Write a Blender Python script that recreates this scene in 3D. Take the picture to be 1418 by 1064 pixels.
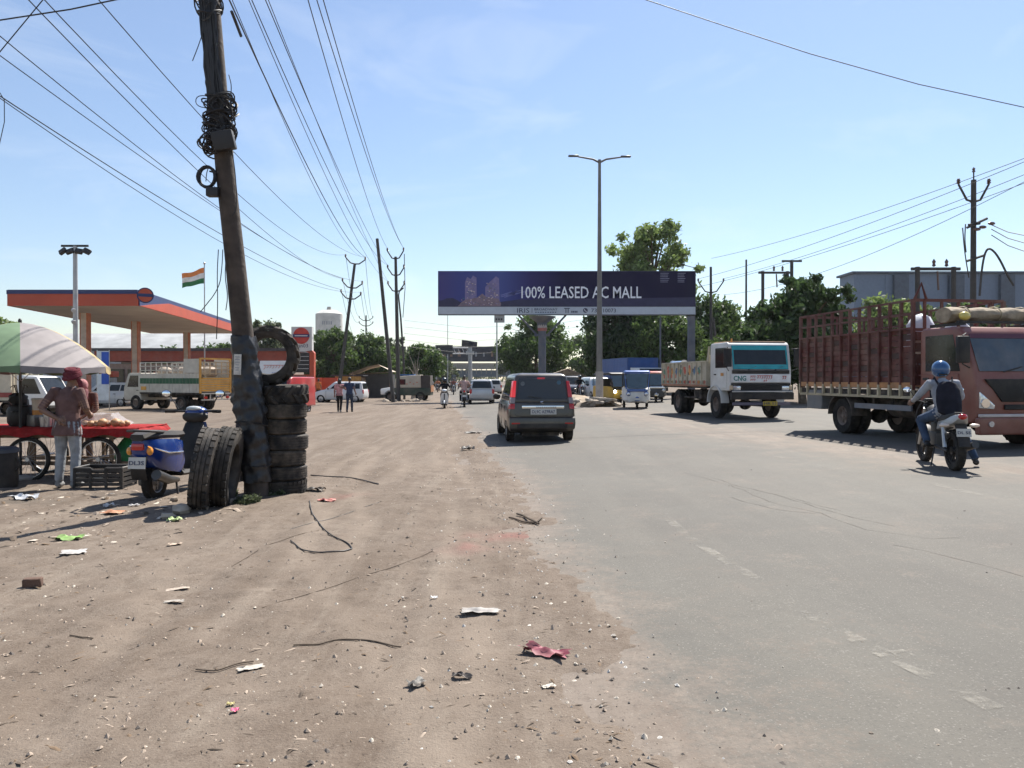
import bpy, bmesh, math, random
import numpy as np
from mathutils import Vector, Matrix
from mathutils.kdtree import KDTree

S = bpy.context.scene
for _o in list(bpy.data.objects):
    bpy.data.objects.remove(_o)
COL = S.collection
random.seed(7)
RNG = np.random.default_rng(11)
R = math.radians

# ------------------------------------------------------------------ camera
FPX, HC, CX, HY = 1051.0, 1.55, 709.0, 524.0      # focal length in photo pixels, eye height, principal column, horizon row
cam = bpy.data.cameras.new('camera')
cam.sensor_fit = 'HORIZONTAL'
cam.sensor_width = 36.0
cam.lens = FPX / 1418 * 36
cam.clip_start, cam.clip_end = 0.05, 4000
camo = bpy.data.objects.new('camera', cam)
COL.objects.link(camo)
camo.location = (0, 0, HC)
camo.rotation_euler = (R(90) - math.atan(8 / FPX), 0, 0)
S.camera = camo

# ------------------------------------------------------------------ sky, sun, exposure
SUNV = Vector((0.38, 0.70, 1.0)).normalized()
EL = math.asin(SUNV.z)
AZ = math.atan2(SUNV.x, SUNV.y)
w = bpy.data.worlds.new('World')
S.world = w
w.use_nodes = True
nt = w.node_tree
nt.nodes.clear()
sky = nt.nodes.new('ShaderNodeTexSky')
sky.sky_type = 'NISHITA'
sky.sun_disc = False
sky.sun_elevation = EL
sky.sun_rotation = AZ
sky.altitude = 100
sky.air_density = 1.25
sky.dust_density = 0.25
sky.ozone_density = 1.6
bg = nt.nodes.new('ShaderNodeBackground')
bg.inputs['Strength'].default_value = 0.068
# thin cirrus wisps
tc = nt.nodes.new('ShaderNodeTexCoord')
mp = nt.nodes.new('ShaderNodeMapping')
mp.inputs['Scale'].default_value = (1.6, 0.8, 5.0)
mp.inputs['Rotation'].default_value = (0.25, 0.35, 0.5)
nz = nt.nodes.new('ShaderNodeTexNoise')
nz.inputs['Scale'].default_value = 2.2
nz.inputs['Detail'].default_value = 7
nz.inputs['Roughness'].default_value = 0.58
nz.inputs['Distortion'].default_value = 0.6
rp = nt.nodes.new('ShaderNodeValToRGB')
rp.color_ramp.elements[0].position = 0.5
rp.color_ramp.elements[0].color = (0.075, 0.075, 0.075, 1)
rp.color_ramp.elements[1].position = 0.86
rp.color_ramp.elements[1].color = (0.42, 0.42, 0.42, 1)
mx = nt.nodes.new('ShaderNodeMixRGB')
mx.inputs[2].default_value = (8.2, 8.6, 9.0, 1)
ou = nt.nodes.new('ShaderNodeOutputWorld')
L_ = nt.links.new
L_(tc.outputs['Generated'], mp.inputs[0]); L_(mp.outputs[0], nz.inputs['Vector']); L_(nz.outputs[0], rp.inputs[0])
tint = nt.nodes.new('ShaderNodeMixRGB'); tint.blend_type = 'MULTIPLY'; tint.inputs[0].default_value = 1; tint.inputs[2].default_value = (0.935, 0.968, 1.075, 1)
L_(sky.outputs[0], tint.inputs[1])
L_(rp.outputs[0], mx.inputs[0]); L_(tint.outputs[0], mx.inputs[1]); L_(mx.outputs[0], bg.inputs[0]); L_(bg.outputs[0], ou.inputs[0])

sun = bpy.data.lights.new('sun', 'SUN')
sun.energy = 5.0
sun.angle = R(0.5)
sun.color = (1.0, 0.955, 0.88)
suno = bpy.data.objects.new('sun', sun)
COL.objects.link(suno)
suno.rotation_euler = SUNV.to_track_quat('Z', 'Y').to_euler()
suno.location = (20, 40, 60)

vs = S.view_settings
vs.view_transform = 'Standard'
vs.look = 'None'
vs.gamma = 1
vs.use_curve_mapping = False
vs.exposure = 0.98
S.cycles.max_bounces = 6
S.cycles.transparent_max_bounces = 12

# ------------------------------------------------------------------ place helpers
def gz(x, y=0):
    return 0.22 * np.tanh(x / 9.0)
def G(px, py):
    """ground point seen at a pixel of the photograph"""
    z = 0.0
    for _ in range(40):
        Y = (HC - z) * FPX / (py - HY)
        X = (px - CX) / FPX * Y
        z = float(gz(X))
    return Vector((X, Y, z))
def P(px, py, Y):
    return Vector(((px - CX) / FPX * Y, Y, HC - (py - HY) / FPX * Y))
def gp(px, Y):
    X = (px - CX) / FPX * Y
    return Vector((X, Y, float(gz(X))))

# ------------------------------------------------------------------ mesh builder
class MB:
    def __init__(s):
        s.v, s.f, s.m, s.sm = [], [], [], []
    def add(s, vs, fs, mi=0, sm=False, M=None):
        o = len(s.v)
        if M is not None:
            vs = [M @ Vector(p) for p in vs]
        s.v.extend([tuple(p) for p in vs])
        for f in fs:
            s.f.append([i + o for i in f]); s.m.append(mi); s.sm.append(sm)
        return s
    def box(s, c, d, rz=0, mi=0, M=None):
        x, y, z = d[0] / 2, d[1] / 2, d[2] / 2
        vs = [Vector((a * x, b * y, e * z)) for e in (-1, 1) for b in (-1, 1) for a in (-1, 1)]
        if M is None:
            Q = Matrix.Translation(c) @ Matrix.Rotation(rz, 4, 'Z')
        else:
            Q = M @ Matrix.Translation(c) @ Matrix.Rotation(rz, 4, 'Z')
        return s.add(vs, [(0, 2, 3, 1), (4, 5, 7, 6), (0, 1, 5, 4), (2, 6, 7, 3), (0, 4, 6, 2), (1, 3, 7, 5)], mi, False, Q)
    def loft(s, rings, cap=True, mi=0, sm=True, close=False):
        n = len(rings[0]); vs = [p for r in rings for p in r]; fs = []
        k = len(rings)
        for i in range(k if close else k - 1):
            a, b = i * n, ((i + 1) % k) * n
            for j in range(n):
                fs.append((a + j, a + (j + 1) % n, b + (j + 1) % n, b + j))
        if cap and not close:
            fs.append(tuple(range(n))[::-1]); fs.append(tuple((k - 1) * n + j for j in range(n)))
        return s.add(vs, fs, mi, sm)
    def tube(s, pts, r, n=8, mi=0, sm=True, cap=True, flat=1.0, close=False):
        pts = [Vector(p) for p in pts]; k = len(pts)
        rs = r if isinstance(r, (list, tuple)) else [r] * k
        rings = []; u = None
        for i, p in enumerate(pts):
            a = pts[i - 1] if (i > 0 or close) else p
            b = pts[(i + 1) % k] if (i < k - 1 or close) else p
            t = (b - a)
            if t.length < 1e-9: t = Vector((0, 0, 1))
            t.normalize()
            if u is None:
                h = Vector((0, 0, 1)) if abs(t.z) < 0.9 else Vector((1, 0, 0))
                u = (h - t * h.dot(t)).normalized()
            else:
                u = u - t * u.dot(t)
                u = u.normalized() if u.length > 1e-6 else t.orthogonal().normalized()
            q = t.cross(u)
            rings.append([p + (u * math.cos(2 * math.pi * j / n) + q * math.sin(2 * math.pi * j / n) * flat) * rs[i] for j in range(n)])
        return s.loft(rings, cap, mi, sm, close)
    def lathe(s, prof, n=24, M=None, mi=0, sm=True, close=True):
        rings = []
        for j in range(n):
            a = 2 * math.pi * j / n
            rings.append([Vector((r * math.cos(a), r * math.sin(a), z)) for r, z in prof])
        k = len(prof); vs = [p for r in rings for p in r]; fs = []
        for j in range(n):
            a, b = j * k, ((j + 1) % n) * k
            for i in range(k if close else k - 1):
                fs.append((a + i, b + i, b + (i + 1) % k, a + (i + 1) % k))
        return s.add(vs, fs, mi, sm, M)
    def disc(s, r0, r1, z0, z1, n=24, M=None, mi=0, sm=True):
        a = [Vector((r0 * math.cos(2 * math.pi * j / n), r0 * math.sin(2 * math.pi * j / n), z0)) for j in range(n)]
        b = [Vector((r1 * math.cos(2 * math.pi * j / n), r1 * math.sin(2 * math.pi * j / n), z1)) for j in range(n)]
        if M is not None:
            a = [M @ p for p in a]; b = [M @ p for p in b]
        return s.loft([a, b], True, mi, sm)
    def ell(s, c, r, n=10, M=None, mi=0, jit=0):
        vs, fs = [Vector((0, 0, -1))], []
        k = max(4, n // 2 + 1)
        for i in range(1, k):
            ph = -math.pi / 2 + math.pi * i / k
            for j in range(n):
                a = 2 * math.pi * j / n
                vs.append(Vector((math.cos(ph) * math.cos(a), math.cos(ph) * math.sin(a), math.sin(ph))))
        vs.append(Vector((0, 0, 1))); t = len(vs) - 1
        for j in range(n):
            fs.append((0, 1 + (j + 1) % n, 1 + j)); fs.append((t, t - n + j, t - n + (j + 1) % n))
        for i in range(k - 2):
            a, b = 1 + i * n, 1 + (i + 1) * n
            for j in range(n):
                fs.append((a + j, a + (j + 1) % n, b + (j + 1) % n, b + j))
        if jit: vs = [v * (1 + random.uniform(-jit, jit)) for v in vs]
        vs = [Vector((v.x * r[0], v.y * r[1], v.z * r[2])) for v in vs]
        if M is not None: vs = [M @ v for v in vs]
        return s.add([v + Vector(c) for v in vs], fs, mi, True)
    def prism(s, poly, y0, y1, mi=0, ax='y', sm=False):
        """poly in (x,z), pushed along y; ax='z': poly in (x,y) pushed along z; ax='x': poly in (y,z)"""
        def q(a, b, t):
            return {'y': (a, t, b), 'z': (a, b, t), 'x': (t, a, b)}[ax]
        return s.loft([[Vector(q(a, b, y0)) for a, b in poly], [Vector(q(a, b, y1)) for a, b in poly]], True, mi, sm)
    def panel(s, q, u0, u1, v0, v1, off=0.0, th=0.01, mi=0, n=1, bulge=0):
        """slab laid on part of the quad q=(a,b,c,d); u runs a>b, v runs a>d; outward is (b-a)x(d-a)"""
        a, b, c, d = [Vector(p) for p in q]
        nr = (b - a).cross(d - a).normalized()
        def pt(u, v): return (a * (1 - u) + b * u) * (1 - v) + (d * (1 - u) + c * u) * v
        lo, hi = [], []
        for uu, vv in ((u0, v0), (u1, v0), (u1, v1), (u0, v1)):
            lo.append(pt(uu, vv) + nr * off); hi.append(pt(uu, vv) + nr * (off + th))
        return s.loft([lo, hi], True, mi, False)
    def build(s, name, mats, parent=None, bevel=0, seg=2, sub=0, ang=38, loc=None):
        me = bpy.data.meshes.new(name)
        me.from_pydata(s.v, [], s.f)
        if not isinstance(mats, (list, tuple)): mats = [mats]
        for m in mats: me.materials.append(m)
        me.polygons.foreach_set('material_index', s.m)
        me.polygons.foreach_set('use_smooth', s.sm)
        me.update()
        bm = bmesh.new(); bm.from_mesh(me)
        if bevel:
            es = [e for e in bm.edges if len(e.link_faces) == 2 and e.calc_face_angle(0) > R(25)]
            bmesh.ops.bevel(bm, geom=es, offset=bevel, segments=seg, affect='EDGES', profile=0.6, clamp_overlap=True)
            for f in bm.faces: f.smooth = True
        bmesh.ops.recalc_face_normals(bm, faces=bm.faces)
        bm.to_mesh(me); bm.free()
        try: me.set_sharp_from_angle(angle=R(ang))
        except Exception: pass
        return link(name, me, parent, loc)

def link(name, me, parent=None, loc=None, rot=None):
    o = bpy.data.objects.new(name, me)
    COL.objects.link(o)
    if parent is not None: o.parent = parent
    if loc is not None: o.location = loc
    if rot is not None: o.rotation_euler = rot
    return o
def tag(o, label=None, cat=None, group=None, kind=None):
    if label: o['label'] = label
    if cat: o['category'] = cat
    if group: o['group'] = group
    if kind: o['kind'] = kind
    return o
def root(name, label, cat, loc=(0, 0, 0), rz=0, group=None):
    o = link(name, None)
    o.location = loc; o.rotation_euler = (0, 0, rz); o.empty_display_size = 0.2
    return tag(o, label, cat, group)
def head2rz(u): return math.atan2(u[1], u[0])
def RX(a): return Matrix.Rotation(a, 4, 'X')
def RY(a): return Matrix.Rotation(a, 4, 'Y')
def RZ(a): return Matrix.Rotation(a, 4, 'Z')
def T(*p): return Matrix.Translation(p if len(p) == 3 else p[0])

# ------------------------------------------------------------------ materials
_M = {}
DUST = (0.36, 0.285, 0.215)
def mat(name, c=None, r=0.6, me=0.0, var=0.14, sc=3.0, bump=0.0, bs=30.0, dust=0.0, coat=0.0, emit=0.0, c2=None, island=0.0, spec=0.5, trans=0.0, alpha=1.0, sss=0.0, dsc=1.3):
    if name in _M: return _M[name]
    assert c is not None, name
    m = bpy.data.materials.new(name); m.use_nodes = True
    t = m.node_tree; n = t.nodes; l = t.links.new
    b = n['Principled BSDF']
    b.inputs['Roughness'].default_value = r
    b.inputs['Metallic'].default_value = me
    b.inputs['Specular IOR Level'].default_value = spec
    if coat: b.inputs['Coat Weight'].default_value = coat; b.inputs['Coat Roughness'].default_value = 0.068
    tcn = n.new('ShaderNodeTexCoord')
    nn = n.new('ShaderNodeTexNoise'); nn.inputs['Scale'].default_value = sc; nn.inputs['Detail'].default_value = 5
    l(tcn.outputs['Object'], nn.inputs['Vector'])
    ra = n.new('ShaderNodeMapRange'); ra.inputs[1].default_value = 0.33; ra.inputs[2].default_value = 0.67
    l(nn.outputs[0], ra.inputs[0])
    mxn = n.new('ShaderNodeMixRGB')
    a = tuple(max(0, x * (1 - var)) for x in c); e = c2 if c2 else tuple(min(1, x * (1 + var)) for x in c)
    mxn.inputs[1].default_value = (*a, 1); mxn.inputs[2].default_value = (*e, 1)
    l(ra.outputs[0], mxn.inputs[0])
    col = mxn.outputs[0]
    if island:
        g = n.new('ShaderNodeNewGeometry')
        hs = n.new('ShaderNodeHueSaturation')
        mr = n.new('ShaderNodeMapRange'); mr.inputs[3].default_value = 1 - island; mr.inputs[4].default_value = 1 + island
        l(g.outputs['Random Per Island'], mr.inputs[0]); l(mr.outputs[0], hs.inputs['Value']); l(col, hs.inputs['Color'])
        col = hs.outputs[0]
    if dust:
        n2 = n.new('ShaderNodeTexNoise'); n2.inputs['Scale'].default_value = dsc; n2.inputs['Detail'].default_value = 8; n2.inputs['Roughness'].default_value = 0.65
        l(tcn.outputs['Object'], n2.inputs['Vector'])
        m2 = n.new('ShaderNodeMapRange'); m2.inputs[1].default_value = 0.4; m2.inputs[2].default_value = 0.75; m2.inputs[4].default_value = dust
        l(n2.outputs[0], m2.inputs[0])
        m3 = n.new('ShaderNodeMixRGB'); m3.inputs[2].default_value = (*DUST, 1)
        l(m2.outputs[0], m3.inputs[0]); l(col, m3.inputs[1]); col = m3.outputs[0]
        rr = n.new('ShaderNodeMapRange'); rr.inputs[1].default_value = 0; rr.inputs[2].default_value = 1; rr.inputs[3].default_value = r; rr.inputs[4].default_value = 0.9
        l(m2.outputs[0], rr.inputs[0]); l(rr.outputs[0], b.inputs['Roughness'])
    l(col, b.inputs['Base Color'])
    if bump:
        n4 = n.new('ShaderNodeTexNoise'); n4.inputs['Scale'].default_value = bs; n4.inputs['Detail'].default_value = 6
        l(tcn.outputs['Object'], n4.inputs['Vector'])
        bp = n.new('ShaderNodeBump'); bp.inputs['Strength'].default_value = bump; bp.inputs['Distance'].default_value = 0.02
        l(n4.outputs[0], bp.inputs['Height']); l(bp.outputs[0], b.inputs['Normal'])
    if emit:
        l(col, b.inputs['Emission Color']); b.inputs['Emission Strength'].default_value = emit
    if trans: b.inputs['Transmission Weight'].default_value = trans
    if alpha < 1: b.inputs['Alpha'].default_value = alpha
    _M[name] = m
    return m
rubber = lambda: mat('rubber', (0.016, 0.0155, 0.015), 0.82, var=0.3, sc=9, bump=0.25, bs=60, spec=0.2, dust=0.14, dsc=4)
blackm = lambda: mat('black_paint', (0.015, 0.015, 0.016), 0.5, var=0.3, dust=0.15, spec=0.35)
steel = lambda: mat('steel', (0.5, 0.5, 0.5), 0.35, 0.9, dust=0.2)
chrome = lambda: mat('chrome', (0.75, 0.75, 0.76), 0.12, 1.0, var=0.05)
glassd = lambda: mat('dark_glass', (0.015, 0.018, 0.02), 0.06, var=0.2, dust=0.02, spec=0.4)
plast = lambda: mat('black_plastic', (0.016, 0.016, 0.017), 0.55, var=0.25, dust=0.18, spec=0.3)
chassis = lambda: mat('chassis_grime', (0.035, 0.032, 0.03), 0.8, var=0.4, dust=0.35, dsc=3, spec=0.2)
whitep = lambda: mat('white_paint', (0.74, 0.73, 0.7), 0.4, var=0.06, dust=0.3, coat=0.2)
mirrorg = lambda: mat('mirror_glass', (0.8, 0.85, 0.9), 0.03, 1.0, var=0.02)
redlens = lambda: mat('red_lens', (0.45, 0.015, 0.012), 0.15, var=0.1, coat=0.5)
amber = lambda: mat('amber_lens', (0.75, 0.28, 0.03), 0.2, var=0.1, coat=0.5)
lensc = lambda: mat('clear_lens', (0.62, 0.64, 0.66), 0.08, 0.6, var=0.25, sc=25)
woodb = lambda: mat('old_wood', (0.20, 0.13, 0.08), 0.85, var=0.4, sc=7, bump=0.3, dust=0.25)
concrete = lambda: mat('concrete', (0.33, 0.31, 0.28), 0.9, var=0.25, sc=1.5, bump=0.2, dust=0.3)

def text_mesh(body, size, extrude=0.002, xs=1.0, align='CENTER', bold=0.0):
    c = bpy.data.curves.new('lettering', 'FONT')
    c.body = body; c.size = size; c.extrude = extrude; c.align_x = align; c.align_y = 'CENTER'; c.offset = bold
    c.resolution_u = 2
    o = bpy.data.objects.new('tmp_text', c); COL.objects.link(o)
    dg = bpy.context.evaluated_depsgraph_get()
    me = bpy.data.meshes.new_from_object(o.evaluated_get(dg))
    bpy.data.objects.remove(o)
    for v in me.vertices: v.co.x *= xs
    me.materials.clear()
    return me
def text(name, body, size, material, parent, pos, face, up=(0, 0, 1), xs=1.0, align='CENTER', bold=0.0):
    """flat lettering at pos, looking along `face`"""
    me = text_mesh(body, size, 0.002, xs, align, bold)
    me.materials.append(material)
    f = Vector(face).normalized(); u = Vector(up); u = (u - f * u.dot(f)).normalized(); x = u.cross(f)
    Mx = Matrix((x, u, f)).transposed().to_4x4(); Mx.translation = Vector(pos)
    me.transform(Mx)
    return link(name, me, parent)

# vectorised value noise
def vnoise(x, y, seed=0):
    xi, yi = np.floor(x), np.floor(y); fx, fy = x - xi, y - yi
    fx = fx * fx * (3 - 2 * fx); fy = fy * fy * (3 - 2 * fy)
    def h(a, b):
        t = np.sin(a * 127.1 + b * 311.7 + seed * 74.7) * 43758.5453
        return t - np.floor(t)
    return (h(xi, yi) * (1 - fx) + h(xi + 1, yi) * fx) * (1 - fy) + (h(xi, yi + 1) * (1 - fx) + h(xi + 1, yi + 1) * fx) * fy
def fbm(x, y, o=4, seed=0):
    r, a, t = 0, 1, 0
    for i in range(o):
        r = r + a * vnoise(x, y, seed + i); t += a; a *= 0.5; x, y = x * 2.03, y * 2.03
    return r / t - 0.5
def grid_mesh(name, xs, ys, zf, m, attrs=None):
    X, Y = np.meshgrid(xs, ys); Z = zf(X, Y)
    nx, ny = len(xs), len(ys)
    v = np.stack([X, Y, Z], -1).reshape(-1, 3)
    i = np.arange(nx * ny).reshape(ny, nx)
    f = np.stack([i[:-1, :-1], i[:-1, 1:], i[1:, 1:], i[1:, :-1]], -1).reshape(-1, 4)
    me = bpy.data.meshes.new(name); me.from_pydata(v.tolist(), [], f.tolist())
    me.polygons.foreach_set('use_smooth', [True] * len(f)); me.materials.append(m); me.update()
    for k, fn in (attrs or {}).items():
        a = me.attributes.new(k, 'FLOAT', 'POINT'); a.data.foreach_set('value', fn(X, Y).reshape(-1).astype(np.float32))
    return link(name, me)

# ================================================================== ground, road, median
_e = [G(*p) for p in ((1010, 1190), (965, 1064), (872, 900), (805, 800), (748, 720), (697, 650), (675, 620), (660, 600), (645, 582), (630, 565))]
EY = [-30, 0.5] + [p.y for p in _e] + [80, 150, 400]
EXX = [_e[0].x + 1.2, _e[0].x + .3] + [p.x for p in _e] + [_e[-1].x - 0.105 * (80 - _e[-1].y), _e[-1].x - 0.105 * (150 - _e[-1].y), _e[-1].x - 0.105 * (400 - _e[-1].y)]
def xe(y): return np.interp(y, EY, EXX)
DUSTLINE = ([-5, 9, 13, 20, 28, 38, 400], [11.0, 8.7, 7.0, 5.6, 4.8, 4.3, -39])
def sm(x, a, b):
    t = np.clip((x - a) / (b - a), 0, 1); return t * t * (3 - 2 * t)

def soil_mix(noi, rng, mixc, n, l, tcn):
    def stn(s, rot, sx, sy):
        mpn = n.new('ShaderNodeMapping'); mpn.inputs['Rotation'].default_value = (0, 0, R(rot)); mpn.inputs['Scale'].default_value = (sx, sy, 1); l(tcn.outputs['Object'], mpn.inputs[0])
        q = n.new('ShaderNodeTexNoise'); q.inputs['Scale'].default_value = s; q.inputs['Detail'].default_value = 7; q.inputs['Roughness'].default_value = 0.68; q.inputs['Distortion'].default_value = 0.4; l(mpn.outputs[0], q.inputs['Vector']); return q.outputs[0]
    c = mixc(rng(noi(0.35, 6), 0.35, 0.65), (0.156, 0.122, 0.095), (0.194, 0.157, 0.126))
    c = mixc(rng(noi(2.6, 6, 0.7), 0.42, 0.72, 0, 0.5), c, (0.121, 0.091, 0.069))
    c = mixc(rng(noi(1.1, 5), 0.55, 0.8, 0, 0.55), c, (0.219, 0.183, 0.147))
    c = mixc(rng(stn(2.2, -12, 1, .09), 0.47, 0.66, 0, 0.6), c, (0.118, 0.089, 0.067))
    c = mixc(rng(stn(3.1, 14, 1, .12), 0.52, 0.68, 0, 0.55), c, (0.235, 0.196, 0.157))
    c = mixc(rng(noi(9, 6, 0.72), 0.5, 0.66, 0, 0.6), c, (0.105, 0.079, 0.060))
    c = mixc(rng(noi(38, 4, 0.75), 0.55, 0.68, 0, 0.75), c, (0.073, 0.054, 0.042))
    c = mixc(rng(noi(52, 3, 0.7), 0.62, 0.72, 0, 0.7), c, (0.293, 0.257, 0.211))
    return c
def soil_material():
    m = bpy.data.materials.new('dry_dirt'); m.use_nodes = True
    t = m.node_tree; n = t.nodes; l = t.links.new; b = n['Principled BSDF']
    b.inputs['Roughness'].default_value = 0.95; b.inputs['Specular IOR Level'].default_value = 0.15
    tcn = n.new('ShaderNodeTexCoord')
    def noi(s, d, r=0.6):
        q = n.new('ShaderNodeTexNoise'); q.inputs['Scale'].default_value = s; q.inputs['Detail'].default_value = d; q.inputs['Roughness'].default_value = r
        l(tcn.outputs['Object'], q.inputs['Vector']); return q.outputs[0]
    def rng(s, a, b_, c=0, d=1):
        q = n.new('ShaderNodeMapRange'); q.inputs[1].default_value = a; q.inputs[2].default_value = b_; q.inputs[3].default_value = c; q.inputs[4].default_value = d
        l(s, q.inputs[0]); return q.outputs[0]
    def mixc(f, a, c):
        q = n.new('ShaderNodeMixRGB'); l(f, q.inputs[0])
        for i, z in ((1, a), (2, c)):
            if isinstance(z, tuple): q.inputs[i].default_value = (*z, 1)
            else: l(z, q.inputs[i])
        return q.outputs[0]
    c = soil_mix(noi, rng, mixc, n, l, tcn)
    at = n.new('ShaderNodeAttribute'); at.attribute_name = 'red'
    c = mixc(rng(at.outputs['Fac'], 0, 1, 0, 0.38), c, (0.27, 0.10, 0.09))
    at3 = n.new('ShaderNodeAttribute'); at3.attribute_name = 'track'
    c = mixc(rng(at3.outputs['Fac'], 0, 1, 0, 0.55), c, (0.245, 0.198, 0.156))
    at2 = n.new('ShaderNodeAttribute'); at2.attribute_name = 'dark_blotch'
    c = mixc(rng(at2.outputs['Fac'], 0, 1, 0, 0.8), c, (0.10, 0.085, 0.07))
    l(c, b.inputs['Base Color'])
    bp = n.new('ShaderNodeBump'); bp.inputs['Strength'].default_value = 0.6; bp.inputs['Distance'].default_value = 0.015
    h = n.new('ShaderNodeMath'); h.operation = 'ADD'
    l(noi(14, 8, 0.75), h.inputs[0]); l(noi(70, 4, 0.7), h.inputs[1]); l(h.outputs[0], bp.inputs['Height']); l(bp.outputs[0], b.inputs['Normal'])
    return m
def asphalt_material():
    m = bpy.data.materials.new('dusty_asphalt'); m.use_nodes = True
    t = m.node_tree; n = t.nodes; l = t.links.new; b = n['Principled BSDF']
    b.inputs['Roughness'].default_value = 0.82; b.inputs['Specular IOR Level'].default_value = 0.35
    tcn = n.new('ShaderNodeTexCoord')
    mpn = n.new('ShaderNodeMapping'); mpn.inputs['Rotation'].default_value = (0, 0, R(-6)); mpn.inputs['Scale'].default_value = (1, 0.12, 1)
    l(tcn.outputs['Object'], mpn.inputs[0])
    def noi(s, d, r=0.6, st=False):
        q = n.new('ShaderNodeTexNoise'); q.inputs['Scale'].default_value = s; q.inputs['Detail'].default_value = d; q.inputs['Roughness'].default_value = r
        l(mpn.outputs[0] if st else tcn.outputs['Object'], q.inputs['Vector']); return q.outputs[0]
    def rng(s, a, b_, c=0, d=1):
        q = n.new('ShaderNodeMapRange'); q.inputs[1].default_value = a; q.inputs[2].default_value = b_; q.inputs[3].default_value = c; q.inputs[4].default_value = d
        l(s, q.inputs[0]); return q.outputs[0]
    def mixc(f, a, c):
        q = n.new('ShaderNodeMixRGB'); l(f, q.inputs[0])
        for i, z in ((1, a), (2, c)):
            if isinstance(z, tuple): q.inputs[i].default_value = (*z, 1)
            else: l(z, q.inputs[i])
        return q.outputs[0]
    c = mixc(rng(noi(0.25, 6), 0.35, 0.65), (0.084, 0.075, 0.063), (0.108, 0.100, 0.084))
    c = mixc(rng(noi(0.9, 5, 0.6, True), 0.42, 0.7, 0, 0.5), c, (0.135, 0.121, 0.098))
    c = mixc(rng(noi(0.55, 7, 0.7, True), 0.5, 0.68, 0, 0.5), c, (0.066, 0.060, 0.051))
    c = mixc(rng(noi(7, 6, 0.75), 0.5, 0.7, 0, 0.4), c, (0.072, 0.066, 0.056))
    c = mixc(rng(noi(60, 3, 0.7), 0.55, 0.68, 0, 0.65), c, (0.063, 0.059, 0.052))
    c = mixc(rng(noi(75, 2, 0.6), 0.6, 0.72, 0, 0.65), c, (0.239, 0.219, 0.193))
    at = n.new('ShaderNodeAttribute'); at.attribute_name = 'dust'
    ad = n.new('ShaderNodeMath'); ad.operation = 'ADD'
    l(at.outputs['Fac'], ad.inputs[0]); l(rng(noi(1.7, 8, 0.72), 0.3, 0.7, -0.42, 0.42), ad.inputs[1])
    ad2 = n.new('ShaderNodeMath'); ad2.operation = 'ADD'
    l(ad.outputs[0], ad2.inputs[0]); l(rng(noi(30, 3, 0.7), 0.35, 0.65, -0.16, 0.16), ad2.inputs[1])
    c = mixc(rng(ad2.outputs[0], 0.2, 0.85, 0, 0.96), c, soil_mix(noi, rng, mixc, n, l, tcn))
    l(c, b.inputs['Base Color'])
    bp = n.new('ShaderNodeBump'); bp.inputs['Strength'].default_value = 0.45; bp.inputs['Distance'].default_value = 0.006
    l(noi(85, 4, 0.7), bp.inputs['Height']); l(bp.outputs[0], b.inputs['Normal'])
    return m
soil = soil_material(); asphalt = asphalt_material()

def axis(lo, hi, a, b, fine, grow):
    v = list(np.arange(a, b, fine)); s = fine; x = b
    while x < hi: v.append(x); s *= grow; x += s
    v.append(hi); s = fine; x = a
    while x > lo: s *= grow; x -= s; v.insert(0, max(x, lo))
    return np.array(sorted(set(v)))
def dirt_z(X, Y):
    d = xe(Y) - X                                # metres left of the road edge
    near = np.exp(-(np.hypot(X, Y) / 45.0) ** 2)
    z = gz(X) + np.where(d > -1.2, -0.035 + 0.075 * sm(d, -0.7, 0.8), -0.035)
    rough = sm(d, -1.0, 0.3)
    z = z + 0.045 * fbm(X * 3.1, Y * 1.1, 4, 31) * np.exp(-((d - .1) / .6) ** 2)
    z = z + rough * (0.05 * fbm(X * 0.55, Y * 0.4, 3, 3) + near * (0.05 * fbm(X * 2.3, Y * 2.3, 3, 9) + 0.036 * fbm(X * 7, Y * 7, 3, 21)))
    # shallow wheel ruts along the verge
    for off in (1.0, 2.6):
        q = (d - off - 0.35 * np.sin(Y * 0.35)) / 0.16
        z = z - rough * near * 0.028 * np.exp(-q * q)
    far = sm(X - (xe(Y) + 17), 0, 1.5)
    return z + far * 0.05
def redpatch(X, Y):
    c1, c2 = G(705, 745), G(645, 765)
    a = np.exp(-((X - c1.x) / 0.42) ** 2 - ((Y - c1.y) / 0.28) ** 2) + np.exp(-((X - c2.x) / 0.22) ** 2 - ((Y - c2.y) / 0.22) ** 2)
    c3 = G(470, 690)
    a = a + 0.9 * np.exp(-((X - c3.x) / 0.3) ** 2 - ((Y - c3.y) / 0.2) ** 2)
    return np.clip(a * (0.75 + 2.2 * fbm(X * 5, Y * 5, 3, 5)), 0, 1)
def darkpatch(X, Y):  # darker blotches on the ground in front of the cart
    a = 0
    for p, s in ((G(40, 700), 0.55), (G(120, 690), 0.4), (G(-20, 690), 0.7)):
        a = a + np.exp(-((X - p.x) / s) ** 2 - ((Y - p.y) / (s * 0.5)) ** 2)
    return np.clip(a * (0.6 + 1.8 * fbm(X * 4, Y * 4, 3, 15)), 0, 0.8)
def trackmap(X, Y):
    d = xe(Y) - X; a = 0
    for off, wv, ph, wd in ((0.75, .12, 0, .10), (1.05, .12, .1, .09), (2.2, .3, 1.2, .12), (2.65, .3, 1.25, .11), (3.6, .5, 2.4, .14), (1.6, .6, 4.0, .10)):
        q = (d - off - wv * np.sin(Y * .5 + ph) - .08 * (Y - 5) * (ph > 2)) / wd
        a = a + np.exp(-q * q) * (.55 + 1.6 * fbm(X * 1.3, Y * 1.3, 3, int(ph * 10)))
    return np.clip(a + 1.3 * np.maximum(0, fbm(X * .8, Y * .45, 3, 55)), 0, 1)
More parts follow.
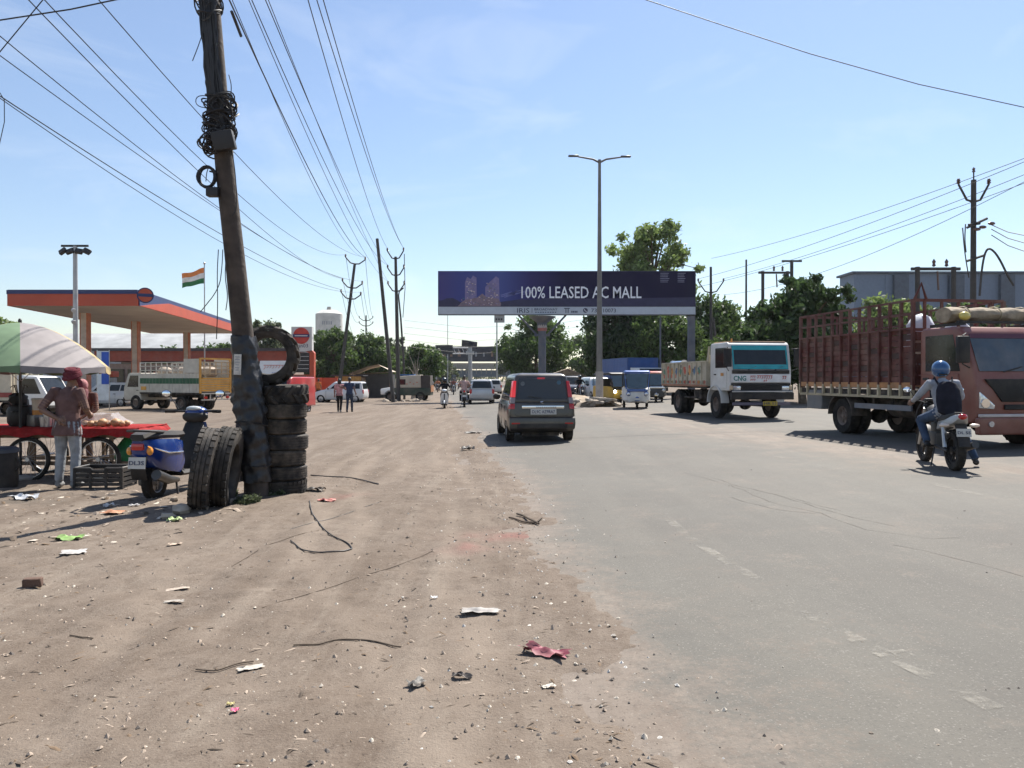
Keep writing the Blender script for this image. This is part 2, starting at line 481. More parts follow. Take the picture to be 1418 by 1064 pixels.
gx = axis(-440, 440, -6.5, 2.2, 0.06, 1.12); gy = axis(-60, 600, 2.4, 13, 0.055, 1.10)
tag(grid_mesh('ground', gx, gy, dirt_z, soil, {'red': redpatch, 'dark_blotch': darkpatch, 'track': trackmap}), kind='structure')

# carriageway: runs under the dirt on the left
ssx = np.concatenate([np.arange(-0.9, 3, 0.12), np.arange(3, 17.01, 0.5)])
ry = axis(-40, 400, 1.5, 40, 0.25, 1.08)
SS, RY_ = np.meshgrid(ssx, ry)
RXX = xe(RY_) + SS
RZZ = gz(RXX) + 0.002 + 0.012 * fbm(RXX * 0.5, RY_ * 0.25, 3, 2)
def road_dust(S_, X, Y):
    e = 1.0 - sm(S_, -0.6, 0.85 + 0.25 * np.sin(Y * 0.7))
    q = (X - np.interp(Y, *DUSTLINE)) / (0.85 + 0.03 * Y)
    b = 0.62 * np.exp(-q * q) * (Y < 45)
    r = 0.5 * sm(S_, 13, 17)
    far = 0.12 * sm(Y, 10, 60)
    return np.clip(e * 0.95 + b + r + far + 0.1, 0, 1)
v = np.stack([RXX, RY_, RZZ], -1).reshape(-1, 3); ii = np.arange(RXX.size).reshape(RXX.shape)
f = np.stack([ii[:-1, :-1], ii[:-1, 1:], ii[1:, 1:], ii[1:, :-1]], -1).reshape(-1, 4)
me = bpy.data.meshes.new('road'); me.from_pydata(v.tolist(), [], f.tolist()); me.materials.append(asphalt)
me.polygons.foreach_set('use_smooth', [True] * len(f)); me.update()
me.attributes.new('dust', 'FLOAT', 'POINT').data.foreach_set('value', road_dust(SS, RXX, RY_).reshape(-1).astype(np.float32))
road = tag(link('road', me), kind='structure')
def rz_at(x, y): return float(gz(x)) + 0.002 + float(0.012 * fbm(np.array(x * 0.5), np.array(y * 0.25), 3, 2))
def dz_at(x, y): return float(dirt_z(np.array([x]), np.array([y]))[0])

def ribbon(name, pts, wd, m, parent=None, lift=0.006, sub=6):
    """strip following the road surface"""
    b = MB(); P2 = []
    for i in range(len(pts) - 1):
        for k in range(sub):
            P2.append(Vector(pts[i][:2]).lerp(Vector(pts[i + 1][:2]), k / sub))
    P2.append(Vector(pts[-1][:2])); vsx, fs = [], []
    for i, p in enumerate(P2):
        t = (P2[min(i + 1, len(P2) - 1)] - P2[max(i - 1, 0)]).normalized(); nn = Vector((-t.y, t.x))
        ww = (wd(i / (len(P2) - 1)) if callable(wd) else wd) / 2
        for sg in (1, -1):
            q = p + nn * ww * sg; vsx.append((q.x, q.y, rz_at(q.x, q.y) + lift))
    for i in range(len(P2) - 1): fs.append((2 * i, 2 * i + 1, 2 * i + 3, 2 * i + 2))
    b.add(vsx, fs); return b.build(name, m, parent)
crackm = mat('crack_fill', (0.085, 0.077, 0.068), 0.95, dust=0.4)
def jag(pxs, amp):
    out = []
    for i in range(len(pxs) - 1):
        a, b_ = G(*pxs[i]), G(*pxs[i + 1]); k = max(2, int((b_ - a).length / 0.22))
        for j in range(k):
            p = a.lerp(b_, j / k); out.append((p.x + random.uniform(-amp, amp), p.y + random.uniform(-amp, amp)))
    out.append(tuple(G(*pxs[-1])[:2])); return out
for pxs, wd in (([(950, 655), (1010, 672), (1080, 700), (1140, 712), (1200, 735), (1290, 747), (1330, 746)], 0.010),
               ([(985, 662), (1040, 678), (1120, 697), (1165, 708)], 0.010), ([(1010, 690), (1070, 705), (1130, 712)], 0.014),
               ([(1240, 755), (1330, 775), (1418, 800)], 0.011), ([(1040, 678), (1090, 690), (1180, 718), (1240, 730)], 0.012),
               ):
    ph = random.random() * 6
    ribbon('crack', jag(pxs, 0.035), lambda t, w_=wd, h=ph: w_ * .7 * (0.35 + 0.65 * abs(math.sin(t * 19 + h))), crackm, road, 0.005, 2)
# worn paint: mostly scrubbed away
def worn_paint():
    m = bpy.data.materials.new('worn_road_paint'); m.use_nodes = True
    t = m.node_tree; n = t.nodes; l = t.links.new; b = n['Principled BSDF']
    b.inputs['Base Color'].default_value = (0.42, 0.385, 0.32, 1); b.inputs['Roughness'].default_value = 0.8
    tcn = n.new('ShaderNodeTexCoord'); q = n.new('ShaderNodeTexNoise'); q.inputs['Scale'].default_value = 5; q.inputs['Detail'].default_value = 9; q.inputs['Roughness'].default_value = 0.75
    l(tcn.outputs['Object'], q.inputs['Vector'])
    mr = n.new('ShaderNodeMapRange'); mr.inputs[1].default_value = 0.49; mr.inputs[2].default_value = 0.8; mr.inputs[4].default_value = 0.55
    l(q.outputs[0], mr.inputs[0]); l(mr.outputs[0], b.inputs['Alpha'])
    return m
wp = worn_paint()
for pxs, wd in (([(1075, 633), (1130, 645), (1190, 656)], 0.16), ([(925, 720), (960, 750), (1000, 775), (1050, 805)], 0.10), ([(1085, 830), (1150, 870), (1250, 920), (1380, 985)], 0.11),
               ([(1290, 670), (1330, 680), (1360, 686)], 0.12), ([(1230, 905), (1250, 915)], 0.2)):
    ribbon('lane_marking', [G(*p) for p in pxs], wd, wp, road, 0.0055, 8)

# ------------------------------------------------------------------ median of broken concrete and rubble
stonem = [mat('rubble_pale', (0.36, 0.31, 0.25), 0.95, var=0.3, bump=0.5, bs=14, dust=0.4), mat('rubble_dark', (0.20, 0.165, 0.13), 0.95, var=0.35, bump=0.5, bs=14, dust=0.4)]
MED = ([38, 60, 100, 200, 300], [4.5, 2.2, -2.3, -13, -24])
def med_c(y): return float(np.interp(y, *MED))
b = MB(); rings = []
for y in list(np.arange(38.6, 60, 0.7)) + list(np.arange(60, 300, 6)):
    c = med_c(y); z0 = rz_at(c, y) - 0.03; hh = 0.34 + 0.08 * math.sin(y * 1.7) + random.uniform(-.05, .05)
    wv = 0.95
    rings.append([Vector((c + dx * wv + random.uniform(-.05, .05), y, z0 + hh * dz)) for dx, dz in ((-1.1, 0), (-0.95, 0.7), (-0.6, 1.0), (0, 1.15), (0.6, 1.0), (0.95, 0.7), (1.1, 0))])
b.loft(rings, True, 0, False)
med = tag(b.build('median', mat('median_soil', (0.27, 0.21, 0.15), 0.95, var=0.3, sc=1.5, bump=0.5, bs=8)), kind='structure')
def rock(name, p, r, m, parent=None, flat=0.6):
    b = MB(); b.ell((0, 0, 0), (r * random.uniform(.8, 1.3), r * random.uniform(.8, 1.2), r * flat), 6, RZ(random.random() * 6), 0, 0.28)
    for i in range(len(b.sm)): b.sm[i] = False
    return b.build(name, m, parent, loc=p)
for i in range(46):
    y = 38.1 + (random.random() ** 1.5) * 8; c = med_c(y); dx = random.uniform(-1.25, 1.25)
    if y > 39.2: dx = random.choice((-1, 1)) * random.uniform(0.75, 1.25)
    r = random.uniform(0.12, 0.34)
    rock('stone', (c + dx, y, rz_at(c, y) + 0.12 + random.uniform(0, .2) * (abs(dx) < 1)), r, random.choice(stonem), med, random.uniform(.45, .75))
for i in range(5):
    y = 38.3 + i * .25; b = MB(); b.box((0, 0, 0), (random.uniform(.6, 1.1), .4, .14))
    o = b.build('concrete_slab', stonem[0], med, 0.02, 1, loc=(med_c(y) + random.uniform(-.8, .8), y, rz_at(4, y) + random.uniform(.2, .42)))
    o.rotation_euler = (random.uniform(-.35, .35), random.uniform(-.35, .35), random.uniform(0, 3))

# ================================================================== trees and plants
leafcols = {'mid': (0.082, 0.128, 0.036), 'light': (0.165, 0.225, 0.068), 'dark': (0.048, 0.080, 0.028), 'dusty': (0.105, 0.128, 0.066)}
def leafmat(k):
    nm = 'leaf_' + k
    if nm in _M: return _M[nm]
    m = mat(nm, leafcols[k], 0.55, var=0.25, sc=0.6, island=0.45, spec=0.35)
    t = m.node_tree; n = t.nodes; l = t.links.new; b = n['Principled BSDF']
    tr = n.new('ShaderNodeBsdfTranslucent'); src = b.inputs['Base Color'].links[0].from_socket
    l(src, tr.inputs[0]); ms = n.new('ShaderNodeMixShader'); ms.inputs[0].default_value = 0.42
    out = n['Material Output']; l(b.outputs[0], ms.inputs[1]); l(tr.outputs[0], ms.inputs[2]); l(ms.outputs[0], out.inputs['Surface'])
    return m
barkm = lambda: mat('bark', (0.13, 0.095, 0.065), 0.95, var=0.4, sc=6, bump=0.6, bs=18)
def leaves(name, centres, radii, n, size, m, parent, seed=0, dens=0.55):
    g = np.random.default_rng(seed)
    C = np.array(centres); Rr = np.array(radii)
    if Rr.ndim == 1: Rr = np.stack([Rr, Rr, Rr * 0.8], -1)
    wgt = Rr[:, 0] ** 2; k = g.choice(len(C), n, p=wgt / wgt.sum())
    d = g.normal(size=(n, 3)); d /= np.linalg.norm(d, axis=1)[:, None]
    rr = g.random(n) ** dens
    p = C[k] + d * rr[:, None] * Rr[k] * (1 + 0.18 * g.normal(size=(n, 1)))
    a = g.normal(size=(n, 3)); a[:, 2] *= 0.6; a += d * 0.7; a /= np.linalg.norm(a, axis=1)[:, None]
    h = g.normal(size=(n, 3)); u = np.cross(a, h); u /= np.linalg.norm(u, axis=1)[:, None]; v_ = np.cross(a, u)
    s = size * (0.6 + 0.8 * g.random((n, 1)))
    q = np.stack([p - u * s, p + v_ * s * 0.45 - u * s * .1, p + u * s, p - v_ * s * 0.45 - u * s * .1], 1).reshape(-1, 3)
    f = np.arange(4 * n).reshape(-1, 4)
    me = bpy.data.meshes.new(name)
    me.vertices.add(4 * n); me.vertices.foreach_set('co', q.ravel())
    me.loops.add(4 * n); me.loops.foreach_set('vertex_index', f.ravel())
    me.polygons.add(n); me.polygons.foreach_set('loop_start', np.arange(n) * 4); me.polygons.foreach_set('loop_total', np.full(n, 4))
    me.materials.append(m); me.update(calc_edges=True)
    return link(name, me, parent)
def tree(label, base, h, rx, kind='mid', crown0=0.3, n=6000, leaf=0.16, seed=1, clumps=26, lean=(0, 0), group=None, shape=1.0, name='tree', tr=None, cr=(.18, .38), dn=1.5):
    g = random.Random(seed); t = root(name, label, 'tree', base, 0, group)
    cz0, cz1 = h * crown0, h; cm = (cz0 + cz1) / 2; hz = (cz1 - cz0) / 2
    b = MB(); tr = tr or 0.028 * h
    top = Vector((lean[0], lean[1], cm + hz * .35))
    path = [Vector((0, 0, -0.1)), Vector((g.uniform(-.1, .1), g.uniform(-.1, .1), h * .15)), top * 0.5 + Vector((g.uniform(-.2, .2), 0, 0)), top]
    b.tube(path, [tr * 1.25, tr, tr * .75, tr * .3], 8)
    C, Rr = [], []
    for i in range(int(clumps * 1.4)):
        while True:
            q = Vector((g.uniform(-1, 1), g.uniform(-1, 1), g.uniform(-1, 1)))
            if 0.25 < q.length < 1: break
        q = q * (q.length ** -0.35)
        wz = 1 - 0.35 * max(0, q.z) * shape
        c = Vector((lean[0] + q.x * rx * .82 * wz, lean[1] + q.y * rx * .82 * wz, cm + q.z * hz * .84))
        C.append(tuple(c)); Rr.append(rx * g.uniform(*cr))
        if i % 3 == 0:
            a0 = path[2].lerp(top, g.random() * .8); mid = a0.lerp(c, .5) + Vector((0, 0, g.uniform(-.1, .25) * rx * .4))
            b.tube([a0, mid, c], [tr * .42, tr * .26, tr * .08], 5)
    for i in range(14):
        a = g.random() * 6.28; e_ = g.uniform(-.4, 1.25); k_ = g.uniform(.84, .99)
        C.append((lean[0] + math.cos(a) * math.cos(e_) * rx * k_, lean[1] + math.sin(a) * math.cos(e_) * rx * k_, cm + math.sin(e_) * hz * k_)); Rr.append(rx * g.uniform(.08, .15)); b.tube([top.lerp(path[2], .4), Vector(C[-1]) * .5 + top * .5, Vector(C[-1])], [tr * .2, tr * .12, tr * .05], 4)
    b.build('trunk', barkm(), t)
    leaves('crown', C, Rr, int(n * dn), leaf * 1.15, leafmat(kind), t, seed)
    return t
TR = 'trees along the road'
tree('tall pale green tree rising above the right end of the billboard', gp(903, 74), 17.4, 4.7, 'light', 0.25, 17000, 0.19, 3, 52, (0, 0), TR, cr=(.12, .27), dn=1.0)
tree('dark broad tree below the billboard left of its right post', gp(862, 70), 8.9, 4.4, 'dark', 0.16, 9000, 0.19, 4, 30, (0, 0), TR)
tree('dense mid green tree behind the billboard right post', gp(975, 72), 9.3, 4.0, 'mid', 0.10, 9000, 0.19, 5, 30, (0, 0), TR)
tree('leafy green tree filling the gap under the billboard right half', gp(918, 66), 7.6, 3.9, 'mid', 0.12, 8000, 0.18, 6, 26, (0, 0), TR)
tree('rounded green tree behind the central billboard post', gp(742, 98), 9.6, 5.0, 'mid', 0.06, 12000, 0.22, 7, 34, (0, 0), TR)
tree('dark leafy tree with sprigs on top behind the two trucks', gp(1112, 40), 6.9, 2.75, 'dark', 0.12, 15000, 0.15, 8, 44, (0.2, 0), TR, cr=(.16, .34), dn=1.4)
tree('dark rounded tree between the white truck cab and the taller dark tree', gp(1068, 43), 5.9, 2.5, 'dark', 0.1, 9000, 0.15, 31, 30, (0, 0), TR)
tree('low bushy tree left of the dark tree behind the white truck', gp(1030, 46), 5.0, 2.4, 'mid', 0.08, 7000, 0.15, 9, 24, (0, 0), TR)
tree('pale green tree in front of the blue grey shed', gp(1238, 56), 7.8, 3.0, 'light', 0.2, 8000, 0.17, 10, 24, (0, 0), TR)
tree('bushy green tree behind the tarpaulin roll before the shed', gp(1335, 52), 6.6, 2.6, 'mid', 0.15, 6500, 0.17, 33, 22, (0, 0), TR)
tree('low dusty tree at the right end of the blue grey shed', gp(1385, 62), 7.3, 2.6, 'dusty', 0.2, 5000, 0.18, 12, 20, (0, 0), TR)
tree('small pale tree between the shed and the red truck roof', gp(1305, 66), 7.2, 2.4, 'dusty', 0.2, 4500, 0.18, 13, 18, (0, 0), TR)
tree('broad green tree in front of the water tower', gp(462, 92), 8.0, 4.1, 'mid', 0.06, 10000, 0.2, 14, 28, (0, 0), TR)
tree('dusty green tree behind the leaning pole with three crossarms', gp(512, 96), 7.3, 3.9, 'mid', 0.06, 8000, 0.2, 15, 26, (0, 0), TR)
tree('feathery pale tree behind the upright tractor tyre', gp(368, 88), 8.6, 3.2, 'dusty', 0.3, 5200, 0.18, 16, 22, (0, 0), TR)
tree('small bushy tree left of the billboard behind the pole cluster', gp(588, 104), 6.6, 3.4, 'mid', 0.08, 6500, 0.2, 17, 22, (0, 0), TR)
tree('dark tree between the crossarm pole and the bare pole', gp(545, 112), 8.0, 3.6, 'dusty', 0.06, 6500, 0.22, 18, 22, (0, 0), TR)
tree('green tree under the far edge of the canopy', gp(300, 96), 6.5, 4.2, 'mid', 0.1, 7000, 0.2, 19, 24, (0, 0), TR)
tree('low tree seen between the canopy columns', gp(236, 100), 5.6, 3.2, 'mid', 0.1, 4500, 0.2, 20, 18, (0, 0), TR)
tree('light green tree at the left edge above the parasol', gp(2, 60), 6.6, 2.3, 'light', 0.25, 5500, 0.16, 21, 20, (0, 0), TR)
tree('distant hazy tree between round tree and lamp post', gp(815, 130), 9.3, 4.2, 'mid', 0.05, 6000, 0.25, 22, 20, (0, 0), TR)
tree('distant tree right of the footbridge end', gp(715, 150), 7.5, 4.0, 'dusty', 0.05, 4000, 0.26, 23, 18, (0, 0), TR)
tree('dark ragged tree just right of the lamp post', gp(836, 82), 8.2, 2.2, 'dark', 0.1, 6000, 0.19, 24, 20, (0, 0), TR)
tree('distant low tree behind the leaning poles', gp(610, 160), 5.5, 4.0, 'dusty', 0.05, 4000, 0.26, 25, 18, (0, 0), TR)
# far belt of trees that reads as one mass
C, Rr = [], []
for i in range(150):
    x = -190 + i * 2.55 + random.uniform(-1, 1); hh = random.uniform(1.8, 4.2)
    C.append((x, 245 + random.uniform(-8, 8), hh * .8)); Rr.append((2.8, 2.5, hh))
o = leaves('tree_belt', C, Rr, 26000, 0.42, leafmat('dusty'), None, 77)
tag(o, 'far low belt of dusty trees along the horizon', 'trees', kind='stuff')
# sprigs on top of the dark tree
# dead trunk by the pole cluster
t = root('bare_tree', 'leafless pale forked tree trunk beside the pole cluster', 'tree', G(572, 553))
b = MB(); b.tube([(0, 0, -.05), (.12, 0, 1.0), (.3, .05, 2.2)], [.2, .15, .1], 8); b.build('trunk', mat('bare_bark', (0.32, 0.28, 0.23), 0.95, var=0.3, bump=0.5), t)
b = MB()
for i in range(11):
    a = Vector((.12 + i * .018, 0, 1.0 + i * .12)); e = a + Vector((random.uniform(-.7, .6), random.uniform(-.3, .3), random.uniform(.8, 1.9)))
    b.tube([a, a.lerp(e, .5) + Vector((random.uniform(-.1, .1), 0, .1)), e], [.04, .025, .008], 5)
b.build('branch', mat('bare_bark'), t)

def weed(label, p, r, n, kind='dusty', name='weed'):
    t = root(name, label, 'weed', p, 0)
    b = MB(); C = []
    for i in range(14):
        a = random.random() * 6.28; q = Vector((math.cos(a) * r * random.random(), math.sin(a) * r * random.random(), r * random.uniform(.2, .7)))
        b.tube([(q.x * .3, q.y * .3, -.02), q], [.006, .003], 4); C.append(tuple(q))
    b.build('stem', mat('stem', (0.14, 0.15, 0.06), 0.8), t)
    leaves('foliage', C, [r * .45] * len(C), n, 0.018, leafmat(kind), t, int(r * 1000))
# ================================================================== distant structures
# footbridge / flyover with hoardings
br = root('footbridge', 'grey bridge spanning the road far away with dark hoardings', 'bridge', (0, 0, 0))
YB = 168
def bandm(b, x0, x1, y0, y1, Y, th): 
    a, c = P(x0, y1, Y), P(x1, y0, Y); b.box(((a.x + c.x) / 2, Y + th / 2, (a.z + c.z) / 2), (c.x - a.x, th, c.z - a.z))
b = MB(); bandm(b, 480, 760, 503, 511, YB, 5); b.build('deck', mat('pale_concrete', (0.42, 0.39, 0.34), 0.9), br)
b = MB(); bandm(b, 480, 760, 513, 522, YB + 1, 3); b.build('shade_band', mat('deck_shade_tone', (0.24, 0.27, 0.31), 0.7), br)  # blue-grey shade under the deck, put in as a coloured band
b = MB()
for x in range(484, 760, 7): bandm(b, x, x + 1.2, 505, 518, YB - .4, .3)
b.build('railing', mat('pale_concrete'), br)
for x in (540, 627, 705):
    b = MB(); p = P(x, 524, YB); b.box((p.x, YB + 2, 1.3), (1.2, 1.5, 4.2)); b.build('pier', concrete(), br)
hdm = mat('hoarding_dark', (0.035, 0.033, 0.04), 0.6)
for x0, x1 in ((484, 520), (522, 562), (564, 604), (606, 650), (652, 694), (696, 726)):
    b = MB(); bandm(b, x0, x1, 480, 501, YB - 1, .3); h = b.build('hoarding', hdm, br)
    for k in range(3):
        b = MB(); xx = x0 + 6 + k * 11; bandm(b, xx, xx + random.uniform(2, 5), 486 + random.uniform(0, 3), 494, YB - 1.1, .05)
        b.build('print', random.choice([mat('print_grey', (0.3, 0.3, 0.3)), mat('print_brown', (0.22, 0.13, 0.08))]), h)
gn = root('sign_gantry', 'steel gantry with a black sign panel over the far road', 'gantry', (0, 0, 0))
b = MB()
for x in (604, 650): p = gp(x, 140); b.tube([p, P(x, 478, 140)], .18, 6)
for y in (482, 490): b.tube([P(604, y, 140), P(652, y, 140)], .12, 6)
for i in range(8): b.tube([P(604 + i * 6, 482, 140), P(607 + i * 6, 490, 140)], .06, 4)
b.build('frame', mat('galvanised', (0.4, 0.4, 0.4), 0.5, 0.5), gn)
b = MB(); bandm(b, 604, 627, 478, 491, 139.6, .2); b.build('sign_panel', mat('sign_black', (0.02, 0.02, 0.022), 0.5), gn)
sp = root('solar_lamp_post', 'grey post with tilted solar panel before the footbridge', 'lamp post', gp(651, 112))
b = MB(); b.tube([(0, 0, -.1), (0, 0, 6.2)], [.33, .28], 10); b.build('post', mat('galvanised'), sp)
b = MB(); b.box((0, 0, 0), (2.3, 1.5, .08)); o = b.build('solar_panel', mat('solar_cell', (0.03, 0.04, 0.07), 0.2), sp, loc=(-.1, 0, 6.7)); o.rotation_euler = (R(-35), R(8), 0)
b = MB(); b.box((0, -.3, 5.4), (1.2, .3, .5)); b.build('battery_box', mat('galvanised'), sp)
for (px, y0, Y, lab, sg) in ((688, 436, 88, 'tall pole with a small grey sign box left of the billboard post', 1), (620, 432, 150, 'thin distant mast rising above the footbridge', 0), (852, 470, 150, 'thin distant mast beside dark tree right of lamp post', 0), (1033, 360, 60, 'bare thin pole above the low bushy tree', 0)):
    o = root('mast', lab, 'pole', gp(px, Y)); h = P(px, y0, Y).z - o.location.z
    b = MB(); b.tube([(0, 0, -.1), (0, 0, h)], [.11, .07] if sg or px > 1000 else [.09, .06], 7); b.build('shaft', mat('galvanised') if px < 1000 else mat('pole_dark', (0.06, 0.055, 0.05), 0.8), o)
    if sg:
        b = MB(); b.box((.3, 0, h - .45), (1.2, .25, .95)); s_ = b.build('sign_box', mat('grey_sign', (0.32, 0.32, 0.3), 0.6), o)
        b = MB()
        for k in range(3): b.box((-.05 + k * .3, -.14, h - .55), (.2, .02, .22))
        b.build('print', hdm, s_)
# water tower
wt = root('water_tower', 'white cylindrical water tower with domed top above the trees', 'tower', gp(456, 205))
p = P(456, 425, 205); zt = p.z - wt.location.z; rw = 3.6
b = MB(); M0 = T(0, 0, 0)
b.lathe([(0.01, zt - .9), (rw * .55, zt - 1.0), (rw, zt - 2.0), (rw, zt - 9.5), (rw * .5, zt - 11), (0.01, zt - 11)], 28, None, 0, True, False)
tk = b.build('tank', mat('tower_white', (0.55, 0.54, 0.5), 0.85, var=0.14, sc=.6), wt)
b = MB(); b.lathe([(0.01, zt), (.55, zt - .05), (.6, zt - .5), (.8, zt - .95), (.01, zt - .95)], 12, None, 0, True, False); b.build('cap', mat('pale_concrete'), wt)
b = MB()
for k in range(6): a = k * math.pi / 3; b.tube([(2.6 * math.cos(a), 2.6 * math.sin(a), 0), (2.6 * math.cos(a), 2.6 * math.sin(a), zt - 10)], .3, 8)
b.build('column', mat('pale_concrete'), wt)
b = MB()
for k in range(5): a = R(-90 - 14 + k * 9); b.box((math.cos(a) * rw * 1.005, math.sin(a) * rw * 1.005, zt - 4.6), (.08, .25 if k % 2 else .34, .95), a)
b.build('faded_lettering', mat('faded_ink', (0.3, 0.31, 0.33), 0.9), tk)
# big shed on the right
sh = root('shed', 'long blue grey industrial shed behind the right hand trees', 'building', (0, 0, 0))
a, c = P(1182, 379, 92), P(1700, 380, 92)
for k in range(12):
    x0 = a.x + (c.x - a.x) * k / 12; x1 = a.x + (c.x - a.x) * (k + 1) / 12
    b = MB(); b.box(((x0 + x1) / 2, 94, a.z / 2), (x1 - x0 - .05, 4, a.z)); b.build('wall_panel', mat('shed_sheet', (0.15, 0.195, 0.265), 0.6, var=0.06), sh)
b = MB(); b.box(((a.x + c.x) / 2, 94, a.z + .1), (c.x - a.x + .6, 4.6, .25)); b.build('roof_edge', mat('shed_trim', (0.08, 0.10, 0.13), 0.6), sh)
for px in (1248, 1325, 1395):
    p = P(px, 400, 91.5); b = MB(); b.box((p.x, 91.7, a.z / 2), (1.7, .5, a.z - .4)); b.build('pilaster', mat('shed_trim'), sh)
# left far warehouse with pale roof
wh = root('warehouse', 'low warehouse with pale sloping roof seen beyond the canopy', 'building', (0, 0, 0))
a, c = P(60, 466, 118), P(345, 458, 118)
b = MB(); b.box(((a.x + c.x) / 2, 125, 3.1), (c.x - a.x, 14, 6.2)); b.build('wall', mat('pale_wall', (0.36, 0.38, 0.4), 0.9), wh)
b = MB(); b.prism([(117, 6.2), (133, 6.2), (125, 8.9)], a.x - .6, c.x + .6, 0, 'x'); b.build('roof', mat('pale_roof', (0.27, 0.275, 0.275), 0.7, var=0.2, sc=.5), wh)
for k in range(9):
    b = MB(); b.box((a.x + 2.5 + k * 3.5, 117.9, 4.2), (1.6, .2, 1.3)); b.build('window', glassd(), wh)
# shack roof behind the car
sk = root('roadside_shack', 'small shack with brown thatched roof beyond the grey car', 'shack', gp(785, 70))
b = MB(); b.box((0, 1.2, .7), (3.8, 2.2, 1.5)); b.build('wall', mat('shack_wall', (0.12, 0.09, 0.07), 0.9), sk)
b = MB(); b.prism([(-2.5, 1.35), (2.5, 1.25), (1.6, 1.75), (0.1, 2.35), (-1.4, 1.85)], -.3, 2.8); b.build('roof', mat('thatch', (0.25, 0.19, 0.13), 0.95, var=0.4, sc=5, bump=.6), sk, .04, 1)

# ================================================================== billboard and lamp post
def textfit(name, body, m, parent, c, wd, ht, face=(0, -1, 0), bold=0.0, ext=0.004):
    me = text_mesh(body, 1.0, ext, 1.0, 'CENTER', bold)
    co = np.empty(len(me.vertices) * 3); me.vertices.foreach_get('co', co); co = co.reshape(-1, 3)
    lo, hi = co.min(0), co.max(0)
    co[:, 0] = (co[:, 0] - (lo[0] + hi[0]) / 2) * wd / (hi[0] - lo[0]); co[:, 1] = (co[:, 1] - (lo[1] + hi[1]) / 2) * ht / (hi[1] - lo[1])
    f = Vector(face).normalized(); u = Vector((0, 0, 1)); u = (u - f * u.dot(f)).normalized(); x = u.cross(f)
    Mx = np.array(Matrix((x, u, f)).transposed()); co = co @ Mx.T + np.array(c)
    me.vertices.foreach_set('co', co.ravel()); me.materials.append(m); me.update()
    return link(name, me, parent)
YBB = 54.0
bb = root('billboard', 'long dark blue billboard across the road reading 100% LEASED AC MALL', 'billboard', (0, 0, 0))
def bbp(px, py, off=0): q = P(px, py, YBB); return (q.x, YBB - off, q.z)
def bbr(b, x0, x1, y0, y1, off, th=0.02, mi=0):
    a, c = bbp(x0, y1), bbp(x1, y0); b.box(((a[0] + c[0]) / 2, YBB - off - th / 2, (a[2] + c[2]) / 2), (c[0] - a[0], th, c[2] - a[2]), 0, mi)
b = MB(); bbr(b, 606.5, 963.5, 375.5, 436.3, -.55, .5); b.build('frame', mat('bb_frame', (0.10, 0.11, 0.13), 0.6), bb)
# printed face: the artwork's own blue fades to black towards the right
m = bpy.data.materials.new('billboard_print'); m.use_nodes = True
t_ = m.node_tree; n_ = t_.nodes; bs = n_['Principled BSDF']; bs.inputs['Roughness'].default_value = 0.6; bs.inputs['Specular IOR Level'].default_value = 0.15
tcn = n_.new('ShaderNodeTexCoord'); sx = n_.new('ShaderNodeSeparateXYZ'); t_.links.new(tcn.outputs['Object'], sx.inputs[0])
mr = n_.new('ShaderNodeMapRange'); mr.inputs[1].default_value = bbp(607, 0)[0]; mr.inputs[2].default_value = bbp(963, 0)[0]; t_.links.new(sx.outputs[0], mr.inputs[0])
cr = n_.new('ShaderNodeValToRGB'); e = cr.color_ramp.elements
e[0].position = 0; e[0].color = (0.075, 0.066, 0.20, 1); e[1].position = 1; e[1].color = (0.017, 0.014, 0.04, 1)
for pz, cc in ((0.08, (0.065, 0.075, 0.24)), (0.24, (0.075, 0.095, 0.28)), (0.36, (0.042, 0.037, 0.13)), (0.5, (0.02, 0.017, 0.05))):
    q = e.new(pz); q.color = (*cc, 1)
t_.links.new(mr.outputs[0], cr.inputs[0])
nzn = n_.new('ShaderNodeTexNoise'); nzn.inputs['Scale'].default_value = 0.8; nzn.inputs['Detail'].default_value = 4; t_.links.new(tcn.outputs['Object'], nzn.inputs['Vector'])
mm = n_.new('ShaderNodeMixRGB'); mm.blend_type = 'MULTIPLY'; mm.inputs[0].default_value = 0.5; t_.links.new(cr.outputs[0], mm.inputs[1]); t_.links.new(nzn.outputs[0], mm.inputs[2])
t_.links.new(cr.outputs[0], bs.inputs['Base Color'])
b = MB(); bbr(b, 607.3, 962.7, 376.3, 425, 0); face = b.build('printed_face', m, bb)
b = MB(); bbr(b, 607.3, 962.7, 425.2, 435.6, 0); low = b.build('grey_footer', mat('bb_footer', (0.45, 0.50, 0.56), 0.6, var=.05), bb)
ink = mat('bb_ink', (0.05, 0.055, 0.10), 0.6); lite = mat('bb_letter', (0.80, 0.82, 0.88), 0.6, var=.03)
textfit('headline', '100% LEASED AC MALL', lite, face, bbp(805, 405.3, .035), 166 * YBB / FPX, 16.5 * YBB / FPX, bold=0.008)
textfit('lettering', 'IRIS', ink, low, bbp(724.5, 430.3, .035), 17 * YBB / FPX, 6.6 * YBB / FPX)
b = MB(); bbr(b, 736.3, 737.0, 427, 433.6, .024, .01); b.build('divider', ink, low)
textfit('lettering', 'BROADWAY', ink, low, bbp(756, 428.7, .035), 32 * YBB / FPX, 3.2 * YBB / FPX, bold=0.01)
b = MB()
for k in range(9): bbr(b, 741 + k * 3.4, 743 + k * 3.4, 432.2, 433.3, .024, .01)
tag(b.build('small_print', ink, low), kind='stuff')
b = MB(); bbr(b, 781, 789, 426.9, 428, .024, .01); bbr(b, 783, 784.2, 428, 433.8, .024, .01); bbr(b, 786, 787.2, 428, 433.8, .024, .01); b.build('emblem', ink, low)
b = MB()
for k in range(4): bbr(b, 791 + k * 2.3, 792.7 + k * 2.3, 430.8, 433.4, .024, .01)
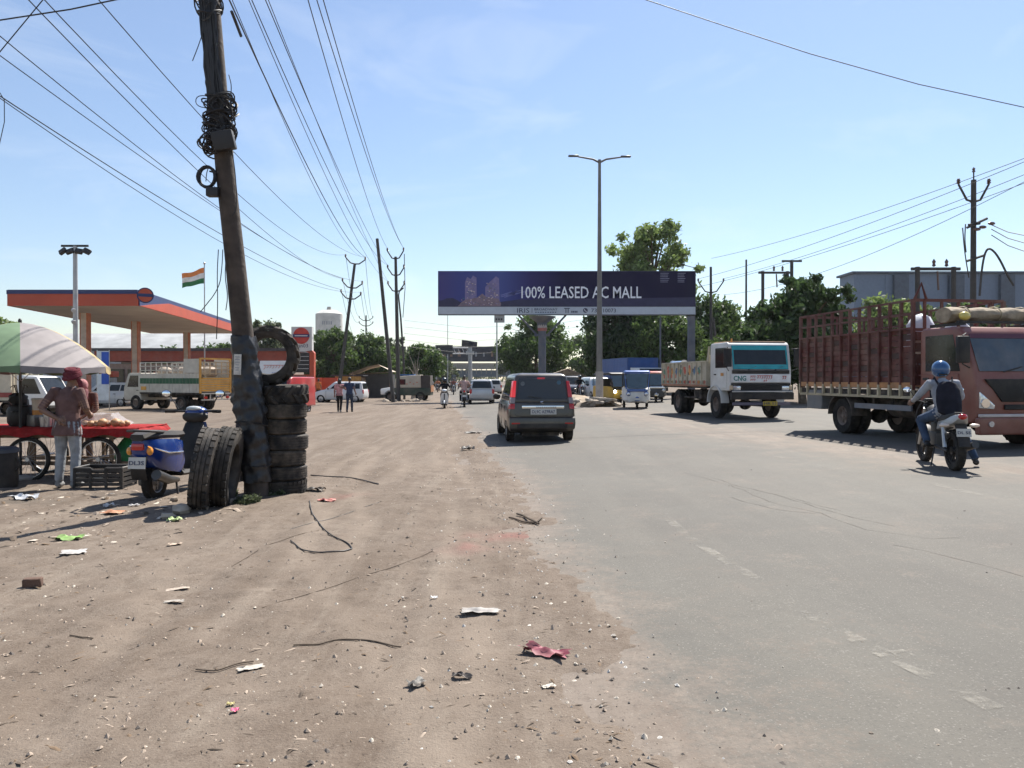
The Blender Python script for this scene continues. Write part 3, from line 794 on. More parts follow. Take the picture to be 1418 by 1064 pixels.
tag(b.build('small_print', ink, low), kind='stuff')
cc = bbp(810.5, 430.2); b = MB(); b.disc(3.3 * YBB / FPX, 3.3 * YBB / FPX, 0, .02, 16, T(cc[0], YBB - .022, cc[2]) @ RX(R(90))); ph = b.build('phone_emblem', ink, low)
b = MB(); b.tube([(cc[0] - .07, YBB - .05, cc[2] + .08), (cc[0] - .03, YBB - .05, cc[2] - .04), (cc[0] + .09, YBB - .05, cc[2] - .08)], .022, 5); b.build('handset', lite, ph)
textfit('lettering', '731', ink, low, bbp(824, 430.3, .035), 11 * YBB / FPX, 5.4 * YBB / FPX, bold=.008)
textfit('lettering', '10073', ink, low, bbp(844, 430.3, .035), 17.5 * YBB / FPX, 5.4 * YBB / FPX, bold=.008)
# skyline picture on the print
colA = [mat('print_violet', (0.20, 0.17, 0.33)), mat('print_gold', (0.22, 0.16, 0.20)), mat('print_glow', (0.60, 0.50, 0.46)), mat('print_teal', (0.05, 0.12, 0.17)), mat('print_night', (0.03, 0.028, 0.075))]
b = MB()
def bpoly(b, pts, off, mi=0):
    q = [Vector(bbp(x, y, off)) for x, y in pts]; q2 = [v - Vector((0, .006, 0)) for v in q]; b.loft([q, q2], True, mi, False)
b = MB(); bpoly(b, [(607.4, 424.9), (607.4, 417), (613, 416), (619, 413.5), (627, 413), (633, 416), (638, 419), (650, 420), (690, 419), (700, 417.5), (712, 416), (722, 414.5), (735, 415.5), (760, 413), (800, 414), (962, 412), (962, 424.9)], .022); b.build('printed_trees', colA[4], face)
b = MB(); bpoly(b, [(644, 424), (644, 391), (647, 384), (652, 387), (655, 382), (660, 385), (660, 424)], .03); tw = b.build('printed_tower', colA[0], face)
b = MB(); bpoly(b, [(672, 424), (672, 398), (678, 391), (687, 383), (691, 386), (692, 424)], .03); tw2 = b.build('printed_tower', colA[0], face)
b = MB(); bpoly(b, [(634, 424.5), (640, 418), (646, 415), (660, 413), (668, 407), (674, 412), (690, 414), (694, 421), (693, 424.5)], .038); pod = b.build('printed_podium', colA[1], face)
for par, x0, x1, y0, y1, n, ms in ((tw, 645.5, 659, 388, 405, 26, (0, 1, 2)), (tw, 646, 659, 402, 412, 14, (3, 3, 2)), (tw2, 673, 691, 392, 414, 50, (1, 1, 2, 3)), (pod, 636, 693, 411, 424, 95, (2, 1, 1, 0, 3))):
    b = MB()
    for k in range(n):
        x = random.uniform(x0, x1 - 1.6); y = random.uniform(y0, y1 - 1); bbr(b, x, x + random.uniform(.6, 2.4), y, y + random.uniform(.5, 1.1), .048 + random.random() * .006, .004, random.choice(ms))
    b.build('printed_lights', colA, par)
b = MB()
for k in range(16):
    x = random.uniform(690, 728); y = 412 - (x - 690) * .25 + random.uniform(-4, 4); bpoly(b, [(x, y), (x + 16, y - 4 + random.uniform(-1, 1)), (x + 16, y - 3.6), (x + 2, y + .7)], .022)
b.build('printed_cloud', mat('print_cloud', (0.15, 0.17, 0.40)), face)
b = MB()
for k in range(6): bbr(b, 914, 924 + random.uniform(0, 3), 378.6 + k * 2.4, 379.2 + k * 2.4, .022, .006); bbr(b, 938, 947 + random.uniform(0, 2), 378.6 + k * 2.4, 379.2 + k * 2.4, .022, .006)
tag(b.build('small_print', mat('print_pale', (0.30, 0.31, 0.42)), face), kind='stuff')
# supports
postm = mat('bb_post', (0.085, 0.10, 0.13), 0.6, dust=.25)
gzp = gp(751, YBB)
b = MB(); p1 = P(751, 460, YBB); b.tube([(gzp.x, YBB + .3, gzp.z), (p1.x, YBB + .3, p1.z + .3)], .27, 16); po = b.build('post', postm, bb)
q = P(751, 436.4, YBB); b = MB(); b.tube([(p1.x, YBB + .3, p1.z + .2), (q.x, YBB + .3, q.z - .55), (q.x, YBB + .3, q.z - .1)], [.3, .36, 1.0], 12, sm=False); b.build('flared_head', postm, bb)
for y in (452, 456): 
    q = P(751, y, YBB); b = MB(); b.tube([(q.x, YBB + .3, q.z - .12), (q.x, YBB + .3, q.z + .12)], .335, 14); b.build('band', mat('band_red' if y > 453 else 'band_pale', (0.35, 0.12, 0.10) if y > 453 else (0.4, 0.36, 0.33)), po)
for sg in (-1, 1):
    a = P(751 + sg * 7, 464, YBB); c = P(751 + sg * 33, 436.3, YBB); b = MB(); b.tube([(a.x, YBB + .3, a.z), (c.x, YBB + .3, c.z)], .07, 6); b.build('brace', postm, bb)
b = MB(); q = P(751, 464, YBB); b.box((q.x, YBB + .3, q.z), (1.1, .3, .14)); b.build('collar', postm, bb)
p2 = gp(958.5, YBB); b = MB(); b.box((p2.x, YBB + .3, 3.0), (.46, .4, 6.0)); b.build('post', postm, bb)
p2 = gp(915.5, YBB); b = MB(); b.tube([(p2.x, YBB + .3, 0), (p2.x, YBB + .3, 6.0)], .06, 6); b.build('stay', postm, bb)

lp = root('street_lamp', 'tall grey double armed street lamp standing on the rubble median', 'street lamp', (gp(830, 40).x, 40, gp(830, 40).z + .3))
hz = P(830, 222, 40).z - lp.location.z
b = MB(); b.tube([(0, 0, -.2), (0, 0, hz * .45), (0, 0, hz)], [.17, .125, .075], 12); b.build('pole', mat('lamp_steel', (0.17, 0.165, 0.155), 0.6, 0.3, dust=.2), lp)
b = MB(); b.tube([(0, 0, 0), (0, 0, 1.5)], .2, 12); b.build('base_sleeve', mat('sleeve_grey', (0.33, 0.31, 0.29), 0.8, dust=.4), lp)
for sg, y, xx in ((-1, 216, 787), (1, 217, 873)):
    q = P(xx, y, 40); dx, dz = q.x - lp.location.x, q.z - lp.location.z
    b = MB(); b.tube([(0, 0, hz - .15), (sg * .35, 0, hz + .02), (dx * .7, 0, hz + (dz - hz) * .7)], [.06, .05, .04], 7); a_ = b.build('arm', mat('lamp_steel'), lp)
    b = MB(); b.box((dx * .84, 0, hz + (dz - hz) * .84), (abs(dx) * .33, .22, .07), 0); o = b.build('lamp_head', mat('lamp_dark', (0.10, 0.10, 0.10), 0.5), lp, .02, 1)

# ================================================================== poles and wires
pdark = mat('pole_dark', (0.06, 0.055, 0.05), 0.8, var=.3, dust=.15); insul = mat('insulator', (0.10, 0.05, 0.035), 0.3, coat=.5)
ATT = {}
def chaikin(p, k=2):
    for _ in range(k):
        q = [p[0]]
        for i in range(len(p) - 1): q += [p[i].lerp(p[i + 1], .25), p[i].lerp(p[i + 1], .75)]
        p = q + [p[-1]]
    return p
def armpole(label, base, top, arms, r=(.13, .08), key=None, name='utility_pole', vert=True, rz=0):
    """arms: list of (fraction of height, half width, rise)"""
    o = root(name, label, 'utility pole', base); d = Vector(top) - Vector(base)
    b = MB(); b.tube([Vector((0, 0, -.1)), d], list(r), 8); b.build('shaft', pdark, o)
    ax = Vector((math.cos(rz), math.sin(rz), 0)) if True else None
    tilt = d.normalized(); ax = (ax - tilt * ax.dot(tilt)).normalized()
    for i, (fr, hw, rise) in enumerate(arms):
        c = d * fr; b = MB()
        for sg in (-1, 1): b.tube([c, c + ax * sg * hw * .45 + tilt * rise * .12, c + ax * sg * hw + tilt * rise], [.055, .05, .045], 6)
        a_ = b.build('crossarm', pdark, o)
        for sg in (-1, 1):
            q = c + ax * sg * hw + tilt * rise; b = MB()
            b.lathe([(.01, 0), (.05, .02), (.09, .06), (.05, .1), (.085, .14), (.05, .19), (.06, .22), (.01, .24)], 8, T(q) , 0, True, False); b.build('insulator', insul, a_)
            ATT[(key, i, sg)] = Vector(base) + q + Vector((0, 0, .2))
    return o
A0 = G(467, 556); armpole('dark utility pole leaning right with three V shaped crossarms', A0, P(491.5, 366, A0.y), [(1.0, .75, .42), (.825, .75, .42), (.745, .75, .42)][0:3], (.15, .10), 'A')
B0 = G(552, 556); armpole('upright utility pole with three V crossarms in the pole cluster', B0, P(548, 356, B0.y), [(.985, .6, .6), (.87, .6, .58), (.76, .6, .55)], (.17, .10), 'B')
o = root('bare_pole', 'bare dark pole leaning left between the two crossarm poles', 'utility pole', G(545, 558)); b = MB(); b.tube([(0, 0, -.1), P(522.5, 331, o.location.y) - o.location], [.15, .105], 8); b.build('shaft', pdark, o)
o = root('lamp_bracket_pole', 'thin crooked pole with curved bracket right of the pole cluster', 'utility pole', G(560, 554)); Yk = o.location.y
b = MB(); b.tube([Vector((0, 0, -.1))] + [P(x, y, Yk) - o.location for x, y in ((559, 500), (555, 440), (552, 410), (553, 404), (559, 399))], [.1, .09, .07, .06, .05, .05], 7); b.build('shaft', pdark, o)
b = MB(); b.tube([P(558, 440, Yk) - o.location, P(561, 400, Yk) - o.location, P(560, 352, Yk) - o.location], .03, 5); b.build('hanging_cable', pdark, o)
D0 = gp(507, 100); armpole('distant slim pole with tiered crossarms behind the shacks', D0, P(507, 437, 100), [(.93, .9, .4), (.86, .9, .4), (.62, .9, .1)], (.14, .09), 'D')
o = root('rubble_heap', 'low mound of stones and roots at the foot of the pole cluster', 'rubble', G(556, 557))
for k in range(16): rock('stone', (random.uniform(-1.2, 1.5), random.uniform(-.4, .5), random.uniform(0, .1)), random.uniform(.12, .3), random.choice(stonem), o)
E0 = gp(985, 57); armpole('dark pole with single V crossarm beyond the white truck', E0, P(984, 370, 57), [(.80, .95, .85)], (.13, .09), 'E')
o2 = root('leaning_stay_pole', 'short dark strut leaning on the pole beyond the white truck', 'utility pole', gp(1001, 57)); b = MB(); b.tube([(0, 0, 0), P(987, 440, 57.3) - o2.location], .09, 6); b.build('shaft', pdark, o2)
F0 = gp(1347, 31); F1 = P(1347, 250, 31)
fp = armpole('tall utility pole with V crossarm above the red truck', F0, F1, [(.905, .62, .72)], (.13, .10), 'F')
d = F1 - F0; b = MB(); b.tube([d, d + Vector((0, 0, .3))], .03, 6); b.build('top_pin', pdark, fp)
b = MB(); b.lathe([(.01, 0), (.07, .03), (.04, .1), (.07, .14), (.01, .22)], 8, T(d + Vector((0, 0, .3))), 0, True, False); b.build('insulator', insul, fp)
for px0, px1, y0, y1 in ((1338, 1366, 316, 303), (1338, 1362, 362, 354), (1340, 1356, 312, 310)):
    b = MB(); b.tube([P(px0, y0, 30.8) - F0, P(px1, y1, 30.8) - F0], .05, 6); b.build('side_bracket', pdark, fp)
for px, y in ((1372, 310), (1360, 315), (1352, 318)):
    b = MB(); b.ell(P(px, y, 30.7) - F0, (.16, .07, .07), 8); b.build('insulator', insul, fp)
for pts in (((1332, 316), (1335, 350), (1341, 385)), ((1336, 311), (1335, 332), (1337, 350)), ((1356, 410), (1359, 370), (1364, 347), (1371, 344), (1382, 356), (1396, 385), (1403, 396))):
    b = MB(); b.tube(chaikin([P(x, y, 30.6) - F0 for x, y in pts]), .045 if len(pts) > 3 else .025, 6); b.build('cable_conduit', pdark, fp)
# two pole transformer frames
for (x0, x1, yt, Y, lab) in ((1270, 1320, 370, 36, 'two pole transformer frame above the red truck cage'), (1056, 1090, 376, 52, 'two pole frame behind the dark tree')):
    a, c = gp(x0, Y), gp(x1, Y); o = root('transformer_frame', lab, 'pole frame', a); zt = P(x0, yt, Y).z - a.z
    for q in (a, c): b = MB(); b.tube([Vector((q.x - a.x, 0, 0)), Vector((q.x - a.x, 0, zt))], .11, 7); b.build('post', pdark, o)
    b = MB(); b.box(((c.x - a.x) / 2, 0, zt - .1), (c.x - a.x + .6, .12, .14)); b.build('crossbeam', pdark, o)
    for k in range(2): b = MB(); b.lathe([(.01, 0), (.09, .05), (.06, .15), (.09, .25), (.01, .38)], 8, T((c.x - a.x) * (.45 + .35 * k), 0, zt), 0, True, False); b.build('insulator', insul, o)
    b = MB(); b.tube([((c.x - a.x) * .55, 0, zt - .2), ((c.x - a.x) * .58, 0, zt - 1.1)], .05, 6); b.build('fuse', insul, o)
o = root('t_pole', 'dark pole with flat top crossarm behind the dark tree', 'utility pole', gp(1096, 50)); zt = P(1096, 362, 50).z - o.location.z
b = MB(); b.tube([(0, 0, 0), (0, 0, zt)], .11, 7); b.build('shaft', pdark, o); b = MB(); b.box((0, 0, zt), (1.3, .12, .12)); b.build('crossarm', pdark, o)

wirem = mat('wire', (0.02, 0.02, 0.022), 0.6)
def wire(a, c, sag, r, label, group, ext=0.0, n=26):
    a, c = Vector(a), Vector(c); pts = []
    for i in range(n + 1):
        t = -ext + (1 + ext) * i / n; p = a.lerp(c, t); p.z -= 4 * sag * t * (1 - t) if t >= 0 else 4 * sag * t * (1 - t); pts.append(p)
    b = MB(); b.tube(pts, r, 5); o = b.build('overhead_wire', wirem); tag(o, label, 'wire', group)
def wpx(pts, r, label, group):
    b = MB(); b.tube([P(*p) for p in pts], r, 5); tag(b.build('overhead_wire', wirem), label, 'wire', group)
GW = 'wires to the leaning crossarm pole'
LW = 'thin dark overhead wire sweeping from upper left to the leaning crossarm pole'
HN = iter(('third', 'second', 'first', 'fourth', 'fifth', 'seventh', 'sixth'))
def hang(x0, y0, Y0, end, sag, r=.010, ext=.35): wire(P(x0, y0, Y0), end, sag, r, next(HN) + ' from top of seven wires sweeping from upper left to the leaning crossarm pole', GW, ext)
hang(40, 0, 12, ATT[('A', 1, -1)], .9); hang(62, 0, 12.4, ATT[('A', 0, -1)], 1.25); hang(137, 0, 13, ATT[('A', 0, 1)], 1.0)
hang(0, 50, 13, ATT[('A', 1, 1)], 1.0); hang(0, 77, 13.4, ATT[('A', 1, -1)], .5); hang(0, 133, 15, ATT[('A', 2, -1)], .55, .013); hang(0, 136, 15.2, ATT[('A', 2, 1)], 1.1)
GT = 'wires to the pole cluster'
for wi, (x0, end, sg, rr) in enumerate(((318, ('A', 0, 1), .8, .015), (322, ('A', 0, 1), 1.2, .008), (345, ('B', 2, -1), .9, .008), (349, ('B', 1, -1), .9, .010), (368, ('B', 1, -1), .5, .010), (372, ('B', 2, -1), .4, .008))):
    wire(P(x0, 0, 13.5), ATT[end], sg, rr, ('leftmost', 'second from left', 'third from left', 'fourth from left', 'fifth from left', 'rightmost')[wi] + ' of six steep wires between the near pole and the pole cluster', GT, .3)
GU = 'three parallel wires to the upright pole'
for wi, (x0, end) in enumerate(((427, ('B', 0, -1)), (439, ('B', 0, 1)), (448, ('B', 0, 1)))):
    wire(P(x0, 0, 14.5), ATT[end], .6, .011, ('left', 'middle', 'right')[wi] + ' one of three parallel wires rising from the upright crossarm pole', GU, .3)
wpx([(322, 18, 14), (335, 52, 14.6)], .03, 'thick dark splice on the steep wire near the top', 'wire splice')
GD = 'wires beyond the leaning crossarm pole'
for i in range(3):
    for sg in (-1, 1): wire(ATT[('A', i, sg)], ATT[('D', min(i, 2), sg)], 1.2, .016, 'faint wire between the leaning crossarm pole and the distant slim pole', GD)
GR = 'wires along the right side'
for i, (yr, e) in enumerate(((212, F1 + Vector((0, 0, .5))), (219, ATT[('F', 0, -1)]), (232, ATT[('F', 0, 1)]), (243, ATT[('F', 0, 1)] + Vector((0, 0, -.3))))):
    tgt = [E0 + Vector((0, 0, P(985, 362, 57).z)), ATT[('E', 0, -1)], ATT[('E', 0, 1)], ATT[('E', 0, -1)] + Vector((0, 0, -.6))][i]
    far = e + (e - tgt) * .35
    wire(far, tgt, .5, .013, ('topmost', 'second', 'third', 'fourth')[i] + ' of five wires slanting down along the right side above the trucks', GR)
wire(P(1418, 252, 27), ATT[('E', 0, 1)] + Vector((0, 0, -1.2)), .8, .012, 'lowest of five wires slanting down along the right side above the trucks', GR)
wpx([(885, -1, 30), (1000, 37, 30), (1120, 76, 30), (1270, 118, 30), (1440, 155, 30)], .018, 'single long wire crossing the sky at upper right', None)
wpx([(-5, 31, 9), (100, 15, 9), (180, -2, 9)], .009, 'reddish wire cutting across the upper left corner', None)
wpx([(-5, 82, 8), (66, -3, 8)], .006, 'thin wire crossing the upper left corner diagonally', None)
wpx([(-4, 120, 9), (8, 140, 9), (8, 170, 9), (0, 205, 9)], .005, 'thin loop of wire hanging at the left edge', None)
for (y0, y1, wl) in ((312, 324, 'upper'), (318, 335, 'middle'), (326, 347, 'lower')):
    wpx([(1372, y0, 30.7), (1395, (y0 + y1) / 2 + 4, 30), (1425, y1 + 4, 29)], .018, wl + ' short wire leaving the bracket of the tall right pole', 'wires from the tall right pole')
for k in range(5):
    y = 452 + k * 9; wpx([(560, y - 8, 90), (650, y + 2, 95), (760, y - 2, 100), (840, y - 14, 100)], .018, 'faint wire crossing above the footbridge', 'faint far wires')

# ------------------------------------------------------------------ the big leaning pole in the foreground
NB = G(352, 692); NY = NB.y
nwood = mat('pole_wood', (0.046, 0.034, 0.027), 0.9, var=.45, sc=5, bump=.6, bs=16, dust=.12)
np_ = root('utility_pole', 'large brown leaning pole with cable tangle and black wrapped base, nearest camera', 'utility pole', NB)
def nl(px, py, dy=0): return P(px, py, NY + dy) - NB
cl = [(270, -280), (293, 0), (305, 150), (313, 240), (325, 350), (334, 440), (346, 560), (354, 640), (355, 700)]
rr = [.112, .116, .12, .124, .129, .136, .148, .155, .165]
b = MB(); b.tube([nl(*p) for p in cl], rr, 14); b.build('shaft', nwood, np_)
# wrinkled plastic wrap
m_wrap = mat('black_wrap', (0.011, 0.0115, 0.014), 0.42, var=.35, sc=5, bump=1.0, bs=9, dust=.06)
rings = []
for i in range(64):
    t = i / 63; y = 466 + t * 200; cx = np.interp(y, [440, 500, 560, 620, 670], [334, 340, 345.5, 352, 354]); wd = np.interp(y, [466, 480, 500, 530, 570, 600, 640, 666], [.152, .172, .160, .185, .21, .19, .19, .195])
    q = nl(cx, y); rg = []
    for j in range(34):
        a = j / 34 * 6.283; rr_ = wd * (1 + .05 * math.sin(3 * a + t * 9) + .05 * math.sin(7 * a - t * 23) + .035 * math.sin(t * 75 + 2 * a) + .28 * float(fbm(np.array(a * 2.2 + t * 3), np.array(t * 16), 3, 4)))
        rg.append(q + Vector((math.cos(a) * rr_, math.sin(a) * rr_, .012 * math.sin(5 * a))))
    rings.append(rg)
b = MB(); b.loft(rings); b.build('plastic_wrap', m_wrap, np_)
for y0 in (588, 640):
    pts = []
    q = nl(np.interp(y0, [440, 500, 560, 620, 670], [334, 340, 345.5, 352, 354]), y0)
    for j in range(20): a = j / 20 * 6.283; pts.append(q + Vector((math.cos(a) * .215, math.sin(a) * .215, .05 * math.sin(a + y0))))
    b = MB(); b.tube(pts, .008, 5, close=True); b.build('tie_rope', plast(), np_)
b = MB(); q = nl(335, 500, -.2); b.box((0, 0, 0), (.10, .012, .27)); o = b.build('paper_notice', mat('old_paper', (0.52, 0.50, 0.46), 0.8, var=.25, sc=18), np_, loc=nl(329, 505, -.215)); o.rotation_euler = (0, R(2), R(-12))
b = MB()
for k in range(6): b.box((0, -.008, .1 - k * .035), (.07 * random.uniform(.6, 1), .003, .012))
b.build('print', mat('faded_ink'), o)
def chaos_loops(name, c, rad, n, wr, m, seed, sx=1, sz=1):
    g = random.Random(seed); b = MB()
    for k in range(n):
        a0 = g.random() * 6.28; tilt = Matrix.Rotation(g.uniform(-.9, .9), 3, 'X') @ Matrix.Rotation(g.uniform(-.9, .9), 3, 'Y')
        cc = Vector(c) + Vector((g.uniform(-.5, .5) * rad * sx, g.uniform(-.3, .3) * rad, g.uniform(-1, 1) * rad * sz)); r_ = rad * g.uniform(.5, 1.1)
        b.tube([cc + tilt @ Vector((math.cos(a) * r_ * sx, math.sin(a) * r_, .1 * r_ * math.sin(2 * a + a0))) for a in [j / 16 * 6.283 for j in range(16)]], wr, 4, close=True)
    return b.build(name, m, np_)
chaos_loops('cable_tangle', nl(305.5, 165), .17, 80, .010, wirem, 3, 1, 1.5)
chaos_loops('cable_tangle', nl(303, 198), .16, 44, .011, wirem, 5, 1, .6)
chaos_loops('cable_tangle', nl(293, 5), .2, 24, .010, wirem, 8, .8, 1.2)
b = MB(); b.box((0, 0, 0), (.27, .2, .24)); o = b.build('junction_box', wirem, np_, .02, 2, loc=nl(311, 196, -.18)); o.rotation_euler = (R(8), R(-12), R(10))
b = MB(); b.box((0, 0, 0), (.16, .12, .12)); b.build('splice_box', wirem, np_, .015, 2, loc=nl(296, 267, -.1))
b = MB()
for k in range(9):
    b.tube([nl(287.5, 246, -.1) + Vector((math.cos(a) * (.11 + .012 * math.sin(k * 2.1)), .02 * math.sin(a + k) + k * .006 - .03, math.sin(a) * (.135 + .012 * math.cos(k * 1.7)))) for a in [j / 20 * 6.283 for j in range(20)]], .010, 5, close=True)
b.build('cable_coil', wirem, np_)
b = MB(); b.tube([nl(291, 238, -.1), nl(303, 241, -.1)], .012, 5); b.build('coil_hook', wirem, np_)
for k in range(24):
    g = random.Random(40 + k); xo = g.uniform(-15, 4); b = MB(); pts = []
    for y in range(-60, 205, 22):
        cx = np.interp(y, [-280, 0, 150, 240], [270, 293, 305, 313]); pts.append(nl(cx + xo + g.uniform(-2.2, 2.2), y, -.14 + abs(xo) * .006))
    b.tube(pts, g.choice((.009, .014, .02)), 5); b.build('cable', wirem, np_)
for pts in (((283, 45), (276, 66), (268, 86)), ((321, 205), (327, 240), (329, 290), (322, 300)), ((290, 232), (287, 240), (286, 252)), ((303, 346), (301, 380), (302, 420), (300, 470)), ((309, 346), (308, 370), (304, 400), (278, 432)), ((313, 362), (312, 385), (316, 410), (313, 430)), ((296, 135), (273, 133), (272, 148), (293, 152)), ((317, 140), (325, 160), (322, 178), (314, 176)), ((318, 105), (322, 120), (320, 140))):
    b = MB(); b.tube(chaikin([nl(x, y, -.13) for x, y in pts]), .006, 5); b.build('loose_cable', wirem, np_)

# ================================================================== fuel station
orange = mat('station_orange', (0.43, 0.06, 0.022), 0.5, var=.08, sc=.8, dust=.1); navy = mat('station_navy', (0.018, 0.03, 0.115), 0.45, var=.1)
ceilm = mat('canopy_ceiling', (0.40, 0.35, 0.30), 0.8, var=.1, sc=.5)
st = root('station_canopy', 'orange and navy fuel station canopy on beige columns', 'canopy', (0, 0, 0))
FL, FR, BL, BR = Vector((-27.45, 41.5, 0)), Vector((-20.4, 41.5, 0)), Vector((-31.7, 67, 0)), Vector((-24.1, 67, 0))
zb, zt = 5.5, 6.37
def wallq(a, c, z0, z1): return (Vector((a.x, a.y, z0)), Vector((c.x, c.y, z0)), Vector((c.x, c.y, z1)), Vector((a.x, a.y, z1)))
b = MB(); b.loft([[Vector((p.x, p.y, z)) for p in (FL, FR, BR, BL)] for z in (zb + .04, zt - .05)], sm=False); b.build('roof_slab', ceilm, st)
for k in range(8):   # ceiling boards with recessed joints
    a, c, d_, e_ = FL.lerp(BL, k / 8), FR.lerp(BR, k / 8), FR.lerp(BR, (k + 1) / 8), FL.lerp(BL, (k + 1) / 8)
    b = MB(); q = [Vector((p.x, p.y, zb + .04)) for p in (a, e_, d_, c)]
    b.panel(q, .006, .994, .01, .99, 0, .03); b.build('ceiling_panel', ceilm, st)
for nm, a, c in (('fascia', FL, FR), ('fascia', FR, BR), ('fascia', BR, BL), ('fascia', BL, FL)):
    b = MB(); q = wallq(a, c, zb, zt)
    if a is FR:
        A = [Vector(p) for p in q]; n_ = (A[1] - A[0]).cross(A[3] - A[0]).normalized()
        def pq(u, v): return (A[0] * (1 - u) + A[1] * u) * (1 - v) + (A[3] * (1 - u) + A[2] * u) * v
        lo = [pq(u, v) for u, v in ((0.0, 0), (1, 0), (1, .7), (.2, .72), (.07, .28), (.02, .08))]
        b.loft([lo, [p + n_ * .12 for p in lo]], sm=False); b.build(nm, orange, st)
        b = MB(); b.panel(q, 0, 1, 0.02, 1, -.02, .08); b.build('fascia_band', navy, st)
    else:
        b.panel(q, 0, 1, 0, .74, 0, .12); b.build(nm, orange, st)
        b = MB(); b.panel(q, 0, 1, .74, 1.0, 0, .16); b.build('fascia_band', navy, st)
# round emblem on the corner
pc = P(201.5, 409.5, 41.2); nrm = Vector((.55, -1, 0)).normalized()
Me = T(pc) @ nrm.to_track_quat('Z', 'Y').to_matrix().to_4x4()
b = MB(); b.disc(.42, .42, 0, .1, 28, Me); em = b.build('emblem', navy, st)
b = MB(); b.disc(.36, .36, .1, .13, 28, Me); ed = b.build('emblem_disc', orange, em)
b = MB(); b.box((0, 0, .14), (.72, .17, .03), 0, 0, T(pc) @ nrm.to_track_quat('Z', 'Y').to_matrix().to_4x4()); b.build('emblem_bar', navy, em)
colb = mat('column_beige', (0.47, 0.38, 0.31), 0.7); colr = mat('column_rust', (0.42, 0.15, 0.08), 0.7)
for px, Y in ((118.5, 43.6), (188.5, 50), (259, 62)):
    c = gp(px, Y); b = MB(); b.box((c.x, Y, zb / 2 + c.z), (.32, .4, zb)); co_ = b.build('column', colb, st)
    for sg in (-1, 1):
        b = MB(); b.box((c.x + sg * .19, Y - .003, zb / 2 + c.z), (.06, .41, zb)); b.build('column_edge', colr, co_)
# kiosk behind the pumps
ks = root('station_kiosk', 'low station kiosk with orange band and dark glass under canopy', 'building', (0, 0, 0))
a, c = gp(140, 76), gp(398, 76)
b = MB(); b.box(((a.x + c.x) / 2, 79, 1.4), (c.x - a.x, 6, 3.2)); b.build('wall', mat('kiosk_wall', (0.30, 0.22, 0.18), 0.8), ks)
b = MB(); b.box(((a.x + c.x) / 2, 78.9, 3.75), (c.x - a.x + .8, 6.8, 1.0)); b.build('fascia', mat('kiosk_red', (0.27, 0.05, 0.025), .6, dust=.15), ks)
b = MB(); b.box(((a.x + c.x) / 2, 78.9, 4.4), (c.x - a.x + 1.1, 7.1, .28)); b.build('roof_edge', mat('kiosk_roof', (0.06, 0.055, 0.06)), ks)
for k in range(8):
    b = MB(); b.box((a.x + 1.4 + k * 2.3, 75.9, 1.35), (1.9, .2, 2.2)); b.build('window', glassd(), ks)
for px, Y, lab in ((150, 52, 'fuel pump with orange top left of the white truck'), (226, 56, 'fuel pump half hidden behind the white truck')):
    o = root('fuel_pump', lab, 'fuel pump', gp(px, Y)); b = MB(); b.box((0, 0, .9), (.9, .6, 1.8)); b.build('cabinet', mat('pump_grey', (0.3, 0.3, 0.3)), o, .04)
    b = MB(); b.box((0, 0, 2.05), (1.1, .7, .4)); b.build('head', orange, o, .03); b = MB(); b.box((0, -.31, 1.35), (.6, .03, .4)); b.build('display', glassd(), o)
    b = MB(); b.tube([(.5, 0, 1.5), (.7, -.1, .8), (.55, 0, .5)], .03, 6); b.build('hose', rubber(), o)
# banner by the parasol
o = root('banner', 'tall blue and white banner standing between the canopy columns', 'banner', gp(143, 40)); b = MB(); b.box((0, 0, 1.9), (.62, .05, 2.6)); bn = b.build('cloth', mat('banner_white', (0.55, 0.62, 0.66), .7), o)
b = MB(); b.box((.12, -.03, 2.3), (.38, .03, 1.7)); b.build('blue_print', mat('banner_blue', (0.03, 0.09, 0.42), .7), bn)
for s_ in (-1, 1): b = MB(); b.tube([(s_ * .32, 0, 0), (s_ * .32, 0, 3.25)], .025, 6); b.build('post', steel(), o)
# totem
tt = root('station_totem', 'white station sign totem with red disc and navy bar', 'sign', gp(419, 60)); z0 = tt.location.z
zz = lambda y: P(419, y, 60).z - z0
b = MB(); b.box((0, 0, (zz(453) + zz(487)) / 2), (1.62, .5, zz(453) - zz(487))); hd = b.build('head_panel', mat('totem_white', (0.58, 0.57, 0.55), .6, var=.06), tt)
b = MB(); b.disc(.64, .64, 0, .03, 28, T(-.02, -.25, zz(465.5)) @ RX(R(90))); dm = b.build('disc', mat('totem_red', (0.50, 0.04, 0.025), .5), hd)
b = MB(); b.box((-.02, -.30, zz(465.5)), (1.30, .03, .24)); b.build('bar', navy, dm)
b = MB(); b.box((-.02, -.32, zz(465.5)), (1.0, .02, .07)); b.build('bar_lettering', mat('totem_white'), dm)
textfit('lettering', '*ian03', ink, hd, (-.02, -.262, zz(479)), 1.05, .3)
b = MB(); b.box((-.1, 0, (zz(489) + zz(516)) / 2), (1.42, .42, zz(489) - zz(516))); pp = b.build('price_board', mat('price_black', (0.02, 0.02, 0.022), .5), tt)
for k in range(4): b = MB(); b.box((-.1, -.22, zz(494 + k * 5.6)), (1.3, .02, .035)); b.build('divider', mat('totem_white'), pp)
b = MB(); b.prism([(.62, 0), (.95, 0), (.98, zz(489)), (.8, zz(485.5)), (.3, zz(487)), (.62, zz(489.5))], -.25, .25); b.build('side_post', orange, tt)
b = MB(); b.box((-.1, 0, zz(519) / 2), (1.42, .4, zz(519))); b.build('plinth', orange, tt)
o = tag(link('station_wall', None), 'low orange station wall beside the totem', 'wall'); p = gp(436, 62); o.location = p
for k in range(3): b = MB(); b.box((-1.5 + k * 1.35, 0, .85), (1.3, .2, 1.9)); b.build('panel', orange, o)
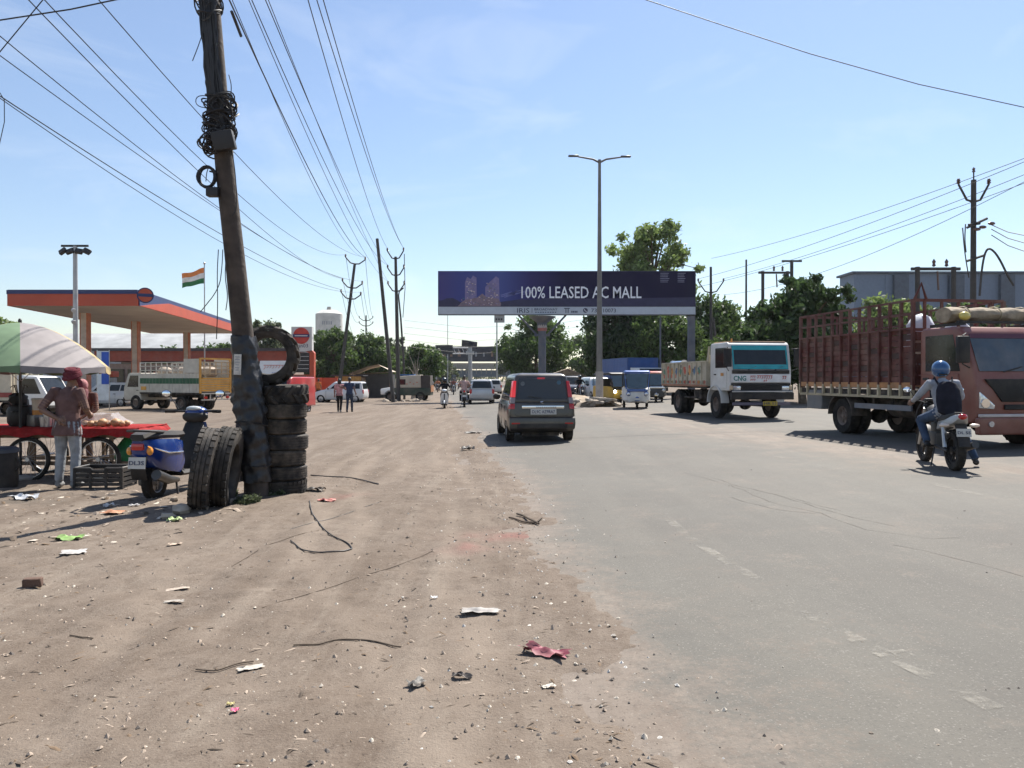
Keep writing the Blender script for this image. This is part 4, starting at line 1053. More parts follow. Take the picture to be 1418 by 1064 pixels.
# floodlight mast
fm = root('floodlight_mast', 'grey mast with crossbar of floodlights before the canopy', 'light mast', gp(105, 37)); zf = lambda y: P(105, y, 37).z - fm.location.z
b = MB(); b.tube([(0, 0, -.1), (0, 0, zf(341))], [.13, .10], 10); b.build('pole', mat('galvanised'), fm)
b = MB(); b.box((-.02, 0, zf(341)), (1.32, .07, .1)); b.build('crossbar', blackm(), fm)
for x, an in ((-.55, 35), (-.2, 20), (.24, -10), (.62, -25)):
    b = MB(); b.box((0, 0, 0), (.36, .16, .26)); o = b.build('floodlight', blackm(), fm, .02, 1, loc=(x, -.1, zf(341) - .28)); o.rotation_euler = (R(-30), R(-an), 0)
for y in (430, 446): b = MB(); b.tube([(-.05, -.1, zf(y)), (.1, -.3, zf(y) - .05)], .1, 8); b.build('speaker_horn', mat('galvanised'), fm)
# flag
fg = root('flag', 'tricolour flag waving on a thin pole behind the canopy', 'flag', gp(283.5, 72)); zf = lambda y: P(283, y, 72).z - fg.location.z
b = MB(); b.tube([(0, 0, 0), (0, 0, zf(366))], [.07, .05], 8); b.build('pole', mat('galvanised'), fg)
b = MB(); b.ell((0, 0, zf(365)), (.12, .12, .12), 8); b.build('finial', steel(), fg)
cols = [mat('saffron', (0.62, 0.20, 0.05), .8), mat('flag_white', (0.7, 0.7, 0.68), .8), mat('flag_green', (0.03, 0.17, 0.06), .8)]
b = MB(); nu, nv = 22, 9; vs_ = []
for j in range(nv + 1):
    for i in range(nu + 1):
        u, v_ = i / nu, j / nv; x = -.03 - u * 2.2
        top = zf(371) - 0.55 * u - .9 * u * u * (1 - u) ; bot = zf(393) - .42 * u
        z = top * (1 - v_) + bot * v_ + .05 * math.sin(u * 9)
        vs_.append((x, .28 * math.sin(u * 7 + v_ * 1.2) * u, z))
for j in range(nv):
    for i in range(nu):
        a = j * (nu + 1) + i; b.f.append([a, a + 1, a + nu + 2, a + nu + 1]); b.m.append(min(2, j // 3)); b.sm.append(True)
b.v = vs_; b.build('cloth', cols, fg)
b = MB(); b.tube([(-1.0 + math.cos(a) * .22, .28 * math.sin(7.3) * .5 - .02, (zf(371) + zf(393)) / 2 - .38 + math.sin(a) * .22) for a in [k / 14 * 6.283 for k in range(14)]], .02, 4, close=True); b.build('wheel_emblem', navy, fg)
# stalls between totem and jeep
sl = root('market_stall', 'dark roadside stall with tan tarpaulin roof near the jeep', 'stall', gp(514, 66))
b = MB(); b.box((.2, 1, 1.0), (3.2, 1.6, 2.2)); b.build('wall', mat('stall_dark', (0.04, 0.04, 0.04)), sl)
b = MB(); b.loft([[Vector((-1.9, -.6, 2.1)), Vector((-.4, .2, 2.75)), Vector((.55, .3, 2.95)), Vector((1.9, -.4, 2.3))], [Vector((-2.0, 2.2, 2.0)), Vector((-.4, 2.2, 2.6)), Vector((.55, 2.2, 2.8)), Vector((1.9, 2.2, 2.3))]], cap=False, sm=False)
rf = b.build('tarpaulin', mat('tarp_tan', (0.46, 0.37, 0.28), .8, var=.2), sl)
for x in (-1.5, 1.7): b = MB(); b.tube([(x, -.5, 0), (x, -.5, 2.3)], .05, 6); b.build('post', woodb(), sl)
s2 = root('wooden_kiosk', 'yellow brown plank kiosk behind the walking couple', 'stall', gp(482, 63))
for k in range(9): b = MB(); b.box((-.95 + k * .24, 0, .95), (.22, .08, 1.9)); b.build('plank', mat('plank_yellow', (0.42, 0.27, 0.09), .8, var=.3), s2)
b = MB(); b.box((0, .9, .9), (2.2, 1.7, 1.85)); b.build('body', woodb(), s2); b = MB(); b.box((0, .8, 1.98), (2.6, 2.2, .08)); b.build('roof', mat('kiosk_roof'), s2)

# ================================================================== vehicle kit
WH = {}
def wheel(parent, x, y, r, w_, rim=.62, kind='car', steer=0, tyre=None):
    """wheel at hub x,y (z=r), axis along local y; wheel > tyre"""
    key = (r, w_, rim, kind)
    if key not in WH:
        Mx = RX(R(90)); rr = r * rim; h = w_ / 2
        b = MB(); b.lathe([(rr * .96, -h * .7), (rr, -h), (r * .93, -h), (r * .985, -h * .72), (r, -h * .4), (r, h * .4), (r * .985, h * .72), (r * .93, h), (rr, h), (rr * .96, h * .7)], 28, Mx)
        if kind in ('truck', 'car', 'bike'):
            for k in range(26):
                a = 2 * math.pi * k / 26
                for sg in (-1, 1): b.box((0, 0, 0), (r * .09, h * .55, r * .035), 0, 0, Mx @ RZ(a) @ T(r * 1.0, 0, sg * h * .45) @ RY(R(90)) @ RX(0) @ RZ(R(90)))
        ty = b.build('tyre', rubber()); tm = ty.data; bpy.data.objects.remove(ty)
        b = MB()
        if kind == 'spoke':
            b.lathe([(rr * .93, -h * .6), (rr * 1.0, -h * .6), (rr * 1.0, h * .6), (rr * .93, h * .6)], 28, Mx); b.disc(.035, .035, -h * .9, h * .9, 10, Mx)
            for k in range(18):
                a = 2 * math.pi * k / 18; b.tube([Mx @ Vector((.03 * math.cos(a + .8), .03 * math.sin(a + .8), (k % 2 - .5) * h)), Mx @ Vector((rr * .95 * math.cos(a), rr * .95 * math.sin(a), 0))], .0035, 4)
        elif kind == 'bike':
            b.lathe([(rr * .86, -h * .6), (rr * 1.0, -h * .6), (rr * 1.0, h * .6), (rr * .86, h * .6)], 28, Mx); b.disc(.06, .06, -h * .9, h * .9, 12, Mx)
            for k in range(5):
                a = 2 * math.pi * k / 5; b.tube([Mx @ Vector((.04 * math.cos(a), .04 * math.sin(a), 0)), Mx @ Vector((rr * .9 * math.cos(a + .25), rr * .9 * math.sin(a + .25), 0))], .018, 6)
        else:
            b.lathe([(.02, h * .35), (rr * .35, h * .5), (rr * .4, h * .2), (rr * .8, h * .1), (rr * .9, h * .75), (rr * .99, h * .85), (rr * .99, -h * .8), (rr * .8, -h * .6), (.02, -h * .6)], 24, Mx)
            b.disc(rr * .2, rr * .16, h * .3, h * .8, 12, Mx)
            for k in range(6 if kind == 'truck' else 5):
                a = 2 * math.pi * k / (6 if kind == 'truck' else 5); b.disc(rr * .05, rr * .05, h * .4, h * .62, 6, Mx @ T(rr * .3 * math.cos(a), rr * .3 * math.sin(a), 0))
                b.box((rr * .62 * math.cos(a), rr * .62 * math.sin(a), h * .3), (rr * .34, rr * .10, h * .25), a, 0, Mx)
        rmm = {'car': mat('rim_grey', (0.28, 0.28, 0.29), .4, .7, dust=.35), 'truck': mat('rim_brown', (0.16, 0.12, 0.10), .7, dust=.5), 'bike': blackm(), 'spoke': steel()}[kind]
        ro = b.build('wheel', rmm); rm = ro.data; bpy.data.objects.remove(ro)
        WH[key] = (rm, tm)
    rm, tm = WH[key]
    o = link('wheel', rm, parent, (x, y, r), (0, 0, steer + (math.pi if y < 0 else math.pi) * 0 + (0 if y < 0 else math.pi)))
    link('tyre', tm, o)
    return o
def plate(parent, pos, face, wd, ht, body, m=None, im=None):
    f = Vector(face).normalized(); b = MB(); M_ = T(pos) @ f.to_track_quat('Z', 'Y').to_matrix().to_4x4()
    u = Vector((0, 0, 1)); u = (u - f * u.dot(f)).normalized(); x = u.cross(f); M_ = Matrix((x, u, f)).transposed().to_4x4(); M_.translation = Vector(pos)
    b.box((0, 0, 0), (wd, ht, .015), 0, 0, M_); o = b.build('number_plate', m or mat('plate_white', (0.55, 0.54, 0.50), .6, var=.15, dust=.3), parent)
    if body: textfit('lettering', body, im or ink, o, Vector(pos) + f * .011, wd * .88, ht * (.62 if ht < wd * .4 else .36), face, .012, .002)
    return o
def cut_cyl(o, cuts):
    dg = None
    for (x, y, z, r, d_) in cuts:
        b = MB(); b.disc(r, r, -d_ / 2, d_ / 2, 24, T(x, y, z) @ RX(R(90))); c = b.build('cutter', plast())
        m_ = o.modifiers.new('b', 'BOOLEAN'); m_.operation = 'DIFFERENCE'; m_.solver = 'EXACT'; m_.object = c
        dg = bpy.context.evaluated_depsgraph_get(); me = bpy.data.meshes.new_from_object(o.evaluated_get(dg)); o.modifiers.clear(); o.data = me; bpy.data.objects.remove(c)
    me.polygons.foreach_set('use_smooth', [True] * len(me.polygons)); me.set_sharp_from_angle(angle=R(38))
def car(label, loc, rz, paint, L=3.65, W=1.62, H=1.6, belt=.95, hood=.9, rr=.16, ws=.62, wr=.29, fd=.55, rd=.6, detail=True, group=None, name='parked_car', glass=None, tail=True):
    o = root(name, label, 'car', loc, rz, group); hw = W / 2; xr, xf = -L / 2, L / 2; xw = xf - hood; glass = glass or glassd()
    st_ = [(xr, .40, .70, .86), (xr + .03, .30, belt - .06, .95), (xr + .10, .25, belt, .985), (xr + .4, .2, belt + .01, 1), (0, .2, belt, 1.0), (xw, .2, belt - .01, .995), (xw + .25, .2, belt - .06, .985), (xf - .3, .2, belt - .16, .95), (xf - .07, .25, belt - .27, .87), (xf, .36, belt - .36, .78)]
    rings = []
    for x, zl, zt_, k in st_:
        h = zt_ - zl; half = [(.72, zl), (.93, zl + .05 * h), (.985, zl + .22 * h), (1.0, zl + .5 * h), (.99, zl + .7 * h), (.965, zl + .9 * h), (.90, zl + h)]
        rings.append([Vector((x, hw * k * a, z)) for a, z in half] + [Vector((x, -hw * k * a, z)) for a, z in half[::-1]])
    b = MB(); b.loft(rings); body = b.build('body', paint, o)
    xa, xb = xf - fd - .08, xr + rd
    cut_cyl(body, [(x, s_ * hw, wr, wr + .045, .5) for x in (xa, xb) for s_ in (1, -1)])
    Bx0, Bx1, Bh, Rx0, Rx1, Rh, zR = xr + .06, xw + .02, hw * .925, xr + rr, xw - ws, hw * .76, H - .06
    ring = lambda x0, x1, h, z: [Vector((x0, -h, z)), Vector((x1, -h, z)), Vector((x1, h, z)), Vector((x0, h, z))]
    b = MB(); b.loft([ring(Bx0, Bx1, Bh, belt - .04), ring(Rx0, Rx1, Rh, zR), ring(Rx0 + .12, Rx1 - .12, Rh - .12, H)], sm=False); b.build('cabin', paint, o, .07, 4)
    A = ring(Bx0, Bx1, Bh, belt - .04); D = ring(Rx0, Rx1, Rh, zR)
    ql = (A[2], A[3], D[3], D[2]); qr = (A[0], A[1], D[1], D[0]); qf = (A[1], A[2], D[2], D[1]); qb = (A[3], A[0], D[0], D[3])
    for q, fl in ((qr, 0), (ql, 1)):
        for u0, u1 in ((.07, .22), (.25, .53), (.56, .88)):
            if fl: u0, u1 = 1 - u1, 1 - u0
            b = MB(); b.panel(q, u0, u1, .16, .86, .002, .012); b.build('window', glass, o, .006, 1)
    b = MB(); b.panel(qf, .07, .93, .08, .93, .002, .012); b.build('windshield', glass, o, .006, 1)
    b = MB(); b.panel(qb, .08, .92, .14, .9, .002, .014); b.build('rear_window', glass, o, .006, 1)
    for s_ in (1, -1):
        wheel(o, xa, s_ * (hw - .10), wr, .19, .62); wheel(o, xb, s_ * (hw - .10), wr, .19, .62)
        b = MB(); b.ell((xw - .28, s_ * (hw + .06), belt + .06), (.05, .11, .08), 10); b.build('side_mirror', plast(), o)
        b = MB(); b.ell((xf - .13, s_ * hw * .66, belt - .36), (.10, .17, .085), 10); b.build('headlight', lensc(), o)
        if tail: b = MB(); b.box((xr + .045, s_ * hw * .86, belt - .17), (.1, .16, .28)); b.build('tail_light', redlens(), o, .03)
        if detail:
            for xd in (xb + .42, xb + .42 + .95): b = MB(); b.box((xd, s_ * hw * .985, belt - .14), (.16, .035, .03)); b.build('door_handle', plast(), o, .008, 1)
            for xd in (xb + .36, xb + 1.36, xa - .38): b = MB(); b.box((xd, s_ * (hw * .99), .6), (.012, .012, .5)); b.build('door_seam', plast(), o)
    b = MB(); b.box((xf - .045, 0, belt - .43), (.06, W * .5, .09)); b.build('grille', plast(), o, .01, 1)
    b = MB(); b.box((xf - .06, 0, .36), (.09, W * .6, .12)); b.build('air_intake', plast(), o, .02, 1)
    return o, dict(qb=qb, xr=xr, hw=hw, belt=belt, H=H, xf=xf, xw=xw)

# ================================================================== people
skin = mat('skin', (0.20, 0.11, 0.07), .55, var=.12, sc=8)
def stand(**k):
    J = dict(pel=(0, 0, .93), chest=(.01, 0, 1.26), neck=(0, 0, 1.46), head=(.03, 0, 1.60),
             shL=(0, .185, 1.40), elL=(-.03, .24, 1.13), wrL=(.05, .25, .89), shR=(0, -.185, 1.40), elR=(-.03, -.24, 1.13), wrR=(.05, -.25, .89),
             hipL=(0, .09, .92), knL=(.03, .10, .50), anL=(0, .10, .09), toL=(.15, .12, .035), hipR=(0, -.09, .92), knR=(.03, -.10, .50), anR=(0, -.10, .09), toR=(.15, -.12, .035))
    J.update(k); return {a: Vector(p) for a, p in J.items()}
def figure(label, loc, rz, J, shirt, trousers, shoe=None, sc=1.0, vox=.016, hem=0.0, sleeve='short', group=None, hair='hair', name='person', loose=1.0, tl=1.0, look=0, extra=None):
    o = root(name, label, 'person', loc, rz, group); shoe = shoe or blackm()
    prim = []   # (MB, material index)
    def tb(pts, rs, mi, n=10, flat=1.0): b = MB(); b.tube(pts, rs, n, flat=flat); prim.append((b, mi))
    def el(c, r, mi, M_=None): b = MB(); b.ell(c, r, 12, M_); prim.append((b, mi))
    pel, ch, nk, hd = J['pel'], J['chest'], J['neck'], J['head']
    lat = (J['shL'] - J['shR']).normalized(); lath = (J['hipL'] - J['hipR']).normalized()
    up = (nk - pel).normalized()
    # torso as oval rings
    def ring(c, la, ax, rw, rd, n=16):
        fw = la.cross(ax).normalized(); fw = -fw
        return [c + la * (math.cos(a) * rw) + fw * (math.sin(a) * rd) for a in [j / n * 6.283 for j in range(n)]]
    b = MB(); L_ = loose
    rs_ = [ring(pel - up * .07, lath, up, .135, .105), ring(pel, lath, up, .165 * L_, .12 * L_), ring(pel.lerp(ch, .45), lath, up, .148 * L_, .112 * L_), ring(ch, lat, up, .172 * L_, .122 * L_), ring(ch.lerp(nk, .55), lat, up, .17, .105), ring(ch.lerp(nk, .85), lat, up, .11, .075), ring(nk, lat, up, .055, .055)]
    if hem: rs_ = [ring(pel - up * hem, lath, Vector((0, 0, 1)), .19 * L_, .145 * L_), ring(pel - up * hem * .5, lath, Vector((0, 0, 1)), .185 * L_, .14 * L_)] + rs_[1:]
    b.loft(rs_); prim.append((b, 1))
    b = MB(); b.loft([ring(pel - up * .09, lath, up, .13, .10), ring(pel + up * .02, lath, up, .15, .11)]); prim.append((b, 2))
    tb([nk - up * .05, nk.lerp(hd, .5)], [.06, .052], 0)
    hdir = (hd - nk).normalized()
    el(hd, (.092, .075, .112), 0, RZ(look)); el(hd + Vector((.03, 0, -.055)), (.058, .055, .06), 0, RZ(look))
    fx = RZ(look).to_3x3() @ Vector((1, 0, 0)); fy = RZ(look).to_3x3() @ Vector((0, 1, 0))
    tb([hd + fx * .085 + Vector((0, 0, .01)), hd + fx * .112 + Vector((0, 0, -.022))], [.008, .014], 0, 6)
    for s_ in (1, -1): el(hd + fy * s_ * .077 + Vector((0, 0, -.005)), (.02, .01, .03), 0)
    hands = []
    for S_ in 'LR':
        sh, e, wr = J['sh' + S_], J['el' + S_], J['wr' + S_]
        tb([sh.lerp(nk, .35) - up * .03, sh, sh.lerp(e, .5), e], [.07, .066 * L_, .056 * L_, .046 * L_], 1)
        ms_ = 1 if sleeve == 'long' else 0
        if sleeve == 'short': tb([sh.lerp(e, .55), e], [.052, .044], 0)
        tb([e, e.lerp(wr, .35), wr], [.045 if ms_ else .041, .042 if ms_ else .04, .034 if ms_ else .027], ms_)
        d_ = (wr - e).normalized(); el(wr + d_ * .045, (.045, .045, .05), 0); hands.append((wr, d_, S_))
        hp, kn, an, to = J['hip' + S_], J['kn' + S_], J['an' + S_], J['to' + S_]
        tb([hp + Vector((0, 0, .02)), hp.lerp(kn, .35), kn], [.092 * tl, .085 * tl, .064 * tl], 2)
        tb([kn, kn.lerp(an, .35), an + (kn - an).normalized() * .02], [.064 * tl, .062 * tl, .052 * tl], 2)
        fd_ = (to - an); fd_.z = 0; fd_ = fd_.normalized() if fd_.length > 1e-4 else Vector((1, 0, 0))
        tb([an - fd_ * .05 + Vector((0, 0, -.03)), an + Vector((0, 0, -.03)), an.lerp(to, .6) , to], [.04, .048, .043, .03], 3, 10)
    if extra: extra(tb, el)
    b = MB()
    for q, mi in prim: b.add(q.v, q.f, mi)
    kd_pts = [(Vector(q.v[i]), mi) for q, mi in prim for i in range(len(q.v))]
    # denser samples so long tubes classify well
    for q, mi in prim:
        for f_ in q.f:
            if len(f_) == 4:
                c4 = [Vector(q.v[i]) for i in f_]
                for u in (.25, .5, .75):
                    kd_pts.append((c4[0].lerp(c4[3], u), mi)); kd_pts.append((c4[1].lerp(c4[2], u), mi))
    kd = KDTree(len(kd_pts))
    for i, (p, mi) in enumerate(kd_pts): kd.insert(p, i)
    kd.balance()
    body = b.build('body', skin, o)
    m_ = body.modifiers.new('r', 'REMESH'); m_.mode = 'VOXEL'; m_.voxel_size = vox
    m2 = body.modifiers.new('s', 'SMOOTH'); m2.factor = .5; m2.iterations = 3
    dg = bpy.context.evaluated_depsgraph_get(); me = bpy.data.meshes.new_from_object(body.evaluated_get(dg)); body.modifiers.clear()
    me.materials.clear()
    for mm_ in (skin, shirt, trousers, shoe): me.materials.append(mm_)
    ids = [kd_pts[kd.find(p.center)[1]][1] for p in me.polygons]
    me.polygons.foreach_set('material_index', ids); me.polygons.foreach_set('use_smooth', [True] * len(ids))
    # fingers, rooted in the palm
    fb = MB()
    for wr, d_, S_ in hands:
        s_ = 1 if S_ == 'L' else -1
        side = d_.cross(Vector((0, s_, 0.2))).normalized(); nrm_ = side.cross(d_).normalized()
        for k, ln in enumerate((.07, .08, .075, .06)):
            a = wr + d_ * .07 + side * (k - 1.5) * .019
            fb.tube([a, a + d_ * ln * .55 + nrm_ * .012 * s_, a + d_ * ln * .85 + nrm_ * .035 * s_], [.0095, .009, .007], 6)
        a = wr + d_ * .02 + side * -.03; fb.tube([a, a + d_ * .035 - side * .025, a + d_ * .065 - side * .028 + nrm_ * .02 * s_], [.011, .01, .008], 6)
    bm = bmesh.new(); bm.from_mesh(me); tm_ = bpy.data.meshes.new('t'); tm_.from_pydata(fb.v, [], fb.f); tm_.polygons.foreach_set('use_smooth', [True] * len(fb.f)); bm.from_mesh(tm_); bm.to_mesh(me); bm.free()
    body.data = me
    if hair == 'hair':
        b = MB(); b.ell(hd + Vector((-.018, 0, .028)) , (.092, .083, .102), 14, RZ(look)); b.build('hair', mat('hair_black', (0.012, 0.01, 0.009), .5), o)
    if hair != 'helmet':
        for s_ in (1, -1):
            b = MB(); b.ell(hd + fx * .078 + fy * s_ * .03 + Vector((0, 0, .004)), (.014, .014, .009), 8); b.build('eye', mat('eye', (0.03, 0.02, 0.018), .2), o)
        b = MB(); b.ell(hd + fx * .088 + Vector((0, 0, -.06)), (.008, .024, .007), 8); b.build('mouth', mat('lips', (0.22, 0.07, 0.06), .5), o)
    o.scale = (sc, sc, sc)
    return o
def helmet(o, hd, m_, visor=True, r=.148):
    b = MB(); b.ell(hd + Vector((-.005, 0, .01)), (r * 1.05, r * .92, r), 18)
    b.v = [(x, y, max(z, hd.z - .105)) for x, y, z in b.v]; h = b.build('helmet', m_, o)
    if visor:
        b = MB(); b.ell(hd + Vector((.028, 0, .0)), (r * .93, r * .80, r * .48), 14); b.build('visor', glassd(), h)
    b = MB(); b.tube([hd + Vector((-r * .9, y, -.07)) for y in (-.06, 0, .06)], .012, 6); b.build('helmet_rim', plast(), h)
    return h
cl = lambda n, c=None, **k: mat('cloth_' + n, c, .9, var=.22, sc=9, bump=.9, bs=13, spec=.2, **k)

# ================================================================== two wheelers
def two_tubes(o, nm, pts, r, m_, n=8): b = MB(); b.tube(pts, r, n); return b.build(nm, m_, o)
def motorcycle(label, loc, rz, tank, group=None, pl='', name='motorcycle', steer=0, cowl=None):
    o = root(name, label, 'motorcycle', loc, rz, group); r = .30; wb = 1.32; cowl = cowl or mat('bike_silver', (0.42, 0.42, 0.42), .35, .4)
    wheel(o, 0, -.0001, r, .12, .70, 'bike'); wheel(o, wb, -.0001, r, .10, .72, 'bike', steer)
    for s_ in (1, -1):
        two_tubes(o, 'fork_leg', [(wb, s_ * .09, r), (wb - .28, s_ * .09, .92)], .026, steel()); two_tubes(o, 'swing_arm', [(0, s_ * .10, r), (.5, s_ * .11, .34)], .026, blackm())
        two_tubes(o, 'shock_absorber', [(.04, s_ * .13, r + .05), (.16, s_ * .12, .72)], .03, steel())
        b = MB(); b.ell((-.16, s_ * .21, .70), (.05, .075, .032), 8); b.build('turn_indicator', amber() if 0 else mat('indicator_pale', (0.6, 0.5, 0.42), .3), o)
        two_tubes(o, 'mirror_stalk', [(wb - .38, s_ * .26, 1.06), (wb - .36, s_ * .34, 1.2)], .007, blackm(), 5)
        b = MB(); b.ell((wb - .37, s_ * .40, 1.22), (.022, .075, .05), 10); mi_ = b.build('mirror', plast(), o)
        b = MB(); b.ell((wb - .385, s_ * .40, 1.22), (.012, .066, .043), 10); b.build('mirror_glass', mirrorg(), mi_)
        two_tubes(o, 'foot_peg', [(.55, s_ * .12, .33), (.55, s_ * .26, .33)], .018, rubber(), 6)
    b = MB(); b.tube([(wb - .5, .36, 1.02), (wb - .40, .26, 1.05), (wb - .32, .1, 1.0), (wb - .32, -.1, 1.0), (wb - .40, -.26, 1.05), (wb - .5, -.36, 1.02)], .014, 6); hb = b.build('handlebar', blackm(), o)
    for s_ in (1, -1): two_tubes(hb, 'grip', [(wb - .49, s_ * .35, 1.02), (wb - .43, s_ * .28, 1.045)], .021, rubber(), 8)
    b = MB(); b.ell((wb - .22, 0, .92), (.09, .11, .11), 12); hl = b.build('headlamp', plast(), o)
    b = MB(); b.ell((wb - .165, 0, .92), (.05, .085, .09), 12); b.build('headlamp_lens', lensc(), hl)
    b = MB(); b.box((wb - .28, 0, 1.05), (.12, .18, .05)); b.build('instrument_cluster', plast(), o, .015)
    b = MB(); b.loft([[Vector((x, math.cos(a) * w_, z + math.sin(a) * h_)) for a in [j / 12 * 6.283 for j in range(12)]] for x, w_, z, h_ in ((.50, .08, .80, .07), (.60, .125, .84, .10), (.78, .145, .87, .125), (.94, .11, .86, .11), (1.02, .05, .82, .06))]); b.build('fuel_tank', tank, o)
    b = MB(); b.loft([[Vector((x, y, z)) for y, z in ((-w_, z0), (w_, z0), (w_ * .85, z0 + h_), (-w_ * .85, z0 + h_))] for x, w_, z0, h_ in ((-.18, .08, .84, .06), (.1, .13, .77, .08), (.35, .135, .74, .07), (.55, .09, .78, .08))]); b.build('seat', plast(), o, .02)
    b = MB(); b.loft([[Vector((x, y, z)) for y, z in ((-w_, z0), (w_, z0), (w_ * .8, z0 + h_), (-w_ * .8, z0 + h_))] for x, w_, z0, h_ in ((-.30, .07, .80, .07), (-.2, .11, .73, .13), (.1, .14, .66, .13), (.42, .13, .6, .14))]); b.build('tail_cowl', cowl, o, .02)
    b = MB(); b.ell((-.28, 0, .835), (.05, .07, .045), 10); b.build('tail_light', redlens(), o)
    b = MB(); b.loft([[Vector((x, -.08, z)), Vector((x, .08, z)), Vector((x - .02, .08, z + .01)), Vector((x - .02, -.08, z + .01))] for x, z in ((-.18, .72), (-.33, .5), (-.36, .38))]); b.build('rear_mudguard', plast(), o, .006, 1)
    plate(o, (-.335, 0, .60), (-1, 0, .2), .2, .12, pl)
    b = MB(); b.lathe([(r + .03, -.055), (r + .04, 0), (r + .03, .055), (r + .022, .0)], 28, T(wb, 0, r) @ RX(R(90))); 
    b.f = [f_ for f_ in b.f if min(b.v[i][2] for i in f_) > r + .1]; b.m = b.m[:len(b.f)]; b.sm = b.sm[:len(b.f)]; b.build('front_mudguard', plast(), o)
    b = MB(); b.box((.66, 0, .42), (.34, .22, .26)); b.box((.72, 0, .6), (.2, .16, .2)); b.build('engine', mat('engine_grey', (0.10, 0.10, 0.10), .5, .5, dust=.3), o, .03)
    b = MB(); b.tube([(.8, -.1, .36), (.55, -.15, .25), (.2, -.17, .3), (-.25, -.19, .42)], [.02, .025, .045, .055], 10); b.build('exhaust', mat('exhaust_dark', (0.08, 0.075, 0.07), .4, .6), o)
    b = MB(); b.tube([(.15, 0, .66), (.5, 0, .62), (.95, 0, .78), (wb - .3, 0, .9)], .035, 8); b.tube([(.5, 0, .62), (.55, 0, .3), (.85, 0, .3), (.95, 0, .75)], .025, 8); b.build('frame', blackm(), o)
    b = MB(); b.tube([(.5, .12, .33), (.42, .2, .02)], .012, 6); b.build('side_stand', blackm(), o)
    return o
def scooter(label, loc, rz, paint, group=None, steer=0.0, name='scooter', trim=None, pl='', dark=None):
    o = root(name, label, 'scooter', loc, rz, group); r = .215; wb = 1.25
    wheel(o, 0, -.0001, r, .10, .62, 'car'); wheel(o, wb, -.0001, r, .10, .62, 'car', steer)
    sec = lambda x, w0, z0, w1, z1, w2, z2: [Vector((x, a * s_, z)) for s_, lst in ((1, ((w0, z0), (w1, z1), (w2, z2))), (-1, ((w2, z2), (w1, z1), (w0, z0)))) for a, z in lst]
    b = MB(); b.loft([sec(-.34, .06, .58, .085, .64, .06, .72), sec(-.26, .10, .44, .15, .58, .11, .73), sec(-.05, .15, .36, .20, .52, .15, .72), sec(.25, .15, .30, .19, .5, .14, .70), sec(.42, .12, .28, .15, .42, .12, .66)]); b.build('rear_body', paint, o, ang=50)
    b = MB(); b.loft([sec(-.36, .05, .72, .09, .75, .07, .79), sec(-.1, .12, .73, .15, .77, .12, .83), sec(.25, .12, .71, .15, .745, .12, .79), sec(.5, .08, .70, .11, .74, .08, .78)]); b.build('seat', plast(), o)
    b = MB(); b.loft([sec(.36, .13, .24, .17, .27, .14, .31), sec(.8, .13, .22, .17, .25, .14, .28), sec(.88, .12, .24, .16, .3, .12, .36)]); b.build('floorboard', dark or plast(), o)
    b = MB(); b.loft([[Vector((x + t_ * .05, a * w_, z)) for t_, a in ((0, -1), (.3, -.6), (1, 0), (.3, .6), (0, 1), (-.6, .6), (-.6, -.6))] for x, w_, z in ((.86, .19, .26), (.92, .215, .45), (.96, .2, .66), (1.0, .13, .86))]); b.build('front_apron', paint, o)
    b = MB(); b.loft([[Vector((x, -w_, z)), Vector((x, w_, z)), Vector((x - .05, w_ * .8, z)), Vector((x - .05, -w_ * .8, z))] for x, w_, z in ((.83, .175, .27), (.875, .2, .45), (.915, .185, .66), (.955, .12, .86))]); b.build('inner_panel', plast(), o, .01, 1)
    b = MB(); b.ell((.97, 0, .93), (.12, .17, .09), 12); b.build('lower_cover', plast(), o)
    b = MB(); b.tube([(1.0, 0, .85), (wb - .02, 0, .4)], .03, 8); b.tube([(wb - .04, .08, .45), (wb, .08, r)], .022, 6); b.tube([(wb - .04, -.08, .45), (wb, -.08, r)], .022, 6); b.build('fork', blackm(), o)
    b = MB(); b.ell((wb - .02, 0, r + .1), (.24, .075, .17), 12); b.v = [(x, y, max(z, r + .09)) for x, y, z in b.v]; b.build('front_mudguard', paint, o)
    b = MB(); b.ell((1.0, 0, .98), (.13, .15, .085), 14); hc = b.build('handlebar_cover', paint, o)
    b = MB(); b.ell((1.09, 0, .97), (.05, .09, .055), 12); b.build('headlamp', lensc(), hc)
    b = MB(); b.ell((.93, 0, 1.035), (.06, .1, .035), 10); b.build('instrument_panel', mat('panel_pale', (0.5, 0.52, 0.5), .2), hc)
    b = MB(); b.tube([(.90, .36, 1.0), (.96, .2, 1.0), (.96, -.2, 1.0), (.90, -.36, 1.0)], .016, 6); hb = b.build('handlebar', blackm(), o)
    for s_ in (1, -1):
        two_tubes(hb, 'grip', [(.895, s_ * .37, 1.0), (.94, s_ * .25, 1.0)], .022, rubber())
        two_tubes(o, 'mirror_stalk', [(.96, s_ * .22, 1.03), (.93, s_ * .32, 1.2)], .007, blackm(), 5)
        b = MB(); b.ell((.92, s_ * .36, 1.23), (.02, .07, .05), 10); mi_ = b.build('mirror', plast(), o); b = MB(); b.ell((.908, s_ * .36, 1.23), (.012, .06, .043), 10); b.build('mirror_glass', mirrorg(), mi_)
        b = MB(); b.ell((-.3, s_ * .12, .60), (.04, .035, .05), 8); b.build('turn_indicator', amber(), o)
        b = MB(); b.tube([(-.32, s_ * .10, .66), (-.05, s_ * .205, .56), (.3, s_ * .19, .54)], .010, 5); b.build('trim_strip', trim or chrome(), o)
    b = MB(); b.tube([(-.05, .14, .80), (-.33, .13, .83), (-.42, 0, .84), (-.33, -.13, .83), (-.05, -.14, .80)], .014, 6); b.build('grab_rail', blackm(), o)
